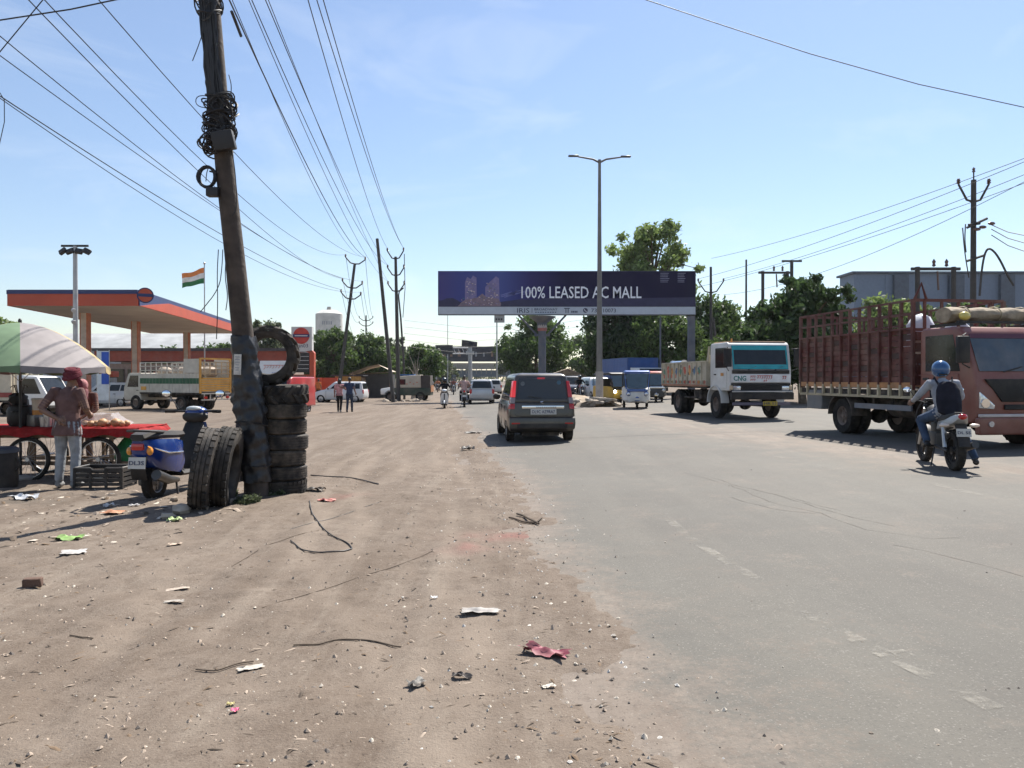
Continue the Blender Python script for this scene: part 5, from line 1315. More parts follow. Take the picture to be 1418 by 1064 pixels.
    b = MB(); b.box((-.335, 0, .65), (.05, .15, .08)); b.build('tail_light', redlens(), o, .02)
    b = MB(); b.loft([[Vector((x, -.09, z)), Vector((x, .09, z)), Vector((x - .015, .09, z)), Vector((x - .015, -.09, z))] for x, z in ((-.28, .58), (-.34, .42), (-.30, .27))]); b.build('rear_mudguard', plast(), o, .005, 1)
    plate(o, (-.36, 0, .47), (-1, 0, .15), .2, .13, pl)
    b = MB(); b.tube([(.3, -.12, .2), (.0, -.17, .24), (-.28, -.18, .33)], [.03, .055, .06], 12); b.build('exhaust', mat('exhaust_dark', (0.08, 0.075, 0.07), .4, .6), o)
    b = MB(); b.box((.12, .09, .25), (.5, .1, .16)); b.build('engine_case', mat('engine_grey', (0.10, 0.10, 0.10), .5, .5, dust=.3), o, .04)
    b = MB(); b.tube([(.3, .1, .2), (.24, .16, .005), (.1, .16, .005)], .012, 6); b.tube([(.3, -.1, .2), (.24, -.16, .005), (.1, -.16, .005)], .012, 6); b.build('centre_stand', blackm(), o)
    return o
def ride(dx, z, side=.2, lean=.06, foot=(.62, .14), hand=(.86, .33, 1.02), spread=.12):
    """seated pose: hips at dx,z; feet at foot; hands on the bar"""
    return dict(pel=(dx, 0, z), chest=(dx + lean, 0, z + .33), neck=(dx + lean * 1.5, 0, z + .53), head=(dx + lean * 2 + .02, 0, z + .68),
        shL=(dx + lean * 1.3, .19, z + .47), shR=(dx + lean * 1.3, -.19, z + .47), elL=((dx + lean + hand[0]) / 2 - .04, .33, z + .25), elR=((dx + lean + hand[0]) / 2 - .04, -.33, z + .25),
        wrL=(hand[0] - .07, hand[1], hand[2]), wrR=(hand[0] - .07, -hand[1], hand[2]), hipL=(dx, .1, z), hipR=(dx, -.1, z), knL=(dx + .40, side, z - .06), knR=(dx + .40, -side, z - .06),
        anL=(foot[0], foot[1] + .05, .40), anR=(foot[0], -foot[1] - .05, .40), toL=(foot[0] + .16, foot[1] + .06, .36), toR=(foot[0] + .16, -foot[1] - .06, .36))

# ================================================================== the grey hatchback in the middle of the road
u = Vector((-.10, 1, 0)).normalized()
greyp = mat('car_grey', (0.042, 0.038, 0.034), .3, .3, var=.08, coat=.5, dust=.16)
cg = mat('car_glass', (0.02, 0.025, 0.028), .03, var=.1, spec=.9, alpha=.62)
rp_ = Vector((.72, 18.1, 0)); cp = rp_ + u * 1.83; cp.z = rz_at(cp.x, cp.y)
hc, dm_ = car('dark grey hatchback driving away with its brake lights lit', cp, head2rz(u), greyp, 3.65, 1.64, 1.66, .98, .78, .21, .6, .29, glass=cg, name='car', tail=False)
xr, hw = dm_['xr'], dm_['hw']; qb = dm_['qb']
lit = mat('brake_lit', (0.60, 0.02, 0.022), .2, emit=.35, var=.05, coat=.5); lit2 = mat('brake_dim', (0.42, 0.015, 0.02), .2, emit=.06, var=.05, coat=.5)
for s_ in (1, -1):
    q0 = Vector((xr + .02, s_ * hw * .93, .80)); q1 = Vector((xr + .18, s_ * hw * .80, 1.47))
    def lamp(nm, t0, t1, m_, w0, w1, dx):
        b = MB(); rg = []
        for t_ in (t0, (t0 + t1) / 2, t1):
            c = q0.lerp(q1, t_); wv = w0 + (w1 - w0) * t_
            rg.append([c + Vector((dx, -s_ * wv, 0)), c + Vector((dx, s_ * .015, 0)), c + Vector((dx + .15, s_ * .045, 0)), c + Vector((dx + .15, -s_ * wv, 0))])
        b.loft(rg, sm=False); return b.build(nm, m_, hc, .012, 2)
    lamp('brake_light', .42, 1.0, lit if s_ == 1 else lit2, .10, .05, -.055)
    lamp('reversing_light', .20, .41, mat('lens_smoke', (0.25, 0.2, 0.2), .15, coat=.5), .10, .05, -.055); lamp('lower_lens', 0, .19, redlens(), .10, .05, -.055)
b = MB(); b.box((xr + .215, 0, 1.525), (.06, .19, .045)); b.build('high_brake_light', lit, hc, .01, 1)
b = MB(); b.box((xr - .012, -.02, .845), (.03, 1.02, .075)); ch_ = b.build('chrome_strip', chrome(), hc, .012, 2)
b = MB()
for k in range(11): b.box((xr - .03, -.32 + k * .045, .845), (.004, .03, .022))
b.build('strip_lettering', ink, ch_)
plate(hc, (xr - .022, -.03, .735), (-1, 0, .08), .62, .13, 'DL9C AZ9RA7')
b = MB(); b.tube([(xr + .0, .045, .965), (xr - .012, -.03, .985), (xr - .012, .03, .945), (xr, -.04, .925)], .010, 5); b.build('maker_emblem', chrome(), hc)
b = MB(); b.loft([[Vector((xr + .01 + dx, y * w_, z)) for y in (-1, -.5, 0, .5, 1)] + [Vector((xr + .2, y * w_, z)) for y in (1, -1)] for dx, w_, z in ((.02, hw * .90, .27), (-.06, hw * .955, .34), (-.075, hw * .97, .46), (-.055, hw * .965, .58), (0, hw * .95, .62))]); bp_ = b.build('bumper', greyp, hc, ang=30)
b = MB(); b.box((xr - .07, 0, .40), (.02, 1.2, .10)); b.build('bumper_insert', plast(), bp_, .008, 1)
for s_ in (1, -1): b = MB(); b.box((xr - .055, s_ * hw * .78, .46), (.03, .2, .035)); b.build('reflector', redlens(), bp_, .006, 1)
b = MB(); b.tube([(xr - .006, -.62, .64), (xr - .02, -.5, .63), (xr - .02, .5, .63), (xr - .006, .62, .64), (xr + .02, .70, .74), (xr + .04, .70, .95)], .007, 5); b.build('hatch_seam', plast(), hc)
for y, z, c in ((.45, 1.40, (0.55, .58, .55)), (-.43, 1.43, (0.12, .42, .62))):
    b = MB(); b.disc(.055, .055, 0, .008, 8, T(xr + .17 - (1.41 - z) * .25, y, z) @ RY(R(-75))); b.build('sticker', mat('sticker%d' % int(y * 10), c, .5), hc)
b = MB(); b.tube([(xr + .07, 0, 1.06), (xr + .06, .1, 1.07), (xr + .07, .34, 1.10)], .010, 5); b.build('rear_wiper', plast(), hc)
for y in (.36, -.36):
    b = MB(); b.loft([[Vector((x, y - .22, z)), Vector((x, y + .22, z)), Vector((x + .12, y + .22, z)), Vector((x + .12, y - .22, z))] for x, z in ((-.3, .8), (-.42, 1.22))]); b.build('front_seat', plast(), hc, .04)
    b = MB(); b.box((-.40, y, 1.32), (.1, .24, .16)); b.build('headrest', plast(), hc, .04)
b = MB(); b.box((-.1, 0, .9), (2.6, 1.3, .04)); b.build('cabin_floor', plast(), hc)
b = MB(); b.box((xr + .5, 0, .21), (.5, .9, .14)); b.tube([(xr + .15, -.45, .24), (xr + .02, -.45, .22)], .035, 10); b.build('undertray', chassis(), hc)

# ================================================================== trucks (x=0 at the front bumper, body towards -x)
def prism_part(o, nm, poly, y0, y1, m_, bev=.04, seg=3): b = MB(); b.prism(poly, y0, y1); return b.build(nm, m_, o, bev, seg)
def boxp(o, nm, c, d_, m_, bev=0, rz=0, seg=1): b = MB(); b.box(c, d_, rz); return b.build(nm, m_, o, bev, seg)
def running_gear(o, L, wb0, wb1, W, r, dual=True):
    for s_ in (1, -1):
        wheel(o, -wb0, s_ * (W / 2 - .16), r, .25, .56, 'truck'); wheel(o, -wb1, s_ * (W / 2 - .16), r, .25, .56, 'truck')
        if dual: wheel(o, -wb1, s_ * (W / 2 - .45), r, .25, .56, 'truck')
        boxp(o, 'chassis_rail', (-L / 2, s_ * .42, .82), (L - .4, .09, .22), chassis())
    for x in (wb0, wb1): b = MB(); b.tube([(-x, -W / 2 + .2, r), (-x, W / 2 - .2, r)], .07, 8); b.ell((-x, 0, r), (.2, .22, .2), 10); b.build('axle', chassis(), o)

# ---- white and teal truck
def ctop(px, py): return G(px, py)
u = Vector((.15, -.989, 0)).normalized(); rgt = Vector((u.y, -u.x, 0))      # rgt: truck's own right side as seen by the driver
Fc = Vector((7.2, 25.2, 0)); lw = 2.25
org = Fc + Vector((-u.y, u.x, 0)) * (lw / 2); org.z = float(gz(9.0)) + .01
wt_ = root('truck', 'white flatbed truck with teal windscreen film and painted wooden sides', 'truck', org, head2rz(u))
wcream = mat('truck_white', (0.62, 0.62, 0.60), .45, var=.08, dust=.35); teal = mat('teal_film_reflection', (0.01, 0.30, 0.33), .15, var=.15, coat=.5)
hw = lw / 2; L = 6.3; r = .47
running_gear(wt_, L, 1.15, 4.75, lw, r)
cabp = [(-.04, .95), (0, 1.02), (0, 1.66), (-.16, 2.50), (-.26, 2.58), (-1.52, 2.58), (-1.6, 2.5), (-1.6, .95)]
cab = prism_part(wt_, 'cab', cabp, -hw * .97, hw * .97, wcream, .04)
qf = [Vector((0, -hw * .97, 1.66)), Vector((0, hw * .97, 1.66)), Vector((-.16, hw * .97, 2.5)), Vector((-.16, -hw * .97, 2.5))]
b = MB(); b.panel(qf, .05, .95, .0, .96, .004, .012); ws_ = b.build('windshield', glassd(), wt_)
b = MB(); b.panel(qf, .05, .95, .78, .96, .02, .006); b.build('teal_sun_strip', teal, ws_)
b = MB(); b.panel(qf, .05, .95, .02, .2, .02, .006); b.build('teal_lower_reflection', teal, ws_)  # teal reflection low on the glass, laid on as a coloured strip
for u0, u1 in ((.05, .075), (.925, .95)): b = MB(); b.panel(qf, u0, u1, .2, .78, .02, .006); b.build('teal_edge', teal, ws_)
for y in (-.5, .45): b = MB(); b.tube([(.02, y, 1.62), (.0, y + .35, 1.78)], .01, 5); b.build('wiper', blackm(), wt_)
boxp(wt_, 'cowl', (.015, 0, 1.585), (.05, lw * .9, .12), plast(), .01)
fpn = boxp(wt_, 'front_panel', (.02, 0, 1.37), (.05, lw * .93, .28), mat('panel_white', (0.72, 0.72, 0.72), .4, dust=.1), .012)
textfit('lettering', 'CNG', mat('teal_letter', (0.01, 0.17, 0.15), .5), fpn, (.05, -.76, 1.37), .44, .17, (1, 0, 0), .02)
redl = mat('red_letter', (0.48, 0.03, 0.03), .5)
def squig(par, c, wd, ht, n, m_):
    b = MB(); b.box((c[0], c[1], c[2] + ht * .45), (.004, wd, ht * .12))
    for k in range(n):
        y = c[1] - wd / 2 + wd * (k + .5) / n; hh = ht * random.uniform(.5, .95)
        b.tube([(c[0], y, c[2] + ht * .45), (c[0], y + wd / n * .2, c[2] + ht * .45 - hh * .5), (c[0], y - wd / n * .3, c[2] + ht * .45 - hh)], .011, 4)
    b.build('painted_script', m_, par)
squig(fpn, (.05, .12, 1.39), .55, .15, 7, redl); squig(fpn, (.05, -.30, 1.42), .2, .08, 3, redl); squig(fpn, (.05, -.30, 1.32), .2, .06, 3, redl); squig(fpn, (.05, .82, 1.38), .16, .14, 2, redl); squig(fpn, (.05, .14, 1.28), .14, .07, 2, redl)
gr = boxp(wt_, 'grille', (.01, 0, 1.07), (.06, lw * .93, .28), plast(), .01)
for k in range(4): boxp(gr, 'grille_bar', (.045, 0, .97 + k * .06), (.02, lw * .8, .014), blackm())
for s_ in (1, -1):
    boxp(wt_, 'headlight', (.035, s_ * .86, 1.04), (.05, .26, .15), lensc(), .02, 0, 2)
    boxp(wt_, 'corner_lamp', (.02, s_ * 1.05, 1.06), (.06, .12, .16), mat('lamp_tan', (0.55, 0.42, 0.28), .4), .02)
    b = MB(); b.panel([Vector((-.08, -s_ * 0 + s_ * hw * .972, 1.68)), Vector((-1.2, s_ * hw * .972, 1.68)), Vector((-1.2, s_ * hw * .972, 2.44)), Vector((-.2, s_ * hw * .972, 2.44))], .12, .95, .06, .95, -.004 if s_ > 0 else -.008, .014); b.build('side_window', glassd(), wt_)
    dr = boxp(wt_, 'door', (-.74, s_ * hw * .975, 1.34), (1.0, .03, .62), wcream, .01); boxp(dr, 'door_handle', (-1.12, s_ * hw * 1.0, 1.5), (.14, .03, .04), plast())
    boxp(dr, 'orange_badge', (-.55, s_ * hw * .995, 1.5), (.22, .012, .1), mat('badge_orange', (0.5, 0.23, 0.06)))
    b = MB(); b.tube([(-.05, s_ * hw, 2.35), (.16, s_ * (hw + .13), 2.4), (.16, s_ * (hw + .14), 1.7), (-.02, s_ * hw, 1.62)], .015, 6); mb_ = b.build('mirror_bracket', blackm(), wt_)
    boxp(mb_, 'mirror', (.15, s_ * (hw + .11), 2.06), (.07, .27, .62), plast(), .02)
    b = MB(); b.lathe([(r + .1, -.14), (r + .14, -.14), (r + .14, .14), (r + .1, .14)], 26, T(-1.15, s_ * (hw - .12), r + .06) @ RX(R(90)))
    kp = [i for i, f_ in enumerate(b.f) if min(b.v[j][2] for j in f_) > r + .02]; b.f = [b.f[i] for i in kp]; b.m = [0] * len(kp); b.sm = [False] * len(kp); b.build('mudguard', wcream, wt_)
boxp(wt_, 'bumper', (.10, 0, .78), (.16, lw * .98, .24), plast(), .02)
boxp(wt_, 'chrome_bumper_line', (.13, 0, .93), (.05, lw * .95, .045), steel(), .01)
lb = boxp(wt_, 'lower_bumper', (.06, 0, .52), (.1, lw * .9, .1), mat('bumper_violet', (0.10, 0.09, 0.14), .6, dust=.3), .01)
plate(wt_, (.12, .28, .53), (1, 0, 0), .5, .14, 'HR 55', mat('plate_yellow', (0.55, 0.40, 0.05), .6), ink)
boxp(wt_, 'roof_rim', (-.86, 0, 2.60), (1.2, lw * .9, .04), mat('rim_orange', (0.40, 0.25, 0.15), .7), .01)
b = MB(); b.tube([(-.18, -.95, 2.58), (-.18, -.95, 2.7)], .03, 8); b.build('marker_lamp', amber(), wt_)
# bed
bedm = mat('bed_cream', (0.47, 0.42, 0.32), .8, var=.25, sc=3, dust=.35); bz0, bz1 = 1.13, 1.95; bx0, bx1 = -1.75, -L
boxp(wt_, 'bed_floor', ((bx0 + bx1) / 2, 0, bz0 - .06), (abs(bx1 - bx0), lw, .12), chassis(), .01)
mot = [mat('motif_red', (0.48, 0.10, 0.06), .7), mat('motif_green', (0.09, 0.20, 0.13), .7), mat('motif_blue', (0.10, 0.17, 0.27), .7), mat('motif_orange', (0.52, 0.24, 0.07), .7), mat('motif_dark', (0.08, 0.06, 0.05), .7)]
for s_ in (1, -1):
    npn = 10
    for k in range(npn):
        x0 = bx0 + (bx1 - bx0) * k / npn; x1 = bx0 + (bx1 - bx0) * (k + 1) / npn
        pn = boxp(wt_, 'side_board', ((x0 + x1) / 2, s_ * hw, (bz0 + bz1) / 2), (abs(x1 - x0) - .04, .05, bz1 - bz0 - .02), bedm)
        b = MB()
        y = s_ * (hw + .028)
        if k > 0:
            cx_, cz_ = (x0 + x1) / 2, bz0 + .5; tp = k % 4
            for j in range(4):
                w_ = random.uniform(.07, .2); b.box((cx_ + random.uniform(-.1, .1), y, cz_ + random.uniform(-.2, .2)), (w_, .004 + .002 * j, random.uniform(.05, .2)), 0, random.choice((0, 0, 1, 2, 3, 4)))
            b.add([(cx_ - .12, y + s_ * .006, cz_), (cx_, y + s_ * .006, cz_ - .16), (cx_ + .12, y + s_ * .006, cz_), (cx_, y + s_ * .006, cz_ + .16)], [(0, 1, 2, 3)], tp)
        for j in range(7): b.box((x0 - .03 - j * (abs(x1 - x0) - .06) / 7, y, bz0 + .1), (.045, .004, random.uniform(.06, .15)), 0, random.choice((0, 0, 3, 4, 1)))
        tag(b.build('painted_motif', mot, pn), kind='stuff')
    for k in range(npn + 1):
        x0 = bx0 + (bx1 - bx0) * k / npn; boxp(wt_, 'upright', (x0, s_ * (hw + .02), (bz0 + bz1) / 2), (.05, .09, bz1 - bz0 + .02), bedm)
    boxp(wt_, 'top_rail', ((bx0 + bx1) / 2, s_ * (hw + .015), bz1 + .02), (abs(bx1 - bx0), .1, .05), bedm)
    boxp(wt_, 'bottom_rail', ((bx0 + bx1) / 2, s_ * (hw + .015), bz0 - .02), (abs(bx1 - bx0), .1, .07), mat('rail_rust', (0.35, 0.16, 0.09), .8, dust=.3))
    b = MB(); b.prism([(-1.66, 1.95), (-1.62, 2.5), (-1.78, 1.95)], s_ * hw - .03, s_ * hw + .03); b.build('gusset', bedm, wt_)
    b = MB(); b.tube([(-2.5, s_ * (hw - .1), .65), (-4.1, s_ * (hw - .1), .65)], .04, 6); b.build('side_guard', chassis(), wt_)
    boxp(wt_, 'tool_box', (-2.9, s_ * (hw - .3), .78), (.7, .4, .36), chassis(), .03)
    boxp(wt_, 'mud_flap', (-5.4, s_ * (hw - .25), .55), (.03, .45, .5), rubber())
boxp(wt_, 'headboard', (bx0, 0, 1.65), (.06, lw, 1.1), bedm); boxp(wt_, 'tailgate', (bx1, 0, (bz0 + bz1) / 2), (.06, lw, bz1 - bz0), bedm)
b = MB(); b.tube([(-2.4, 0, .62), (-3.0, .1, .55), (-3.6, 0, .62)], .22, 10); b.build('cng_cylinder', chassis(), wt_)
rl = root('metal_roll', 'bright shiny metal roll lying on top of the white truck bed', 'metal roll', org + Vector((0, 0, 0)), head2rz(u))
b = MB(); b.disc(.13, .13, 0, 1.25, 18, T(-6.1, -hw + .35, bz1 + .0) @ RY(R(90))); b.build('roll', mat('shiny_metal', (0.95, 0.95, 0.95), .12, 1.0, var=.02), rl)
for x in (-6.1, -4.87): b = MB(); b.disc(.15, .15, 0, .03, 18, T(x, -hw + .35, bz1) @ RY(R(90))); b.build('end_ring', steel(), rl)
for x in (-5.9, -5.1): boxp(rl, 'cradle', (x, -hw + .35, 1.55), (.06, .5, .6), woodb())

# ---- red caged truck
u = Vector((.137, -.99, 0)).normalized(); Fc = Vector((8.85, 14.5, 0)); lw = 2.1; hw = lw / 2
org = Fc + Vector((-u.y, u.x, 0)) * hw; org.z = float(gz(9.6)) + .0
rt = root('truck', 'dark red truck with tall slatted cage body and tarpaulin roll on cab', 'truck', org, head2rz(u)); L = 6.45; r = .44
redp = mat('truck_red', (0.19, 0.052, 0.034), .42, var=.12, dust=.22, coat=.25); redd = mat('cage_red', (0.10, 0.027, 0.021), .7, var=.35, sc=4, dust=.32)
running_gear(rt, L, 1.12, 4.55, lw, r)
cabp = [(-.1, .5), (.0, .62), (.02, 1.18), (-.05, 1.48), (-.36, 2.28), (-.5, 2.40), (-1.52, 2.42), (-1.62, 2.34), (-1.62, .85), (-1.55, .5)]
prism_part(rt, 'cab', cabp, -hw * .98, hw * .98, redp, .07, 4)
qf = [Vector((-.05, -hw * .98, 1.48)), Vector((-.05, hw * .98, 1.48)), Vector((-.36, hw * .98, 2.28)), Vector((-.36, -hw * .98, 2.28))]
b = MB(); b.panel(qf, .05, .95, .03, .95, .004, .014); ws_ = b.build('windshield', mat('truck_glass', (0.04, 0.055, 0.065), .05, var=.2, dust=.25, spec=.9), rt, .006, 1)
b = MB(); b.panel(qf, .05, .95, .84, .95, .02, .008); b.build('sun_strip', mat('strip_maroon', (0.10, 0.02, 0.035), .4), ws_)
for y in (-.45, .3): b = MB(); b.tube([(.0, y, 1.5), (-.06, y + .45, 1.6)], .012, 5); b.build('wiper', blackm(), rt)
b = MB(); b.loft([[Vector((x, y, z)) for y, z in ((-.86, 1.36), (.86, 1.36), (.5, .92), (-.5, .92))] for x in (-.02, .045)], sm=False); gr = b.build('grille', plast(), rt, .02, 2)
boxp(gr, 'maker_emblem', (.06, .0, 1.12), (.03, .14, .09), chrome(), .01)
boxp(rt, 'lower_grille', (.03, 0, .82), (.05, .9, .1), plast(), .015)
boxp(rt, 'bumper_strip', (.045, 0, .66), (.06, lw * .96, .06), mat('strip_white', (0.55, 0.5, 0.48), .5, dust=.3), .012)
boxp(rt, 'bumper', (.01, 0, .46), (.14, lw * .97, .34), redp, .04, 0, 3)
for s_ in (1, -1):
    b = MB(); b.loft([[Vector((x, s_ * y, z)) for y, z in ((.98, 1.12), (.66, .86), (.68, .78), (.98, .80))] for x in (-.06, .05)], sm=False); hl = b.build('headlight', lensc(), rt, .025, 2)
    b = MB(); b.disc(.09, .09, 0, .02, 14, T(.052, s_ * .88, .9) @ RY(R(90))); b.build('lamp_bowl', chrome(), hl)
    b = MB(); b.disc(.055, .055, 0, .03, 12, T(.075, s_ * .78, .5) @ RY(R(90))); b.build('fog_lamp', lensc(), rt)
    b = MB(); b.panel([Vector((-.4, s_ * hw * .984, 1.5)), Vector((-1.45, s_ * hw * .984, 1.5)), Vector((-1.45, s_ * hw * .984, 2.28)), Vector((-.62, s_ * hw * .984, 2.28))], .02, .98, .02, .96, -.005, .012); b.build('side_window', glassd(), rt, .005, 1)
    dr = boxp(rt, 'door', (-.98, s_ * hw * .985, 1.14), (1.05, .03, .66), redp, .012); boxp(dr, 'door_handle', (-1.38, s_ * hw * 1.01, 1.36), (.16, .03, .05), plast())
    boxp(dr, 'yellow_sticker', (-.62, s_ * hw * 1.003, 1.05), (.22, .008, .07), mat('sticker_yellow', (0.5, 0.32, 0.04), .6))
    b = MB(); b.tube([(-.25, s_ * hw, 2.25), (-.12, s_ * (hw + .17), 2.2), (-.12, s_ * (hw + .17), 1.65), (-.15, s_ * hw, 1.58)], .015, 6); mb_ = b.build('mirror_bracket', blackm(), rt)
    boxp(mb_, 'mirror', (-.13, s_ * (hw + .16), 1.93), (.1, .25, .52), plast(), .03, 0, 2)
    b = MB(); b.lathe([(r + .06, -.16), (r + .1, -.16), (r + .1, .16), (r + .06, .16)], 26, T(-1.12, s_ * (hw - .1), r + .02) @ RX(R(90)))
    kp = [i for i, f_ in enumerate(b.f) if min(b.v[j][2] for j in f_) > r]; b.f = [b.f[i] for i in kp]; b.m = [0] * len(kp); b.sm = [False] * len(kp); b.build('mudguard', plast(), rt)
    boxp(rt, 'step', (-1.2, s_ * (hw - .1), .5), (.5, .2, .05), plast())
# cage body: each plank and post its own piece
bx0, bx1 = -1.78, -L; bz0, bz1, bz2 = 1.12, 2.42, 3.05; nr_ = 12
boxp(rt, 'bed_floor', ((bx0 + bx1) / 2, 0, bz0 - .06), (abs(bx1 - bx0), lw, .12), chassis())
beam = mat('beam_orange', (0.42, 0.20, 0.08), .75, var=.25, dust=.35); beamp = mat('beam_pale', (0.42, 0.36, 0.24), .75, var=.25, dust=.3)
for s_ in (1, -1):
    for k in range(nr_ + 1):
        x = bx0 + (bx1 - bx0) * k / nr_; thick = k in (0, nr_)
        boxp(rt, 'cage_post', (x, s_ * (hw + .02), (bz0 + bz2) / 2), (.07 if thick else .045, .07, bz2 - bz0), redd)
        boxp(rt, 'beam_bracket', (x, s_ * (hw + .03), bz0 - .02), (.06, .06, .26), beamp)
    nb = 9
    for j in range(nb):
        zc = bz0 + .16 + (bz1 - bz0 - .12) * (j + .5) / nb
        for k in range(nr_):
            x0 = bx0 + (bx1 - bx0) * k / nr_; x1 = bx0 + (bx1 - bx0) * (k + 1) / nr_
            boxp(rt, 'plank', ((x0 + x1) / 2, s_ * (hw - .02 + random.uniform(-.012, .012)), zc), (abs(x1 - x0) - .05, .03, (bz1 - bz0) / nb - .028), mat('plank_red', (0.105, 0.03, 0.023), .7, var=.45, sc=6, dust=.36) if (j + k * 3) % 7 else mat('plank_dark', (0.06, 0.035, 0.03), .8, dust=.2))
    for z in (bz1 + .03, bz1 + .33, bz2): boxp(rt, 'cage_rail', ((bx0 + bx1) / 2, s_ * (hw + .02), z), (abs(bx1 - bx0), .045, .045), redd)
    boxp(rt, 'side_beam', ((bx0 + bx1) / 2, s_ * (hw + .0), bz0 + .10), (abs(bx1 - bx0), .06, .12), beam)
    boxp(rt, 'lower_beam', ((bx0 + bx1) / 2, s_ * (hw + .01), bz0 - .16), (abs(bx1 - bx0), .06, .06), beamp)
    boxp(rt, 'side_guard', (-2.95, s_ * (hw - .05), .72), (2.1, .04, .12), mat('guard_grey', (0.16, 0.17, 0.19), .6, dust=.3)); 
    for x in (-2.0, -2.6, -3.3): boxp(rt, 'guard_strut', (x, s_ * (hw - .08), .9), (.04, .04, .4), chassis())
    boxp(rt, 'tool_locker', (-5.75, s_ * (hw - .2), .82), (.75, .45, .5), mat('locker_grey', (0.15, 0.155, 0.16), .6, dust=.35), .02)
    b = MB(); b.lathe([(r + .07, -.2), (r + .1, -.2), (r + .1, .2), (r + .07, .2)], 26, T(-4.55, s_ * (hw - .18), r + .02) @ RX(R(90)))
    kp = [i for i, f_ in enumerate(b.f) if min(b.v[j][2] for j in f_) > r]; b.f = [b.f[i] for i in kp]; b.m = [0] * len(kp); b.sm = [False] * len(kp); b.build('mudguard', chassis(), rt)
    b = MB(); b.tube([(-2.1, s_ * .6, .72), (-3.0, s_ * .6, .72)], .24, 12); b.build('fuel_tank', chassis(), rt)
for x in (bx0, bx1):
    for z in (bz1, bz2): boxp(rt, 'cross_rail', (x, 0, z), (.06, lw, .06), redd)
    for k in range(5): boxp(rt, 'end_post', (x, -.8 + k * .4, (bz0 + bz2) / 2), (.05, .05, bz2 - bz0), redd)
    for j in range(5): boxp(rt, 'end_plank', (x, 0, bz0 + .2 + j * .24), (.04, lw - .1, .19), redd)
b = MB(); b.tube([(bx0, -hw, bz2), (bx0 + .1, -hw + .1, bz2 + .35), (bx0 + .05, -hw + .25, bz2 + .02)], .03, 6); b.build('broken_hoop', redd, rt)
for i, (x, y, z, s3, m_) in enumerate(((-2.3, -.5, 2.45, (.36, .4, .42), mat('sack_white', (0.55, 0.57, 0.62), .7, bump=.6, bs=6)), (-2.2, .3, 2.35, (.4, .4, .36), mat('sack_white')), (-3.2, .2, 2.2, (.5, .5, .3), mat('sack_white')))):
    b = MB(); b.ell((0, 0, 0), [k_ * .85 for k_ in s3], 9, None, 0, .16); o = b.build('sack', m_, None); o.parent = None; wl = org + Matrix.Rotation(head2rz(u), 3, 'Z') @ Vector((x, y, z)); o.location = wl; o.rotation_euler = (0, 0, random.random() * 3)
    tag(o, ('white plastic sack showing above the planks behind the red cab', 'white sack on the far side behind the red cab', 'white sack further back in the red truck cage')[i], 'sack', 'sacks in the red truck')
tr_ = root('tarpaulin_roll', 'long rolled tan tarpaulin tied on the red cab roof', 'tarpaulin', org, head2rz(u))
b = MB(); rg = []
for k in range(16):
    y = -1.0 + 2.0 * k / 15; rg.append([Vector((-.95 + math.cos(a) * .24 * (1 + .07 * math.sin(3 * a + k)), y, 2.66 + math.sin(a) * .155 * (1 + .1 * math.sin(k * 1.3)))) for a in [j / 14 * 6.283 for j in range(14)]])
b.loft(rg); b.build('roll', mat('tarp_roll', (0.30, 0.24, 0.17), .9, var=.3, sc=6, bump=.7, bs=14), tr_)
for y in (-.6, .1, .7): b = MB(); b.tube([(-.95 + math.cos(a) * .26, y, 2.66 + math.sin(a) * .175) for a in [j / 14 * 6.283 for j in range(14)]], .012, 5, close=True); b.build('rope', mat('rope', (0.3, 0.25, 0.15)), tr_)
for s_ in (1, -1): boxp(rt, 'roof_rack_rail', (-.95, s_ * .9, 2.46), (1.0, .04, .06), blackm())
boxp(rt, 'roof_rack_bar', (-.62, 0, 2.5), (.04, 1.9, .05), blackm())
b = MB(); b.ell((-.62, -.78, 2.62), (.09, .12, .09), 10); b.build('beacon', mat('beacon_yellow', (0.62, 0.50, 0.12), .25, coat=.6), rt)

# ================================================================== motorcyclist on the right
Rr = G(1323, 652); Fr = G(1288, 641); u = (Fr - Rr); u.z = 0; u.normalize()
mc = motorcycle('black and silver motorcycle ridden by the man in blue helmet', Rr, head2rz(u), blackm(), None, 'DL 5S')
J = stand(**ride(.36, .86, .2, .12, (.55, .15), (.90, .34, 1.04)))
J['anL'] = Vector((.55, .21, .38)); J['toL'] = Vector((.72, .22, .35)); J['knL'] = Vector((.80, .24, .74))
J['knR'] = Vector((.70, -.34, .58)); J['anR'] = Vector((.44, -.46, .12)); J['toR'] = Vector((.58, -.52, .05))
rd = figure('rider in blue helmet and pale grey shirt carrying a dark backpack', Rr, head2rz(u), J, cl('pale_grey', (0.30, 0.31, 0.34)), cl('denim', (0.045, 0.07, 0.12)), blackm(), 1.0, .012, 0, 'long', None, 'helmet', loose=1.08, tl=1.08)
helmet(rd, J['head'], mat('helmet_blue', (0.012, 0.075, 0.20), .18, var=.1, coat=.7))
b = MB(); rg = []
for x, w_, z in ((.0, .11, .84), (0, .17, .88), (.0, .185, 1.05), (.02, .17, 1.22), (.04, .12, 1.33), (.06, .06, 1.36)):
    c = Vector((.36 + (z - .86) * .25 - .15, 0, z)); rg.append([c + Vector((math.cos(a) * .12, math.sin(a) * w_, 0)) for a in [j / 16 * 6.283 for j in range(16)]])
b.loft(rg); bk = b.build('backpack', cl('pack', (0.018, 0.018, 0.026)), rd)
for s_ in (1, -1): b = MB(); b.tube([(.36 + .1 * .2, s_ * .1, 1.30), (.5, s_ * .13, 1.42), (.62, s_ * .15, 1.3), (.56, s_ * .16, 1.1)], .022, 6, flat=.5); b.build('strap', cl('pack', None), bk)
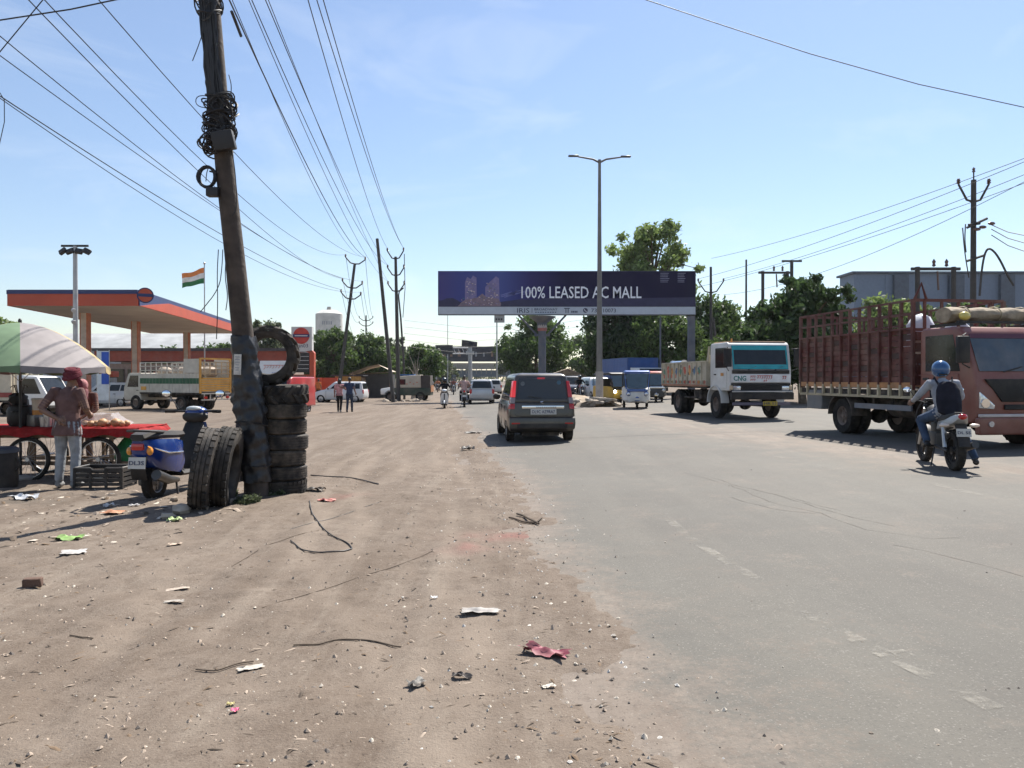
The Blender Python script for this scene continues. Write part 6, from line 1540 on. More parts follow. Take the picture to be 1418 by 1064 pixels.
b = MB(); b.box((.245, 0, 1.17), (.02, .10, .045)); b.build('orange_patch', mat('patch_orange', (0.45, 0.2, 0.06)), bk); b = MB(); b.tube([(.26, -.1, 1.02), (.24, 0, 1.0), (.26, .1, 1.02)], .01, 5); b.build('zip', plast(), bk)

# ================================================================== tyres
def tyre_mesh(r, w_, rim, kind, seed=0):
    """closed tyre carcass around local z plus tread"""
    h = w_ / 2; b = MB()
    b.lathe([(rim, -h * .55), (rim * 1.04, -h * .8), (r * .80, -h * .98), (r * .92, -h * .92), (r * .97, -h * .78), (r * .975, 0), (r * .97, h * .78), (r * .92, h * .92), (r * .80, h * .98), (rim * 1.04, h * .8), (rim, h * .55), (rim * 1.03, 0)], 40)
    for zz in (-.995, .995): b.lathe([(r * .84, h * zz * .96), (r * .86, h * zz), (r * .88, h * zz * .96)], 40)
    tb_ = MB()
    if kind == 'tractor':
        n = 13
        for k in range(n):
            for sg in (1, -1):
                a0 = 2 * math.pi * (k + (.5 if sg < 0 else 0)) / n; rg = []
                for t_ in np.linspace(0, 1, 5):
                    a = a0 + t_ * .30; z = sg * h * (.02 + .97 * t_); wd = .085 * (1 + .3 * t_); drop = r * (.0 if t_ < .8 else -.05)
                    def pt(aa, rr_, zz_): return Vector((rr_ * math.cos(aa), rr_ * math.sin(aa), zz_))
                    rg.append([pt(a - wd, r * .95 + drop, z), pt(a + wd, r * .95 + drop, z), pt(a + wd * .8, r * 1.075 + drop, z), pt(a - wd * .8, r * 1.075 + drop, z)])
                tb_.loft(rg, sm=False)
    elif kind == 'rib':
        for zz in (-.62, -.3, 0, .3, .62): tb_.lathe([(r * .96, h * (zz - .11)), (r * 1.0, h * (zz - .10)), (r * 1.0, h * (zz + .10)), (r * .96, h * (zz + .11))], 40, sm=False)
    elif kind == 'block':
        n = 30
        for k in range(n):
            a = 2 * math.pi * k / n
            for zz in (-.68, .68): tb_.box((0, 0, 0), (r * .05, r * .15, h * .42), 0, 0, RZ(a + (.05 if zz > 0 else 0)) @ T(r * .98, 0, h * zz))
        for zz in (-.22, .22): tb_.lathe([(r * .96, h * (zz - .16)), (r * 1.0, h * (zz - .15)), (r * 1.0, h * (zz + .15)), (r * .96, h * (zz + .16))], 40, sm=False)
    return b, tb_
oldrub = mat('old_rubber', (0.019, 0.0185, 0.018), .8, var=.35, sc=6, bump=.3, bs=40, spec=.25, dust=.2, dsc=3)
TYM = [oldrub, mat('old_rubber_dusty', (0.026, 0.024, 0.022), .85, var=.4, sc=5, bump=.3, bs=40, spec=.2, dust=.42, dsc=4), mat('old_rubber_worn', (0.022, 0.021, 0.021), .7, var=.3, sc=9, bump=.35, bs=25, spec=.25, dust=.28, dsc=7)]
def tyre(label, loc, rot, r, w_, rim, kind, group):
    o = root('tyre', label, 'tyre', loc, 0, group); o.rotation_euler = rot; b, tb_ = tyre_mesh(r, w_, rim, kind); mm_ = TYM[0 if kind == 'tractor' else len(label) % 3]; b.build('carcass', mm_, o); tb_.build('tread', mm_, o)
    return o
SB = G(395, 690); sy_ = SB.y + .33; sx_ = (391 - CX) / FPX * sy_; z = dz_at(sx_, sy_) - .02; s_m = SB.y / FPX   # metres per pixel there
GT_ = 'stacked tyres by the pole'
ords = ('bottom knobbly tyre of the stack beside the pole', 'second tyre from the bottom of the stack beside the pole', 'third tyre from the bottom of the stack beside the pole', 'fourth tyre from the bottom of the stack beside the pole', 'fifth tyre from the bottom of the stack beside the pole', 'sixth tyre from the bottom, just under the tractor tyre')
for k in range(6):
    hh = (.20, .20, .225, .225, .215, .215)[k]
    o = tyre(ords[k], (sx_ + (.0, .01, -.01, .012, -.005, .01)[k], sy_ + random.uniform(-.015, .015), z + hh / 2), (random.uniform(-.02, .02), random.uniform(-.025, .025), random.random() * 6), (.335, .328, .335, .338, .335, .33)[k], hh * 1.02, .2, 'block' if k in (0,) else 'rib', GT_)
    z += hh * .985
tyre('tractor tyre lying flat on top of the tyre stack', (sx_ - .0, sy_, z + .125), (R(1), R(-1), .4), .335, .26, .2, 'tractor', GT_); z += .255
tyre('lugged tractor tyre standing upright on top of the tyre stack', (sx_ - .2, sy_ + .03, z + .405), (R(90), 0, R(8)), .395, .24, .255, 'tractor', GT_)
for i, (x0, yb, yt, xt, lab) in enumerate(((262, 714, 593, 280, 'left one of two worn tyres leaning together before the scooter'), (292, 709, 592, 308, 'right one of two worn tyres leaning against the wrapped pole'))):
    p = G(x0, yb); Y = p.y + .1; hgt = (yb - yt) / FPX * Y; r_ = hgt / 2 * .985
    yaw = R(66 + 4 * i); tilt = math.atan2((xt - x0), (yb - yt))
    Mx = RY(tilt * 1.0) @ RZ(R(90 + 13 - 3 * i)) @ RX(R(90))
    o = tyre(lab, (0, 0, 0), (0, 0, 0), r_, .235, r_ * .58, 'block', 'two leaning tyres'); 
    ctr = Vector((p.x, Y + .2, p.z)) + Vector((math.tan(tilt) * r_, .0, r_ - .01)); o.rotation_euler = Mx.to_euler(); o.location = ctr

# ------------------------------------------------------------------ foot of the pole: stub, weeds, stones
p = G(374, 688); o = root('wooden_stub', 'short cut wooden stub between the pole and tyre stack', 'stub', p); b = MB(); b.tube([(0, 0, -.05), (-.02, 0, .16), (.01, 0, .33)], [.06, .055, .05], 8, sm=False); b.build('stub', mat('stub_wood', (0.22, 0.18, 0.14), .9, bump=.5), o)
b = MB(); b.box((0, -.01, .335), (.05, .04, .02)); b.build('splinter', mat('stub_wood'), o)
weed('low grey green weeds at the foot of the wrapped pole', G(343, 702), .17, 1500); weed('small weed tuft between the pole and tyre stack', G(382, 690), .12, 800); weed('sparse weed behind the pole wrap', G(322, 692), .12, 500)
for i, (x, y, r_) in enumerate(((250, 716, .12), (278, 712, .08), (232, 722, .07), (240, 700, .06), (376, 690, .05), (318, 703, .06))):
    q = G(x, y); o = rock('stone', (q.x, q.y, dz_at(q.x, q.y) + r_ * .3), r_, stonem[i % 2]); tag(o, ('dark stone propping the left leaning tyre', 'pale stone between the two leaning tyres', 'small stone left of the leaning tyres', 'small stone behind the leaning tyres', 'stone beside the tyre stack base', 'stone in the weeds by the pole')[i], 'stone', 'stones by the pole')

# ================================================================== blue scooter parked behind the tyres
SR = G(219, 694); SF = G(292, 664); u = SF - SR; u.z = 0; u.normalize()
sc_ = scooter('blue scooter parked behind the leaning tyres with number plate showing', SR + Vector((-.1, .1, 0)), head2rz(u), mat('scooter_blue', (0.006, 0.03, 0.17), .22, var=.08, coat=.5), None, R(18), pl='DL3S')
sc_.rotation_euler.z -= R(9)
sc_.scale = (1.16,) * 3

# ================================================================== food cart, parasol, vendor
CY = 12.9; CB = gp(100, CY); cm_ = CY / FPX
def cx(px, Y=CY): return (px - CX) / FPX * Y
def czz(py, Y): return HC - (py - HY) / FPX * Y
cz0 = float(gz(cx(100)))
ct = root('food_cart', 'four wheeled wooden vendor cart with a red cloth top', 'cart', (cx(60), CY, cz0))
ox, oz = ct.location.x, cz0
xL, xR = cx(-40) - ox, cx(212) - ox; ztop = .885
b = MB(); b.box(((xL + xR) / 2, 0, ztop - .03), (xR - xL - .06, 1.05, .05)); b.build('table_board', woodb(), ct)
redc = cl('red_sheet', (0.30, 0.022, 0.022))
b = MB(); n = 40
rg = []
for i in range(n + 1):
    x = xL + (xR - xL) * i / n; dr = .13 + .025 * math.sin(i * .9) + (.05 if i > n - 4 else 0) * math.sin(i); wv = .012 * math.sin(i * 1.3)
    rg.append([Vector((x, -.56 + wv, ztop - dr)), Vector((x, -.55 + wv * .5, ztop - .02)), Vector((x, -.53, ztop + .006)), Vector((x, .53, ztop + .006)), Vector((x, .55, ztop - .1)), Vector((x, .545, ztop - .1)), Vector((x, .525, ztop + .0)), Vector((x, -.525, ztop + .0)), Vector((x, -.543 + wv * .5, ztop - .02)), Vector((x, -.552 + wv, ztop - dr))])
b.loft(rg); b.build('red_cloth', redc, ct, ang=60)
b = MB(); b.loft([[Vector((xR - .02 + t_ * .05, y, ztop + .01 - t_ * .06 + .012 * math.sin(y * 14)))for y in np.linspace(-.5, .53, 12)] + [Vector((xR - .02 + t_ * .05, y, ztop + .002 - t_ * .06 + .012 * math.sin(y * 14))) for y in np.linspace(.53, -.5, 12)] for t_ in (0, .8, 1.6)]); b.build('cloth_end', redc, ct, ang=60)
fr = woodb()
for y in (-.42, .42):
    b = MB(); b.box(((xL + xR) / 2, y, ztop - .12), (xR - xL - .1, .06, .09)); b.build('top_rail', fr, ct)
    b = MB(); b.box(((xL + xR) / 2, y, .30), (xR - xL - .3, .05, .06)); b.build('lower_rail', fr, ct)
for px in (20, 68, 125, 172):
    for y in (-.42, .42): b = MB(); b.box((cx(px) - ox, y, .48), (.05, .05, .62)); b.build('leg', fr, ct)
for px, y in ((38, -.50), (136, -.50), (66, .50), (172, .50)):
    wheel(ct, cx(px, CY + y) - ox, y, .37, .05, .87, 'spoke')
for px in (38, 136): b = MB(); b.tube([(cx(px, CY) - ox + .02, -.5, .37), (cx(px, CY) - ox + .15, .5, .37)], .018, 6); b.build('axle', steel(), ct)
# green sack hanging below, crate, drum
o = root('green_bag', 'green plastic bag hanging under the right end of the cart', 'bag', (cx(176, 12.7), 12.7, cz0 + .2))
b = MB(); rg = []
for k, (z_, wv) in enumerate(((0, .05), (.03, .17), (.18, .21), (.34, .17), (.47, .08), (.53, .03))): rg.append([Vector((math.cos(a) * wv * (1 + .12 * math.sin(3 * a + k)), math.sin(a) * wv * .7, z_)) for a in [j / 14 * 6.283 for j in range(14)]])
b.loft(rg); b.build('bag', mat('green_plastic', (0.012, 0.16, 0.045), .4, var=.3, sc=8, bump=.8, bs=10), o); b = MB(); b.tube([(0, 0, .5), (-.03, 0, .56), (.02, 0, .62)], .01, 5); b.build('knot', mat('green_plastic'), o)
CR = G(136, 680); o = root('plastic_crate', 'black plastic crate on the ground beside the vendor', 'crate', CR + Vector((0, .2, 0)), R(2)); cw, cd, chh = .70, .44, .34
for y in (-1, 1):
    for k in range(5): b = MB(); b.box((0, y * cd / 2, .03 + k * .068), (cw, .018, .045)); b.build('side_slat', plast(), o)
for x in (-1, 1):
    for k in range(5): b = MB(); b.box((x * cw / 2, 0, .03 + k * .068), (.018, cd, .045)); b.build('end_slat', plast(), o)
for x in (-1, -.33, .33, 1):
    for y in (-1, 1): b = MB(); b.box((x * (cw / 2 - .004), y * (cd / 2 + .004), chh / 2), (.035, .03, chh)); b.build('upright', plast(), o)
b = MB(); b.box((0, 0, .012), (cw, cd, .02)); b.build('base', plast(), o)
b = MB(); b.tube([(-cw / 2, -cd / 2, chh), (-.12, -cd / 2, chh), (-.08, -cd / 2, chh - .03), (.08, -cd / 2, chh - .03), (.12, -cd / 2, chh), (cw / 2, -cd / 2, chh), (cw / 2, cd / 2, chh), (-cw / 2, cd / 2, chh)], .016, 6, close=True); b.build('rim', mat('crate_rim', (0.05, 0.05, 0.05), .45, dust=.4), o)
DB = G(-14, 684); o = root('black_drum', 'black plastic drum with dark lid at the left edge', 'drum', DB + Vector((-.05, .3, 0)))
b = MB(); b.lathe([(.01, 0), (.20, 0), (.23, .1), (.235, .45), (.22, .6), (.01, .6)], 24, None, 0, True, False); b.build('body', plast(), o); b = MB(); b.lathe([(.01, .67), (.2, .66), (.25, .63), (.25, .58), (.01, .58)], 24, None, 0, True, False); b.build('lid', mat('lid_slate', (0.05, 0.06, 0.08), .5), o); b = MB(); b.tube([(.24, 0, .5), (.3, 0, .4), (.24, 0, .3)], .014, 6); b.build('handle', plast(), o)
# things on the cart
tz = cz0 + ztop + .01
def onc(nm, lab, cat, px, dy, grp=None): return root(nm, lab, cat, (cx(px, CY + dy), CY + dy, tz), random.random() * 6, grp)
o = onc('cooking_pot', 'large blackened cooking pot at the left of the cart', 'pot', 28, -.1); b = MB(); b.lathe([(.01, 0), (.15, 0), (.19, .06), (.2, .26), (.17, .33), (.19, .35), (.01, .35)], 24, None, 0, True, False); b.build('pot', mat('soot', (0.015, 0.014, 0.014), .6), o); b = MB(); b.tube([(.19, -.05, .25), (.26, 0, .25), (.19, .05, .25)], .012, 6); b.build('handle', mat('soot'), o)
o = onc('utensil_bundle', 'bundle of dark ladles and cloth hanging by parasol pole', 'utensils', 26, .05); o.location.z += .35
b = MB(); b.ell((0, 0, .08), (.17, .13, .14), 10, None, 0, .2); b.build('cloth', mat('soot'), o)
for k in range(7): b = MB(); a = k * .9; b.tube([(0, 0, .1), (math.cos(a) * .10, .02, .34), (math.cos(a) * .17, .02, .30)], .008, 5); b.build('ladle', blackm(), o)
o = onc('plastic_jar', 'translucent plastic jar with orange liquid at its bottom', 'jar', 52, -.15); b = MB(); b.lathe([(.01, .2), (.075, .2), (.085, .42), (.095, .45), (.01, .45)], 18, None, 0, True, False); b.build('jar', mat('cloudy_plastic', (0.55, 0.48, 0.40), .4), o); b = MB(); b.lathe([(.01, .19), (.077, .19), (.081, .27), (.01, .27)], 18, None, 0, True, False); b.build('liquid', mat('juice', (0.52, 0.22, 0.05), .3), o)
b = MB(); b.box((0, 0, .095), (.24, .24, .19)); b.build('stand', mat('tin', (0.2, 0.19, 0.18), .4, .6), o, .01); b = MB(); b.lathe([(.01, .47), (.09, .47), (.1, .44), (.01, .44)], 18, None, 0, True, False); b.build('lid', mat('lid_cream', (0.5, 0.45, 0.38)), o)
for i, (px, dy, h_, l_) in enumerate(((60, -.3, .16, 'steel tumbler left of the vendor'), (66, -.34, .2, 'taller steel jug beside the vendor elbow'), (71, -.2, .15, 'steel tumbler just behind the vendor arm'))):
    o = onc('steel_tumbler', l_, 'tumbler', px, dy, 'steel vessels on the cart'); b = MB(); b.lathe([(.01, 0), (.05, 0), (.065, h_), (.058, h_), (.045, .01), (.01, .01)], 16, None, 0, True, False); b.build('vessel', steel(), o); b = MB(); b.tube([(.06, 0, h_ * .8), (.1, 0, h_ * .6), (.055, 0, h_ * .3)], .006, 5); b.build('handle', steel(), o)
shell = mat('puri_shell', (0.45, 0.25, 0.12), .6, var=.3, sc=9, bump=.4)
SP = [(118, -.25), (126, -.32), (134, -.28), (142, -.33), (150, -.25), (160, -.3), (168, -.27), (175, -.2), (130, -.1), (146, -.08), (163, -.05)]
for i, (px, dy) in enumerate(SP):
    rr_ = .062 if i not in (3, 5) else .085; o = onc('bread_ball', 'round tan fried bread ball heaped on the red cloth', 'food', px, dy, 'fried bread balls on the cart'); o.location.z += rr_ * .8; b = MB(); b.ell((0, 0, 0), (rr_, rr_, rr_ * .8), 12, None, 0, .03); b.build('crust', shell, o); b = MB(); b.ell((0, 0, rr_ * .55), (rr_ * .5, rr_ * .5, rr_ * .3), 8, None, 0, .1); b.build('blister', shell, o)
o = onc('plastic_sheet', 'crumpled clear plastic sheet over the fried bread', 'plastic sheet', 145, -.1); o.rotation_euler.z = 0
b = MB(); nx_, ny_ = 26, 14
for j in range(ny_ + 1):
    for i in range(nx_ + 1):
        x_, y_ = (i / nx_ - .5) * .75, (j / ny_ - .5) * .5; e = 1 - max(abs(i / nx_ - .5), abs(j / ny_ - .5)) * 2
        b.v.append((x_, y_, .04 + .12 * min(1, e * 2.5) + .06 * float(fbm(np.array(x_ * 9), np.array(y_ * 9), 3, 4)) + (.05 if e > .5 else 0)))
for j in range(ny_):
    for i in range(nx_): a = j * (nx_ + 1) + i; b.f.append([a, a + 1, a + nx_ + 2, a + nx_ + 1]); b.m.append(0); b.sm.append(False)
b.build('sheet', mat('clear_plastic', (0.75, 0.75, 0.75), .12, alpha=.28, var=.05), o)
# parasol
pz = lambda y, Y: czz(y, Y)
PY = 12.4; pc_ = Vector((cx(28, PY), PY, cz0)); pr = root('parasol', 'large green, grey and yellow striped vendor parasol shading the cart', 'parasol', pc_)
zr, za, RA = pz(508, PY) - cz0, pz(447, PY) - cz0, 1.36
b = MB(); b.tube([(.0, 0, 0), (.0, 0, za)], .022, 8); b.build('pole', blackm(), pr); b = MB(); b.lathe([(.01, 0), (.2, 0), (.22, .08), (.05, .12), (.01, .12)], 16, None, 0, True, False); b.build('base', concrete(), pr)
pcol = [mat('parasol_green', (0.13, 0.20, 0.11), .8, var=.14), mat('parasol_grey', (0.23, 0.205, 0.20), .8, var=.14), mat('parasol_yellow', (0.36, 0.275, 0.13), .8, var=.14)]
NS = 6
def cano(a, t_, sc=1.0):
    k = NS * a / 6.283; sag = 1 - .045 * math.sin((k % 1) * math.pi) * t_
    return Vector((math.cos(a) * RA * t_ * sag, math.sin(a) * RA * t_ * sag, za - (za - zr) * (t_ ** 1.75) * (1 + .04 * math.sin((k % 1) * math.pi))))
off = R(3)
for s_ in range(NS):
    b = MB(); m_, q_ = 8, 8
    for i in range(q_ + 1):
        for j in range(m_ + 1): b.v.append(tuple(cano(6.283 * (s_ + j / m_) / NS, .02 + .98 * i / q_)))
    for i in range(q_):
        for j in range(m_): a = i * (m_ + 1) + j; b.f.append([a, a + 1, a + m_ + 2, a + m_ + 1]); b.m.append(0); b.sm.append(True)
    ci = 1
    ci = {0: 2, 1: 0, 2: 1, 3: 2, 4: 0, 5: 1}[s_]
    pn = b.build('canopy_panel', pcol[ci], pr); pn.rotation_euler.z = off
    b = MB(); a0, a1 = 6.283 * s_ / NS, 6.283 * (s_ + 1) / NS; top = [cano(a0 + (a1 - a0) * j / 8, 1) for j in range(9)]; bot = [p_ + Vector((math.cos(a0) * .01, 0, -.10 - .02 * math.sin(j * 1.7))) for j, p_ in enumerate(top)]
    b.v = [tuple(p_) for p_ in top + bot]; b.f = [[j, j + 1, 10 + j, 9 + j] for j in range(8)]; b.m = [0] * 8; b.sm = [True] * 8; b.build('valance', pcol[ci], pn)
    b = MB(); b.tube([cano(a0, .03) - Vector((0, 0, .02)), cano(a0, .5) - Vector((0, 0, .02)), cano(a0, 1) - Vector((0, 0, .02))], .008, 5); rb_ = b.build('rib', steel(), pr); rb_.rotation_euler.z = off
    b = MB(); b.tube([cano(a0, .55) - Vector((0, 0, .03)), Vector((0, 0, zr - .25))], .006, 5); b.build('strut', steel(), rb_)
b = MB(); b.ell((0, 0, za + .02), (.03, .03, .05), 8); b.build('finial', blackm(), pr)

# vendor, seen from behind
VB = G(93, 679); VB.z = dz_at(VB.x, VB.y) - .005
J = stand(head=(.10, -.02, 1.58), neck=(.045, 0, 1.45), chest=(.03, 0, 1.26), elL=(-.16, .29, 1.14), wrL=(-.15, .03, 1.0), elR=(.02, -.27, 1.13), wrR=(.24, -.18, 1.05),
    knL=(.02, .11, .5), anL=(-.02, .12, .09), toL=(.13, .16, .035), anR=(-.04, -.13, .09), toR=(.10, -.18, .035), knR=(.02, -.115, .5))
vd = figure('vendor in dusty pink shirt and red turban standing with back turned at the cart', VB, R(86), J, cl('dusty_pink', (0.135, 0.078, 0.07)), cl('pale_trouser', (0.27, 0.28, 0.29)), cl('grey_shoe', (0.2, 0.2, 0.2)), 1.045, .011, .17, 'short', None, 'turban', loose=1.12, tl=1.12)
tm_ = cl('turban_red', (0.13, 0.028, 0.036)); hd = J['head']
b = MB(); b.ell(hd + Vector((-.02, 0, .05)), (.11, .10, .095), 14); b.build('hair', mat('hair_black', (0.012, 0.01, 0.009), .5), vd)
b = MB()
for k in range(6):
    tl_ = Matrix.Rotation(random.uniform(-.22, .22), 3, 'X') @ Matrix.Rotation(R(-16) + random.uniform(-.15, .15), 3, 'Y')
    b.tube([hd + Vector((-.015, 0, .025 + k * .02)) + tl_ @ Vector((math.cos(a) * (.118 - k * .006), math.sin(a) * (.108 - k * .006), 0)) for a in [j / 18 * 6.283 for j in range(18)]], .026, 8, close=True)
b.ell(hd + Vector((-.03, 0, .10)), (.09, .085, .06), 12); b.build('turban', tm_, vd)
b = MB(); b.tube([hd + Vector((-.05, -.09, .02)), hd + Vector((-.06, -.15, -.06)), hd + Vector((-.05, -.16, -.16))], [.03, .04, .03], 8, flat=.5); b.build('turban_tail', tm_, vd)
# second person behind the cart
VB2 = gp(118, 13.95); J = stand(head=(.10, 0, 1.55), elL=(.05, .27, 1.12), wrL=(.25, .15, 1.02), elR=(.05, -.27, 1.12), wrR=(.25, -.15, 1.02))
v2 = figure('person in checked pink headscarf facing us behind the cart', VB2, R(-100), J, cl('rose', (0.13, 0.07, 0.06)), cl('brown', (0.10, 0.07, 0.05)), None, 1.0, .018, 0, 'short', None, 'scarf')
hd = J['head']; b = MB(); b.ell(hd + Vector((-.02, 0, .03)), (.105, .098, .115), 14); b.tube([hd + Vector((-.03, .07, -.05)), hd + Vector((0, .10, -.2)), hd + Vector((.06, .08, -.32))], [.05, .06, .04], 8, flat=.6); b.tube([hd + Vector((-.03, -.07, -.05)), hd + Vector((0, -.10, -.2)), hd + Vector((.06, -.06, -.3))], [.05, .06, .04], 8, flat=.6); b.build('headscarf', cl('scarf', (0.36, 0.17, 0.17)), v2)

# ================================================================== vehicles on the left
# white goods truck with green stripe, tail towards us
u = Vector((-.9, .43, 0)).normalized(); lw = 2.05; hw = lw / 2
nearc = Vector((-16.35, 39.8, 0)); L = 6.0
org = nearc + u * L + Vector((-u.y, u.x, 0)) * -hw
lt = root('truck', 'white high sided goods truck with dark green stripe under the canopy', 'truck', (org.x, org.y, float(gz(org.x))), head2rz(u))
running_gear(lt, L, 1.0, 4.5, lw, .42)
crm = mat('truck_cream', (0.50, 0.47, 0.40), .6, var=.12, dust=.3); yl = mat('gate_orange', (0.55, 0.27, 0.04), .6, var=.15, dust=.15); grn = mat('stripe_green', (0.02, 0.09, 0.04), .6)
prism_part(lt, 'cab', [(-.1, .55), (0, .7), (-.02, 1.25), (-.38, 2.0), (-.5, 2.06), (-1.35, 2.06), (-1.4, .55)], -hw * .93, hw * .93, crm, .05)
for s_ in (1, -1):
    b = MB(); b.panel([Vector((-.3, s_ * hw * .932, 1.25)), Vector((-1.25, s_ * hw * .932, 1.25)), Vector((-1.25, s_ * hw * .932, 1.95)), Vector((-.55, s_ * hw * .932, 1.95))], .02, .95, .05, .95, -.005, .014); b.build('side_window', glassd(), lt)
    boxp(lt, 'door_handle', (-1.15, s_ * hw * .95, 1.1), (.15, .03, .04), plast())
    boxp(lt, 'orange_panel', (-1.75, s_ * (hw + .03), 1.22), (.4, .02, .2), yl)
    bx0, bx1, z0, z1 = -1.45, -L, 1.0, 2.02; n = 18
    for k in range(n):
        x0, x1 = bx0 + (bx1 - bx0) * k / n, bx0 + (bx1 - bx0) * (k + 1) / n
        pn = boxp(lt, 'side_plank', ((x0 + x1) / 2, s_ * hw, (z0 + z1) / 2), (abs(x1 - x0) - .025, .05, z1 - z0), crm)
        boxp(pn, 'green_stripe', ((x0 + x1) / 2, s_ * (hw + .028), 1.62), (abs(x1 - x0) - .02, .01, .30), grn)
    for k in range(9): boxp(lt, 'rack_post', (bx0 - k * (4.55 - 1.2) / 8, s_ * hw, 2.3), (.045, .05, .6), crm)
    for z_ in (2.2, 2.42, 2.62): boxp(lt, 'rack_rail', (bx0 - 1.7, s_ * hw, z_), (3.4, .05, .045), crm)
    boxp(lt, 'rear_side_panel', (-5.4, s_ * hw, 2.42), (1.15, .05, .74), crm)
    boxp(lt, 'corner_post', (bx1, s_ * hw, 1.9), (.09, .09, 1.85), yl)
prism_part(lt, 'windshield', [(-.03, 1.3), (-.36, 1.97), (-.40, 1.96), (-.07, 1.28)], -hw * .84, hw * .84, glassd(), 0)
boxp(lt, 'bed_floor', (-3.7, 0, .96), (4.6, lw, .1), chassis()); boxp(lt, 'front_bumper', (.02, 0, .6), (.1, lw * .92, .2), plast(), .02)
for k in range(6): boxp(lt, 'tailgate_slat', (-L - .02, 0, 1.12 + k * .125), (.05, lw - .12, .10), yl)
for z_ in (2.02, 2.22, 2.42, 2.62): boxp(lt, 'rear_rail', (-L, 0, z_), (.05, lw - .1, .05), mat('rail_tan', (0.45, 0.33, 0.2), .7))
for k in range(5): boxp(lt, 'rear_upright', (-L - .03, -.8 + k * .4, 2.3), (.05, .05, .7), mat('rail_tan'))
boxp(lt, 'rear_beam', (-L, 0, 2.8), (.08, lw, .09), yl); boxp(lt, 'tail_frame', (-L - .05, 0, .95), (.06, lw * .95, .06), crm); boxp(lt, 'tail_frame', (-L - .05, 0, .62), (.06, lw * .95, .06), crm)
for k in range(5): boxp(lt, 'tail_strut', (-L - .05, -.8 + k * .4, .79), (.05, .05, .3), crm)
boxp(lt, 'tail_lamp', (-L - .09, -.75, .74), (.04, .2, .12), redlens()); boxp(lt, 'tail_lamp', (-L - .09, .75, .74), (.04, .2, .12), redlens())
for k in range(5):
    b = MB(); b.ell((0, 0, 0), (.42, .4, .3), 10, None, 0, .1); o = b.build('cargo_sack', mat('sack_tan', (0.36, 0.30, 0.24), .9, bump=.5, bs=8)); o.location = lt.matrix_basis @ Vector((-2.2 - k * .85, random.uniform(-.3, .3), 2.1)); tag(o, 'tan sack loaded inside the green striped truck', 'sack', 'sacks in the green striped truck')
# light pickup behind the cart
pk = root('truck', 'white small truck facing right behind the vendor cart', 'truck', gp(82, 35.5), R(-4)); hw = .85
for x in (-.75, -3.1):
    for s_ in (1, -1): wheel(pk, x, s_ * .72, .33, .2, .58, 'truck')
prism_part(pk, 'cab', [(0, .4), (.02, .95), (-.5, 1.85), (-1.45, 1.9), (-1.5, .4)], -hw, hw, whitep(), .06)
for s_ in (1, -1): b = MB(); b.panel([Vector((-.3, s_ * (hw + .002), 1.05)), Vector((-1.25, s_ * (hw + .002), 1.05)), Vector((-1.25, s_ * (hw + .002), 1.75)), Vector((-.6, s_ * (hw + .002), 1.75))], 0, 1, 0, 1, -.006, .012); b.build('side_window', glassd(), pk)
prism_part(pk, 'windshield', [(.0, 1.05), (-.46, 1.8), (-.5, 1.78), (-.03, 1.02)], -hw * .85, hw * .85, glassd(), 0)
for k in range(7): boxp(pk, 'side_panel', (-1.95 - k * .62, -hw - .06, 1.35), (.58, .05, 1.2), mat('panel_cream', (0.55, 0.48, 0.36), .6, dust=.3)); boxp(pk, 'side_panel', (-1.95 - k * .62, hw + .06, 1.35), (.58, .05, 1.2), mat('panel_cream'))
boxp(pk, 'bed_floor', (-3.7, 0, .7), (4.4, 1.8, .1), chassis()); boxp(pk, 'red_band', (-3.6, -hw - .1, 1.0), (4.0, .02, .22), mat('band_maroon', (0.28, 0.05, 0.04), .6)); boxp(pk, 'bumper', (.03, 0, .45), (.1, 1.6, .16), plast(), .03)
boxp(pk, 'headlight', (.02, -.62, .78), (.06, .24, .16), lensc(), .03); boxp(pk, 'headlight', (.02, .62, .78), (.06, .24, .16), lensc(), .03)
# parked cars
wcar = mat('car_white', (0.66, 0.66, 0.65), .3, var=.04, coat=.5, dust=.18); scar = mat('car_silver', (0.46, 0.47, 0.48), .3, .3, var=.05, coat=.5, dust=.15)
car('white hatchback parked between the canopy columns', gp(152, 47.2), R(172), wcar, 3.8, 1.66, 1.5, name='car')
car('white hatchback parked behind the walking couple', gp(472, 54.5), R(176), wcar, 3.7, 1.64, 1.5, name='car')
# red tempo with a white slanted board
rv = root('van', 'red van with slanted white signboard seen through the upright tyre', 'van', gp(376, 35.5), R(-97)); rvm = mat('van_red', (0.42, 0.02, 0.025), .35, coat=.4, dust=.15); hw = .78
prism_part(rv, 'body', [(0, .35), (.03, .95), (-.45, 1.72), (-.6, 1.8), (-3.4, 1.8), (-3.5, .35)], -hw, hw, rvm, .07)
b = MB(); b.panel([Vector((.02, -hw * .88, 1.0)), Vector((.02, hw * .88, 1.0)), Vector((-.42, hw * .82, 1.68)), Vector((-.42, -hw * .82, 1.68))], .03, .97, .06, .9, .012, .014); b.build('windshield', glassd(), rv)
b = MB(); b.tube([(-.0, -.3, 1.04), (-.25, .1, 1.4)], .012, 5); b.tube([(-.0, .3, 1.04), (-.2, .55, 1.35)], .012, 5); b.build('wiper', blackm(), rv)
for s_ in (1, -1):
    wheel(rv, -.6, s_ * .66, .28, .17, .6); wheel(rv, -2.7, s_ * .66, .28, .17, .6); b = MB(); b.ell((.0, s_ * .6, .75), (.06, .12, .1), 10); b.build('headlight', lensc(), rv)
sb = boxp(rv, 'signboard', (-.35, 0, 2.28), (.06, 1.62, .85), mat('board_white', (0.72, 0.71, 0.69), .6, var=.05)); sb.rotation_euler = (0, R(-14), 0); sb.location = (.45, 0, .02)
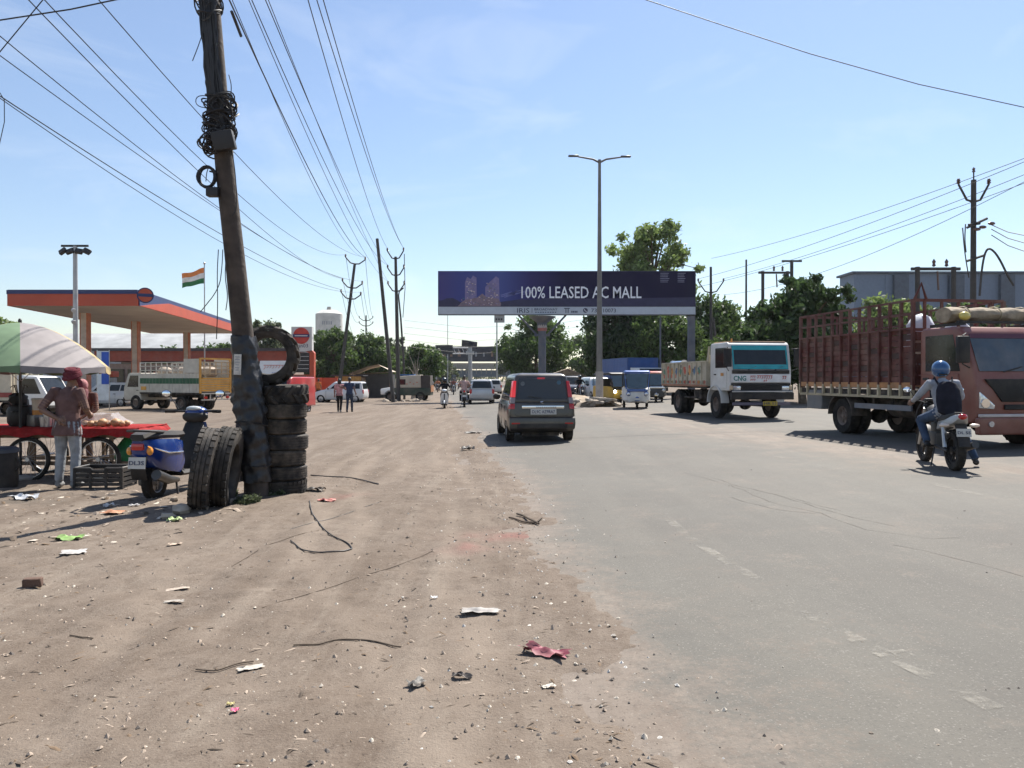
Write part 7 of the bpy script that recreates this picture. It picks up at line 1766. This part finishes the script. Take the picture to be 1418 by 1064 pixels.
squig(sb, (-.30, -.1, 2.38), 1.0, .22, 7, mat('script_rose', (0.55, 0.2, 0.17))); squig(sb, (-.30, .2, 2.1), .7, .07, 9, mat('script_blue', (0.2, 0.25, 0.45)))
boxp(rv, 'roof_rack', (-1.5, 0, 1.84), (2.2, 1.3, .06), blackm())
# jeep truck
jp = root('jeep', 'cream canvas topped jeep truck with dark green lower body', 'jeep', gp(527, 57.5), R(179)); hw = .85
jp.location = gp(529, 57); 
for x in (-.75, -3.0):
    for s_ in (1, -1): wheel(jp, x, s_ * .75, .37, .22, .58, 'truck')
jg = mat('jeep_green', (0.025, 0.045, 0.03), .6, dust=.3); jc = mat('jeep_canvas', (0.46, 0.40, 0.32), .9, var=.12)
prism_part(jp, 'bonnet', [(0, .5), (-.02, .95), (-.95, 1.08), (-.95, .5)], -hw * .75, hw * .75, whitep(), .08); prism_part(jp, 'tub', [(-.95, .45), (-.95, 1.0), (-3.75, 1.0), (-3.75, .45)], -hw, hw, jg, .04)
prism_part(jp, 'canvas_top', [(-1.05, 1.02), (-1.15, 1.7), (-1.3, 1.85), (-3.0, 1.98), (-3.05, 1.02)], -hw * .97, hw * .97, jc, .06)
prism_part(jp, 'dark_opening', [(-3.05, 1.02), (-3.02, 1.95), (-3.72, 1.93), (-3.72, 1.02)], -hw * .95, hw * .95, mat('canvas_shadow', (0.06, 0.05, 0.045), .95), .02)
for s_ in (1, -1):
    b = MB(); b.lathe([(.42, -.18), (.46, -.18), (.46, .18), (.42, .18)], 20, T(-.75, s_ * .72, .4) @ RX(R(90))); kp = [i for i, f_ in enumerate(b.f) if min(b.v[j][2] for j in f_) > .45]; b.f = [b.f[i] for i in kp]; b.m = [0] * len(kp); b.sm = [False] * len(kp); b.build('mudguard', whitep(), jp)
    boxp(jp, 'side_window', (-1.6, s_ * hw * .975, 1.45), (.6, .02, .4), glassd()); b = MB(); b.ell((.0, s_ * .5, .8), (.05, .09, .09), 8); b.build('headlight', lensc(), jp)
    for k in range(4): boxp(jp, 'side_marking', (-2.0 - k * .25, s_ * hw * .98, 1.3 + .12 * (k % 2)), (.1, .02, .06), mot[0])
for k in range(6): boxp(jp, 'tail_slat', (-3.78, -.7 + k * .28, .95), (.04, .22, .5), mat('slat_orange', (0.42, 0.2, 0.1)))
boxp(jp, 'blue_tarp', (-1.9, -.2, 1.97), (1.1, .9, .07), mat('tarp_blue', (0.03, 0.13, 0.38), .6))

# ================================================================== people on the left
c1 = G(470, 572); c2 = G(484, 572)
wk = dict(knL=(.12, .09, .5), anL=(.16, .09, .1), toL=(.31, .1, .04), knR=(-.02, -.09, .5), anR=(-.2, -.09, .13), toR=(-.06, -.1, .04))
p1 = figure('walker in pink top and black trousers, left of the couple', c1, R(92), stand(**wk, elR=(.02, -.30, 1.18), wrR=(.06, -.42, 1.18)), cl('pink', (0.52, 0.27, 0.27)), cl('black', (0.012, 0.012, 0.014)), cl('grey_shoe', None), .98, .02, .05, 'short', 'walking couple')
b = MB(); b.ell(stand()['head'] + Vector((-.05, 0, -.03)), (.08, .10, .16), 12); b.build('long_hair', mat('hair_black', (0.012, 0.01, 0.009), .5), p1)
p2 = figure('walker in dark blue shirt and jeans, right of the couple', c2, R(92), stand(knR=(.12, -.09, .5), anR=(.16, -.09, .1), toR=(.31, -.1, .04), knL=(-.02, .09, .5), anL=(-.2, .09, .13), toL=(-.06, .1, .04), elL=(.02, .30, 1.20), wrL=(.05, .42, 1.25), wrR=(.15, -.27, .95)), cl('navy', (0.04, 0.055, 0.10)), cl('dark_denim', (0.035, 0.045, 0.07)), None, 1.02, .02, .03, 'short', 'walking couple')
p3 = figure('station worker in orange shirt standing by the orange wall', gp(441, 58), R(70), stand(), cl('orange', (0.55, 0.17, 0.05)), cl('black', None), None, 1.0, .025, 0, 'short')

# ================================================================== traffic ahead, left carriageway
s0 = G(613, 567); s1 = scooter('white scooter coming towards us along the road edge', s0 + Vector((0, 1.2, 0)), R(-86), mat('scooter_white', (0.70, 0.70, 0.68), .25, coat=.5), None, 0)
J = stand(**ride(.2, .84, .17, .03, (.62, .10), (.90, .34, 1.04))); r1 = figure('rider in black on the oncoming white scooter', s1.location, s1.rotation_euler.z, J, cl('black', None), cl('charcoal', (0.03, 0.03, 0.034)), None, 1.0, .022, 0, 'long', None, 'helmet'); helmet(r1, J['head'], mat('helmet_black', (0.01, 0.01, 0.011), .2, coat=.6))
m0 = G(643, 564); m1 = motorcycle('motorcycle with two riders heading away beside the silver hatchback', m0, R(94), mat('tank_red', (0.25, 0.02, 0.02), .3, coat=.5)); m1.scale = (1.05,) * 3
J = stand(**ride(.5, .84, .2, .06, (.58, .15), (.92, .34, 1.04))); figure('front rider on the motorcycle carrying two', m0, R(94), J, cl('grey_blue', (0.16, 0.18, 0.22)), cl('charcoal', None), None, 1.0, .022, 0, 'long', 'two riders on one motorcycle')
J = stand(**ride(.12, .88, .2, .05, (.35, .16), (.55, .2, 1.1))); figure('pillion rider in pale pink shirt on the motorcycle', m0, R(94), J, cl('pale_pink', (0.45, 0.30, 0.27)), cl('black', None), None, 1.05, .022, .03, 'short', 'two riders on one motorcycle')
def lane(px, py): g_ = G(px, py); g_.z = rz_at(g_.x, g_.y); return g_
car('silver hatchback driving away ahead of the motorcycle', lane(657, 560) + Vector((.3, 1.9, 0)), R(95), scar, 3.6, 1.62, 1.52, name='car')
car('white saloon far ahead beside the median', gp(682, 78), R(96), wcar, 3.9, 1.65, 1.48, name='car'); car('pale hatchback far down the road near the footbridge', gp(668, 105), R(96), scar, 3.7, 1.62, 1.5, name='car')
for i, (px, Y, c_, l_) in enumerate(((628, 78, (0.25, .1, .08), 'distant motorcyclist in dark red ahead on the road'), (606, 92, (0.45, .17, .08), 'distant rider in orange near the bridge'), (597, 100, (0.3, .3, .32), 'distant rider in grey at the road edge'))):
    q = gp(px, Y); motorcycle('distant motorcycle %s' % ('under the dark red rider', 'under the orange rider', 'under the grey rider')[i], q, R(-85), blackm(), 'distant motorcycles')
    J = stand(**ride(.36, .85, .2, .08, (.55, .15), (.9, .34, 1.04))); figure(l_, q, R(-85), J, cl('far%d' % i, c_), cl('charcoal', None), None, 1.0, .035, 0, 'long', 'distant riders')
# ================================================================== traffic beyond the median, oncoming
car('dark saloon with raised windscreen just beyond the grey car', gp(792, 61), R(-83), mat('car_navy', (0.02, 0.025, 0.04), .25, coat=.6, dust=.1), 4.2, 1.75, 1.62, 1.0, name='car')
car('white car waiting behind the lamp post', gp(827, 52), R(-80), wcar, 3.9, 1.68, 1.5, .92, name='car', glass=mat('bright_glass', (0.22, 0.28, 0.30), .04, var=.1, spec=.9))
car('dark blue car queued behind the white car', gp(807, 71), R(-82), mat('car_navy', None), 4.0, 1.7, 1.6, name='car')
q = gp(801, 53); motorcycle('motorcycle in the shade right of the grey car', q, R(-84), mat('tank_red', None), 'oncoming motorcycle')
J = stand(**ride(.36, .85, .2, .08, (.55, .15), (.9, .34, 1.04))); ro = figure('dark clad motorcyclist just right of the grey car', q, R(-84), J, cl('black', None), cl('charcoal', None), None, 1.0, .022, 0, 'long', None, 'helmet'); helmet(ro, J['head'], mat('helmet_black', None))
def auto(label, loc, rz, roofm, lower, front, H=1.78, lit=False):
    o = root('auto_rickshaw', label, 'auto rickshaw', loc, rz); hw = .64
    wheel(o, -.28, -.0001, .22, .11, .6); 
    for s_ in (1, -1): wheel(o, -2.25, s_ * .55, .22, .12, .6)
    rg = []
    for x, w_, z0, z1 in ((0, .30, .36, .72), (-.08, .46, .30, .88), (-.3, .56, .28, .95), (-.6, .62, .28, .98), (-2.5, .66, .28, .98)):
        rg.append([Vector((x, s_ * a, z)) for s_, l in ((1, ((w_ * .8, z0), (w_, z0 + .12), (w_ * .98, z1))), (-1, ((w_ * .98, z1), (w_, z0 + .12), (w_ * .8, z0)))) for a, z in l])
    b = MB(); b.loft(rg); b.build('lower_body', lower, o)
    b = MB(); b.loft([[Vector((x, y, z)) for y in (-w_, w_)] + [Vector((x, y, z + h_)) for y in (w_ * .9, 0, -w_ * .9)] for x, w_, z, h_ in ((-.25, .58, H - .10, .06), (-.5, .63, H - .08, .1), (-2.5, .64, H - .12, .1))]); b.build('roof', roofm, o, .03)
    q = [Vector((-.08, -.5, .92)), Vector((-.08, .5, .92)), Vector((-.28, .57, H - .12)), Vector((-.28, -.57, H - .12))]
    b = MB(); b.panel(q, .06, .94, .06, .96, 0, .012); b.build('windshield', mat('auto_glass', (0.05, 0.08, 0.10), .05, var=.2, spec=.9), o)
    b = MB(); b.tube([q[0], q[3], q[2], q[1]], .028, 6); b.build('windshield_frame', front, o)
    b = MB(); b.box((-.05, 0, .86), (.16, .96, .12)); b.build('front_cowl', front, o, .04)
    for s_ in (1, -1):
        b = MB(); b.ell((-.02, s_ * .40, .70), (.07, .11, .11), 12); h_ = b.build('headlight', front, o); b = MB(); b.ell((.02, s_ * .40, .70), (.05, .085, .085), 12); b.build('lens', mat('lamp_on', (1, .98, .9), .2, emit=14, var=.01) if (lit and s_ == -1) else lensc(), h_)
        for x in (-1.2, -2.45): b = MB(); b.tube([(x, s_ * .62, .95), (x, s_ * .62, H - .1)], .022, 6); b.build('roof_post', blackm(), o)
    b = MB(); b.box((-1.9, 0, 1.15), (.1, 1.1, .5)); b.box((-1.75, 0, .8), (.45, 1.1, .12)); b.build('bench_seat', plast(), o, .04)
    b = MB(); b.box((-.85, 0, .72), (.3, .4, .2)); b.build('driver_seat', plast(), o, .04)
    b = MB(); b.ell((-.16, 0, .42), (.28, .15, .2), 12); b.v = [(x, y, max(z, .36)) for x, y, z in b.v]; b.build('front_mudguard', front, o)
    b = MB(); b.tube([(-.2, .07, .5), (-.28, .07, .22)], .03, 6); b.tube([(-.2, -.07, .5), (-.28, -.07, .22)], .03, 6); b.build('fork', blackm(), o)
    b = MB(); b.box((-2.55, 0, .7), (.05, 1.1, .6)); b.build('rear_panel', lower, o, .02)
    plate(o, (.13, 0, .46), (1, 0, .15), .24, .1, '')
    J = stand(**ride(-.95, .80, .2, .06, (-.5, .12), (-.42, .22, 1.05))); dv = figure('driver at the handlebar of the ' + label.split(' with')[0].split(' behind')[0].split(' beside')[0], loc, rz, J, cl('khaki', (0.22, 0.18, 0.12)), cl('charcoal', None), None, 1.0, .035, 0, 'short', 'rickshaw drivers')
    return o
aw = mat('auto_white', (0.60, 0.60, 0.58), .4, dust=.2); ab = mat('auto_blue', (0.03, 0.10, 0.33), .35, dust=.12, coat=.4)
q = lane(884, 567); auto('blue and white auto rickshaw with blue mudguard facing us', q + Vector((0, .3, 0)), R(-97), ab, aw, ab)
q = gp(861, 41); auto('black and yellow auto rickshaw with one lit headlamp', q, R(-74), blackm(), mat('auto_yellow', (0.45, 0.28, 0.03), .5, dust=.3), blackm(), 1.72, True)
q = gp(909, 43.5); auto('red roofed rickshaw behind the blue auto rickshaw', q, R(-95), mat('auto_red', (0.45, 0.05, 0.04), .4), mat('auto_dark', (0.05, 0.05, 0.05), .5), chrome())
# blue container truck
bt = root('truck', 'truck with long bright blue cargo box behind the rickshaws', 'truck', gp(905, 50), R(-77)); hw = 1.1
blc = mat('box_blue', (0.025, 0.075, 0.24), .5, var=.1, dust=.12); running_gear(bt, 8, 1.0, 6.0, 2.2, .42)
for k in range(10):
    for s_ in (1, -1): boxp(bt, 'box_panel', (-2.1 - k * .62, s_ * hw, 1.85), (.60, .06, 1.75), blc)
boxp(bt, 'box_roof', (-4.9, 0, 2.75), (6.3, 2.2, .06), blc); boxp(bt, 'box_front', (-1.78, 0, 1.85), (.05, 2.2, 1.8), blc); boxp(bt, 'box_floor', (-4.9, 0, .95), (6.3, 2.1, .1), chassis())
prism_part(bt, 'cab', [(0, .6), (0, 1.3), (-.25, 2.05), (-1.6, 2.1), (-1.65, .6)], -1.0, 1.0, whitep(), .05); b = MB(); b.panel([Vector((0, -1, 1.3)), Vector((0, 1, 1.3)), Vector((-.25, 1, 2.05)), Vector((-.25, -1, 2.05))], .06, .94, .04, .95, .004, .012); b.build('windshield', glassd(), bt); boxp(bt, 'bumper', (.05, 0, .65), (.12, 2.0, .25), plast(), .02)
car('white high roofed van among the oncoming traffic', gp(848, 61), R(-80), wcar, 4.0, 1.7, 1.85, 1.05, .5, name='car', detail=False)
for i, (px, Y) in enumerate(((760, 120), (775, 105), (790, 95))):
    car(('far oncoming white car beyond the billboard post', 'far oncoming silver car beyond the billboard post', 'far oncoming dark car nearest the billboard post')[i], gp(px, Y), R(-83), (wcar, scar, mat('car_navy', None))[i], 3.8, 1.66, 1.5, name='car', detail=False)

# ================================================================== litter, pebbles, sticks
def sheet(name, label, cat, px, py, w_, d_, c, rz=0, crum=.02, rough=.6, seed=0, fold=0):
    q = G(px, py); b = MB(); nx_, ny_ = 10, 8; g = random.Random(px * 7 + py)
    for j in range(ny_ + 1):
        for i in range(nx_ + 1):
            x_, y_ = (i / nx_ - .5) * w_, (j / ny_ - .5) * d_; ed = 1 + .18 * math.sin(i * 1.9 + px) * (j in (0, ny_)) + .12 * math.sin(j * 2.3 + py)
            b.v.append((x_ * ed, y_ * ed, crum * 1.7 * (.5 + .5 * math.sin(i * .7 + px) * math.cos(j * .8 + py) + g.uniform(-.15, .15))))
    for j in range(ny_):
        for i in range(nx_): a = j * (nx_ + 1) + i; b.f.append([a, a + 1, a + nx_ + 2, a + nx_ + 1]); b.m.append(0); b.sm.append(True)
    o = b.build(name, mat('litter_%d_%d' % (px, py), c, rough, var=.3, sc=14, dust=.5, dsc=9)); o.location = (q.x, q.y, dz_at(q.x, q.y) + .006); o.rotation_euler.z = rz; return tag(o, label, cat)
sheet('wrapper', 'bright green wrapper on the dirt left of the pole shadow', 'litter', 95, 754, .24, .16, (0.17, 0.33, 0.07), .2)
sheet('paper_plate', 'white paper plate lying near the green wrapper', 'litter', 101, 774, .2, .16, (0.40, 0.385, 0.37), .4, .012)
sheet('wrapper', 'orange wrapper behind the pole shadow', 'litter', 157, 718, .24, .15, (0.40, 0.17, 0.08), -.2)
sheet('wrapper', 'small lime wrapper in front of the leaning tyres', 'litter', 241, 727, .14, .1, (0.40, 0.52, 0.2), .7, .03)
sheet('cardboard_scrap', 'grey torn cardboard scrap in the foreground dirt', 'litter', 346, 935, .13, .06, (0.46, 0.42, 0.36), .5, .006)
sheet('plastic_bag', 'crumpled clear bag near the crate', 'litter', 32, 697, .3, .2, (0.55, 0.57, 0.6), 0, .04, .25)
sheet('red_cloth', 'torn crimson cloth strip lying at the asphalt edge', 'cloth', 755, 911, .26, .10, (0.21, 0.02, 0.05), -.55, .02)
sheet('cement_bag', 'grey dusty torn sack scrap on the verge', 'litter', 665, 856, .25, .09, (0.27, 0.255, 0.24), .0, .014)
sheet('wrapper', 'tiny pink wrapper low in the foreground', 'litter', 324, 1001, .035, .03, (0.70, 0.12, 0.25), .3, .008)
sheet('wrapper', 'tiny yellow leaf low in the foreground', 'litter', 318, 990, .035, .025, (0.5, 0.42, 0.15), .3, .006)
sheet('cardboard_scrap', 'brown cardboard strip left of the cable loop', 'litter', 245, 819, .16, .05, (0.42, 0.34, 0.27), .5, .006)
sheet('cardboard_scrap', 'grey cardboard strip below the brown strip', 'litter', 240, 838, .13, .04, (0.40, 0.36, 0.31), .3, .006)
sheet('wrapper', 'pale foil wrapper beside the scooter shadow', 'litter', 150, 706, .12, .09, (0.6, 0.58, 0.56), .3, .03, .3)
sheet('dark_rag', 'dark rag curled in the foreground dirt', 'litter', 577, 958, .09, .07, (0.10, 0.095, 0.085), .6, .014)
sheet('dark_rag', 'black flattened rag left of the crimson cloth', 'litter', 640, 948, .10, .045, (0.06, 0.05, 0.045), -.1, .014)
sheet('dark_rag', 'black scrap on the dirt behind the grey car', 'litter', 648, 626, .26, .2, (0.03, 0.03, 0.03), .2, .05)
sheet('dark_rag', 'flat black scrap further behind near the road edge', 'litter', 655, 601, .45, .3, (0.03, 0.03, 0.03), .2, .03)
sheet('paper_scrap', 'white paper scrap on the verge above the grey sack', 'litter', 601, 838, .05, .035, (0.72, 0.70, 0.68), .2, .008)
sheet('paper_scrap', 'pale paper scrap near the foreground edge of the asphalt', 'litter', 760, 958, .07, .03, (0.6, 0.54, 0.45), .2, .006)
sheet('paper_scrap', 'white scrap left of the scooter wheel', 'litter', 185, 705, .12, .06, (0.6, .58, .56), .2, .02)
sheet('paper_scrap', 'pink paper shreds to the right of the tyre stack', 'litter', 452, 697, .22, .12, (0.45, 0.12, 0.10), .2, .02)
sheet('paper_scrap', 'tan paper by the pole shadow', 'litter', 241, 761, .12, .06, (0.5, 0.38, 0.28), .2, .01)
sheet('dark_rag', 'dark rag beside the bottom tyre', 'litter', 437, 684, .25, .14, (0.05, 0.045, 0.04), -.3, .03)
def groundline(name, label, cat, pts, r, m_, lift=.008, wob=0):
    b = MB(); Q = []
    for i in range(len(pts) - 1):
        a, c = G(*pts[i]), G(*pts[i + 1])
        for k in range(5): q = a.lerp(c, k / 5); Q.append(q)
    Q.append(G(*pts[-1])); Q = [Vector((q.x + random.uniform(-wob, wob), q.y + random.uniform(-wob, wob), dz_at(q.x, q.y) + lift)) for q in Q]
    # relax the corners
    for _ in range(2): Q = [Q[0]] + [(Q[i - 1] + Q[i] * 2 + Q[i + 1]) / 4 for i in range(1, len(Q) - 1)] + [Q[-1]]
    b.tube(Q, r, 6); return tag(b.build(name, m_), label, cat)
stick = mat('stick', (0.09, 0.065, 0.045), .9, var=.3)
groundline('ground_cable', 'black cable loop snaking over the dirt right of the pole', 'cable', [(428, 700), (432, 716), (445, 738), (462, 754), (484, 760), (488, 766), (474, 772), (440, 774), (416, 770), (402, 757)], .006, wirem)
groundline('ground_cable', 'thin cable running back from the tyre stack', 'cable', [(430, 662), (470, 664), (505, 666), (514, 671), (524, 674)], .008, wirem)
groundline('ground_cable', 'long thin cable crossing the verge towards the asphalt', 'cable', [(360, 850), (430, 826), (510, 802), (560, 785), (600, 768)], .0025, stick, .003, .015)
groundline('ground_cable', 'thin wire lying right of the cable loop', 'cable', [(400, 738), (440, 730), (480, 716), (524, 699)], .003, wirem, .004, .012)
groundline('ground_cable', 'thin wire left of the cable loop', 'cable', [(320, 790), (360, 765), (400, 752), (440, 742)], .003, stick, .003, .015)
groundline('fallen_stick', 'long dark stick lying across the foreground dirt', 'stick', [(408, 901), (450, 898), (480, 893), (520, 893), (552, 900)], .0045, stick, .006, .012)
groundline('fallen_stick', 'thin stick by the cardboard scrap', 'stick', [(270, 938), (300, 940), (330, 930), (350, 926)], .004, stick, .01)
groundline('fallen_stick', 'short dark stick at the asphalt edge', 'stick', [(705, 721), (722, 725), (742, 727), (750, 722)], .010, stick, .015)
groundline('fallen_stick', 'forked twig at the asphalt edge', 'stick', [(716, 716), (730, 722), (746, 728)], .012, stick, .02)
groundline('fallen_stick', 'small stick left in the foreground', 'stick', [(95, 890), (112, 893), (127, 896)], .004, stick, .006)
b = MB(); b.box((0, 0, .03), (.13, .07, .07)); o = b.build('brick', mat('brick_dark', (0.12, 0.07, 0.05), .95, bump=.4), None, .008, 1); q = G(44, 819); o.location = (q.x, q.y, dz_at(q.x, q.y)); o.rotation_euler.z = .3; tag(o, 'dark broken brick lying in the left foreground', 'brick')
# countless chips, pebbles and straw: one heap of stuff each
def scatter(name, label, n, pos, size, flat, cols, seed, elong=1.0, tilt=.35):
    g = np.random.default_rng(seed); V, F_, Mi = [], [], []
    base = [Vector(v_) for v_ in ((1, 0, 0), (.4, .9, 0), (-.7, .6, 0), (-.8, -.5, 0), (.3, -.9, 0), (.2, .1, 1))]
    fs = [(0, 1, 5), (1, 2, 5), (2, 3, 5), (3, 4, 5), (4, 0, 5)]
    X, Y = pos(g, n); Z = dirt_z(X, Y); rd_ = RZ_ = gz(X) + .004; Z = np.maximum(Z, rd_)
    for i in range(n):
        s = size(g); a = g.random() * 6.28; ca, sa = math.cos(a), math.sin(a); h = s * flat * g.uniform(.5, 1.3); el_ = elong * g.uniform(.7, 1.4); o_ = len(V); tx = g.normal() * tilt * s
        for v_ in base:
            x, y, z_ = v_.x * s * el_ * g.uniform(.8, 1.2), v_.y * s * g.uniform(.8, 1.2) / max(1, el_ * .6), v_.z * h
            V.append((X[i] + x * ca - y * sa, Y[i] + x * sa + y * ca, Z[i] - .002 + z_ + abs(tx) * (v_.x > 0)))
        F_.extend([tuple(k + o_ for k in f_) for f_ in fs]); Mi.extend([g.integers(len(cols))] * 5)
    me = bpy.data.meshes.new(name); me.from_pydata(V, [], F_)
    for c_ in cols: me.materials.append(c_)
    me.polygons.foreach_set('material_index', Mi); me.update(); o = link(name, me); tag(o, label, name.replace('_', ' '), None, 'stuff'); return o
def pos_field(g, n):
    Y = 2.6 + 14 * g.random(n) ** 1.7; X = -g.random(n) * (1.2 + .72 * Y) + xe(Y) - .15; return X, Y
def pos_edge(g, n):
    Y = 2.6 + 22 * g.random(n) ** 1.8; X = xe(Y) - .35 + g.normal(size=n) * .38; return X, Y
def pos_cart(g, n):
    Y = 7.2 + 4.2 * g.random(n); X = -3.2 - 3.5 * g.random(n); return X, Y
def pos_road(g, n):
    Y = 2.6 + 14 * g.random(n) ** 1.6; X = xe(Y) + .2 + 6 * g.random(n) ** 2; return X, Y
peb = [mat('pebble_pale', (0.50, 0.44, 0.36), .9), mat('pebble_tan', (0.33, 0.26, 0.2), .9), mat('pebble_dark', (0.12, 0.10, 0.085), .9), mat('pebble_white', (0.62, 0.58, 0.52), .9)]
scatter('gravel', 'fine gravel and grit strewn over the dirt verge', 14000, pos_field, lambda g: .002 + .014 * g.random() ** 8, .7, [peb[1], peb[1], peb[2], peb[1], peb[0]], 5)
scatter('edge_gravel', 'pale loose gravel along the broken asphalt edge', 3600, pos_edge, lambda g: .003 + .014 * g.random() ** 6, .7, [peb[0], peb[1], peb[1], peb[3], peb[2]], 6)
scatter('dry_litter', 'dry leaf bits and straw scattered over the dirt', 8000, pos_field, lambda g: .002 + .014 * g.random() ** 6, .12, [stick, mat('dry_leaf', (0.15, 0.10, 0.06), .9), stick, mat('dry_leaf', None), peb[1]], 7, 2.6, .5)
scatter('cart_litter', 'scraps of paper and peel strewn around the cart', 420, pos_cart, lambda g: .012 + .035 * g.random() ** 3, .2, [peb[0], stick, mat('dry_leaf', None), peb[1], peb[1], stick], 8, 1.5, .4)
scatter('road_grit', 'loose grit scattered on the asphalt', 380, pos_road, lambda g: .004 + .008 * g.random() ** 3, .6, [peb[0], peb[2], peb[1]], 9)

# ================================================================== dusty air
b = MB(); b.box((0, 270, 12), (900, 680, 26.6)); hz_ = b.build('haze', [])
m = bpy.data.materials.new('dusty_air'); m.use_nodes = True
t_ = m.node_tree; t_.nodes.remove(t_.nodes['Principled BSDF'])
pv = t_.nodes.new('ShaderNodeVolumePrincipled'); pv.inputs['Color'].default_value = (0.86, 0.91, 1.0, 1); pv.inputs['Density'].default_value = 0.00011; pv.inputs['Anisotropy'].default_value = 0.3
t_.links.new(pv.outputs[0], t_.nodes['Material Output'].inputs['Volume'])
hz_.data.materials.append(m); tag(hz_, 'thin pale dusty haze filling the air', 'haze', None, 'stuff')
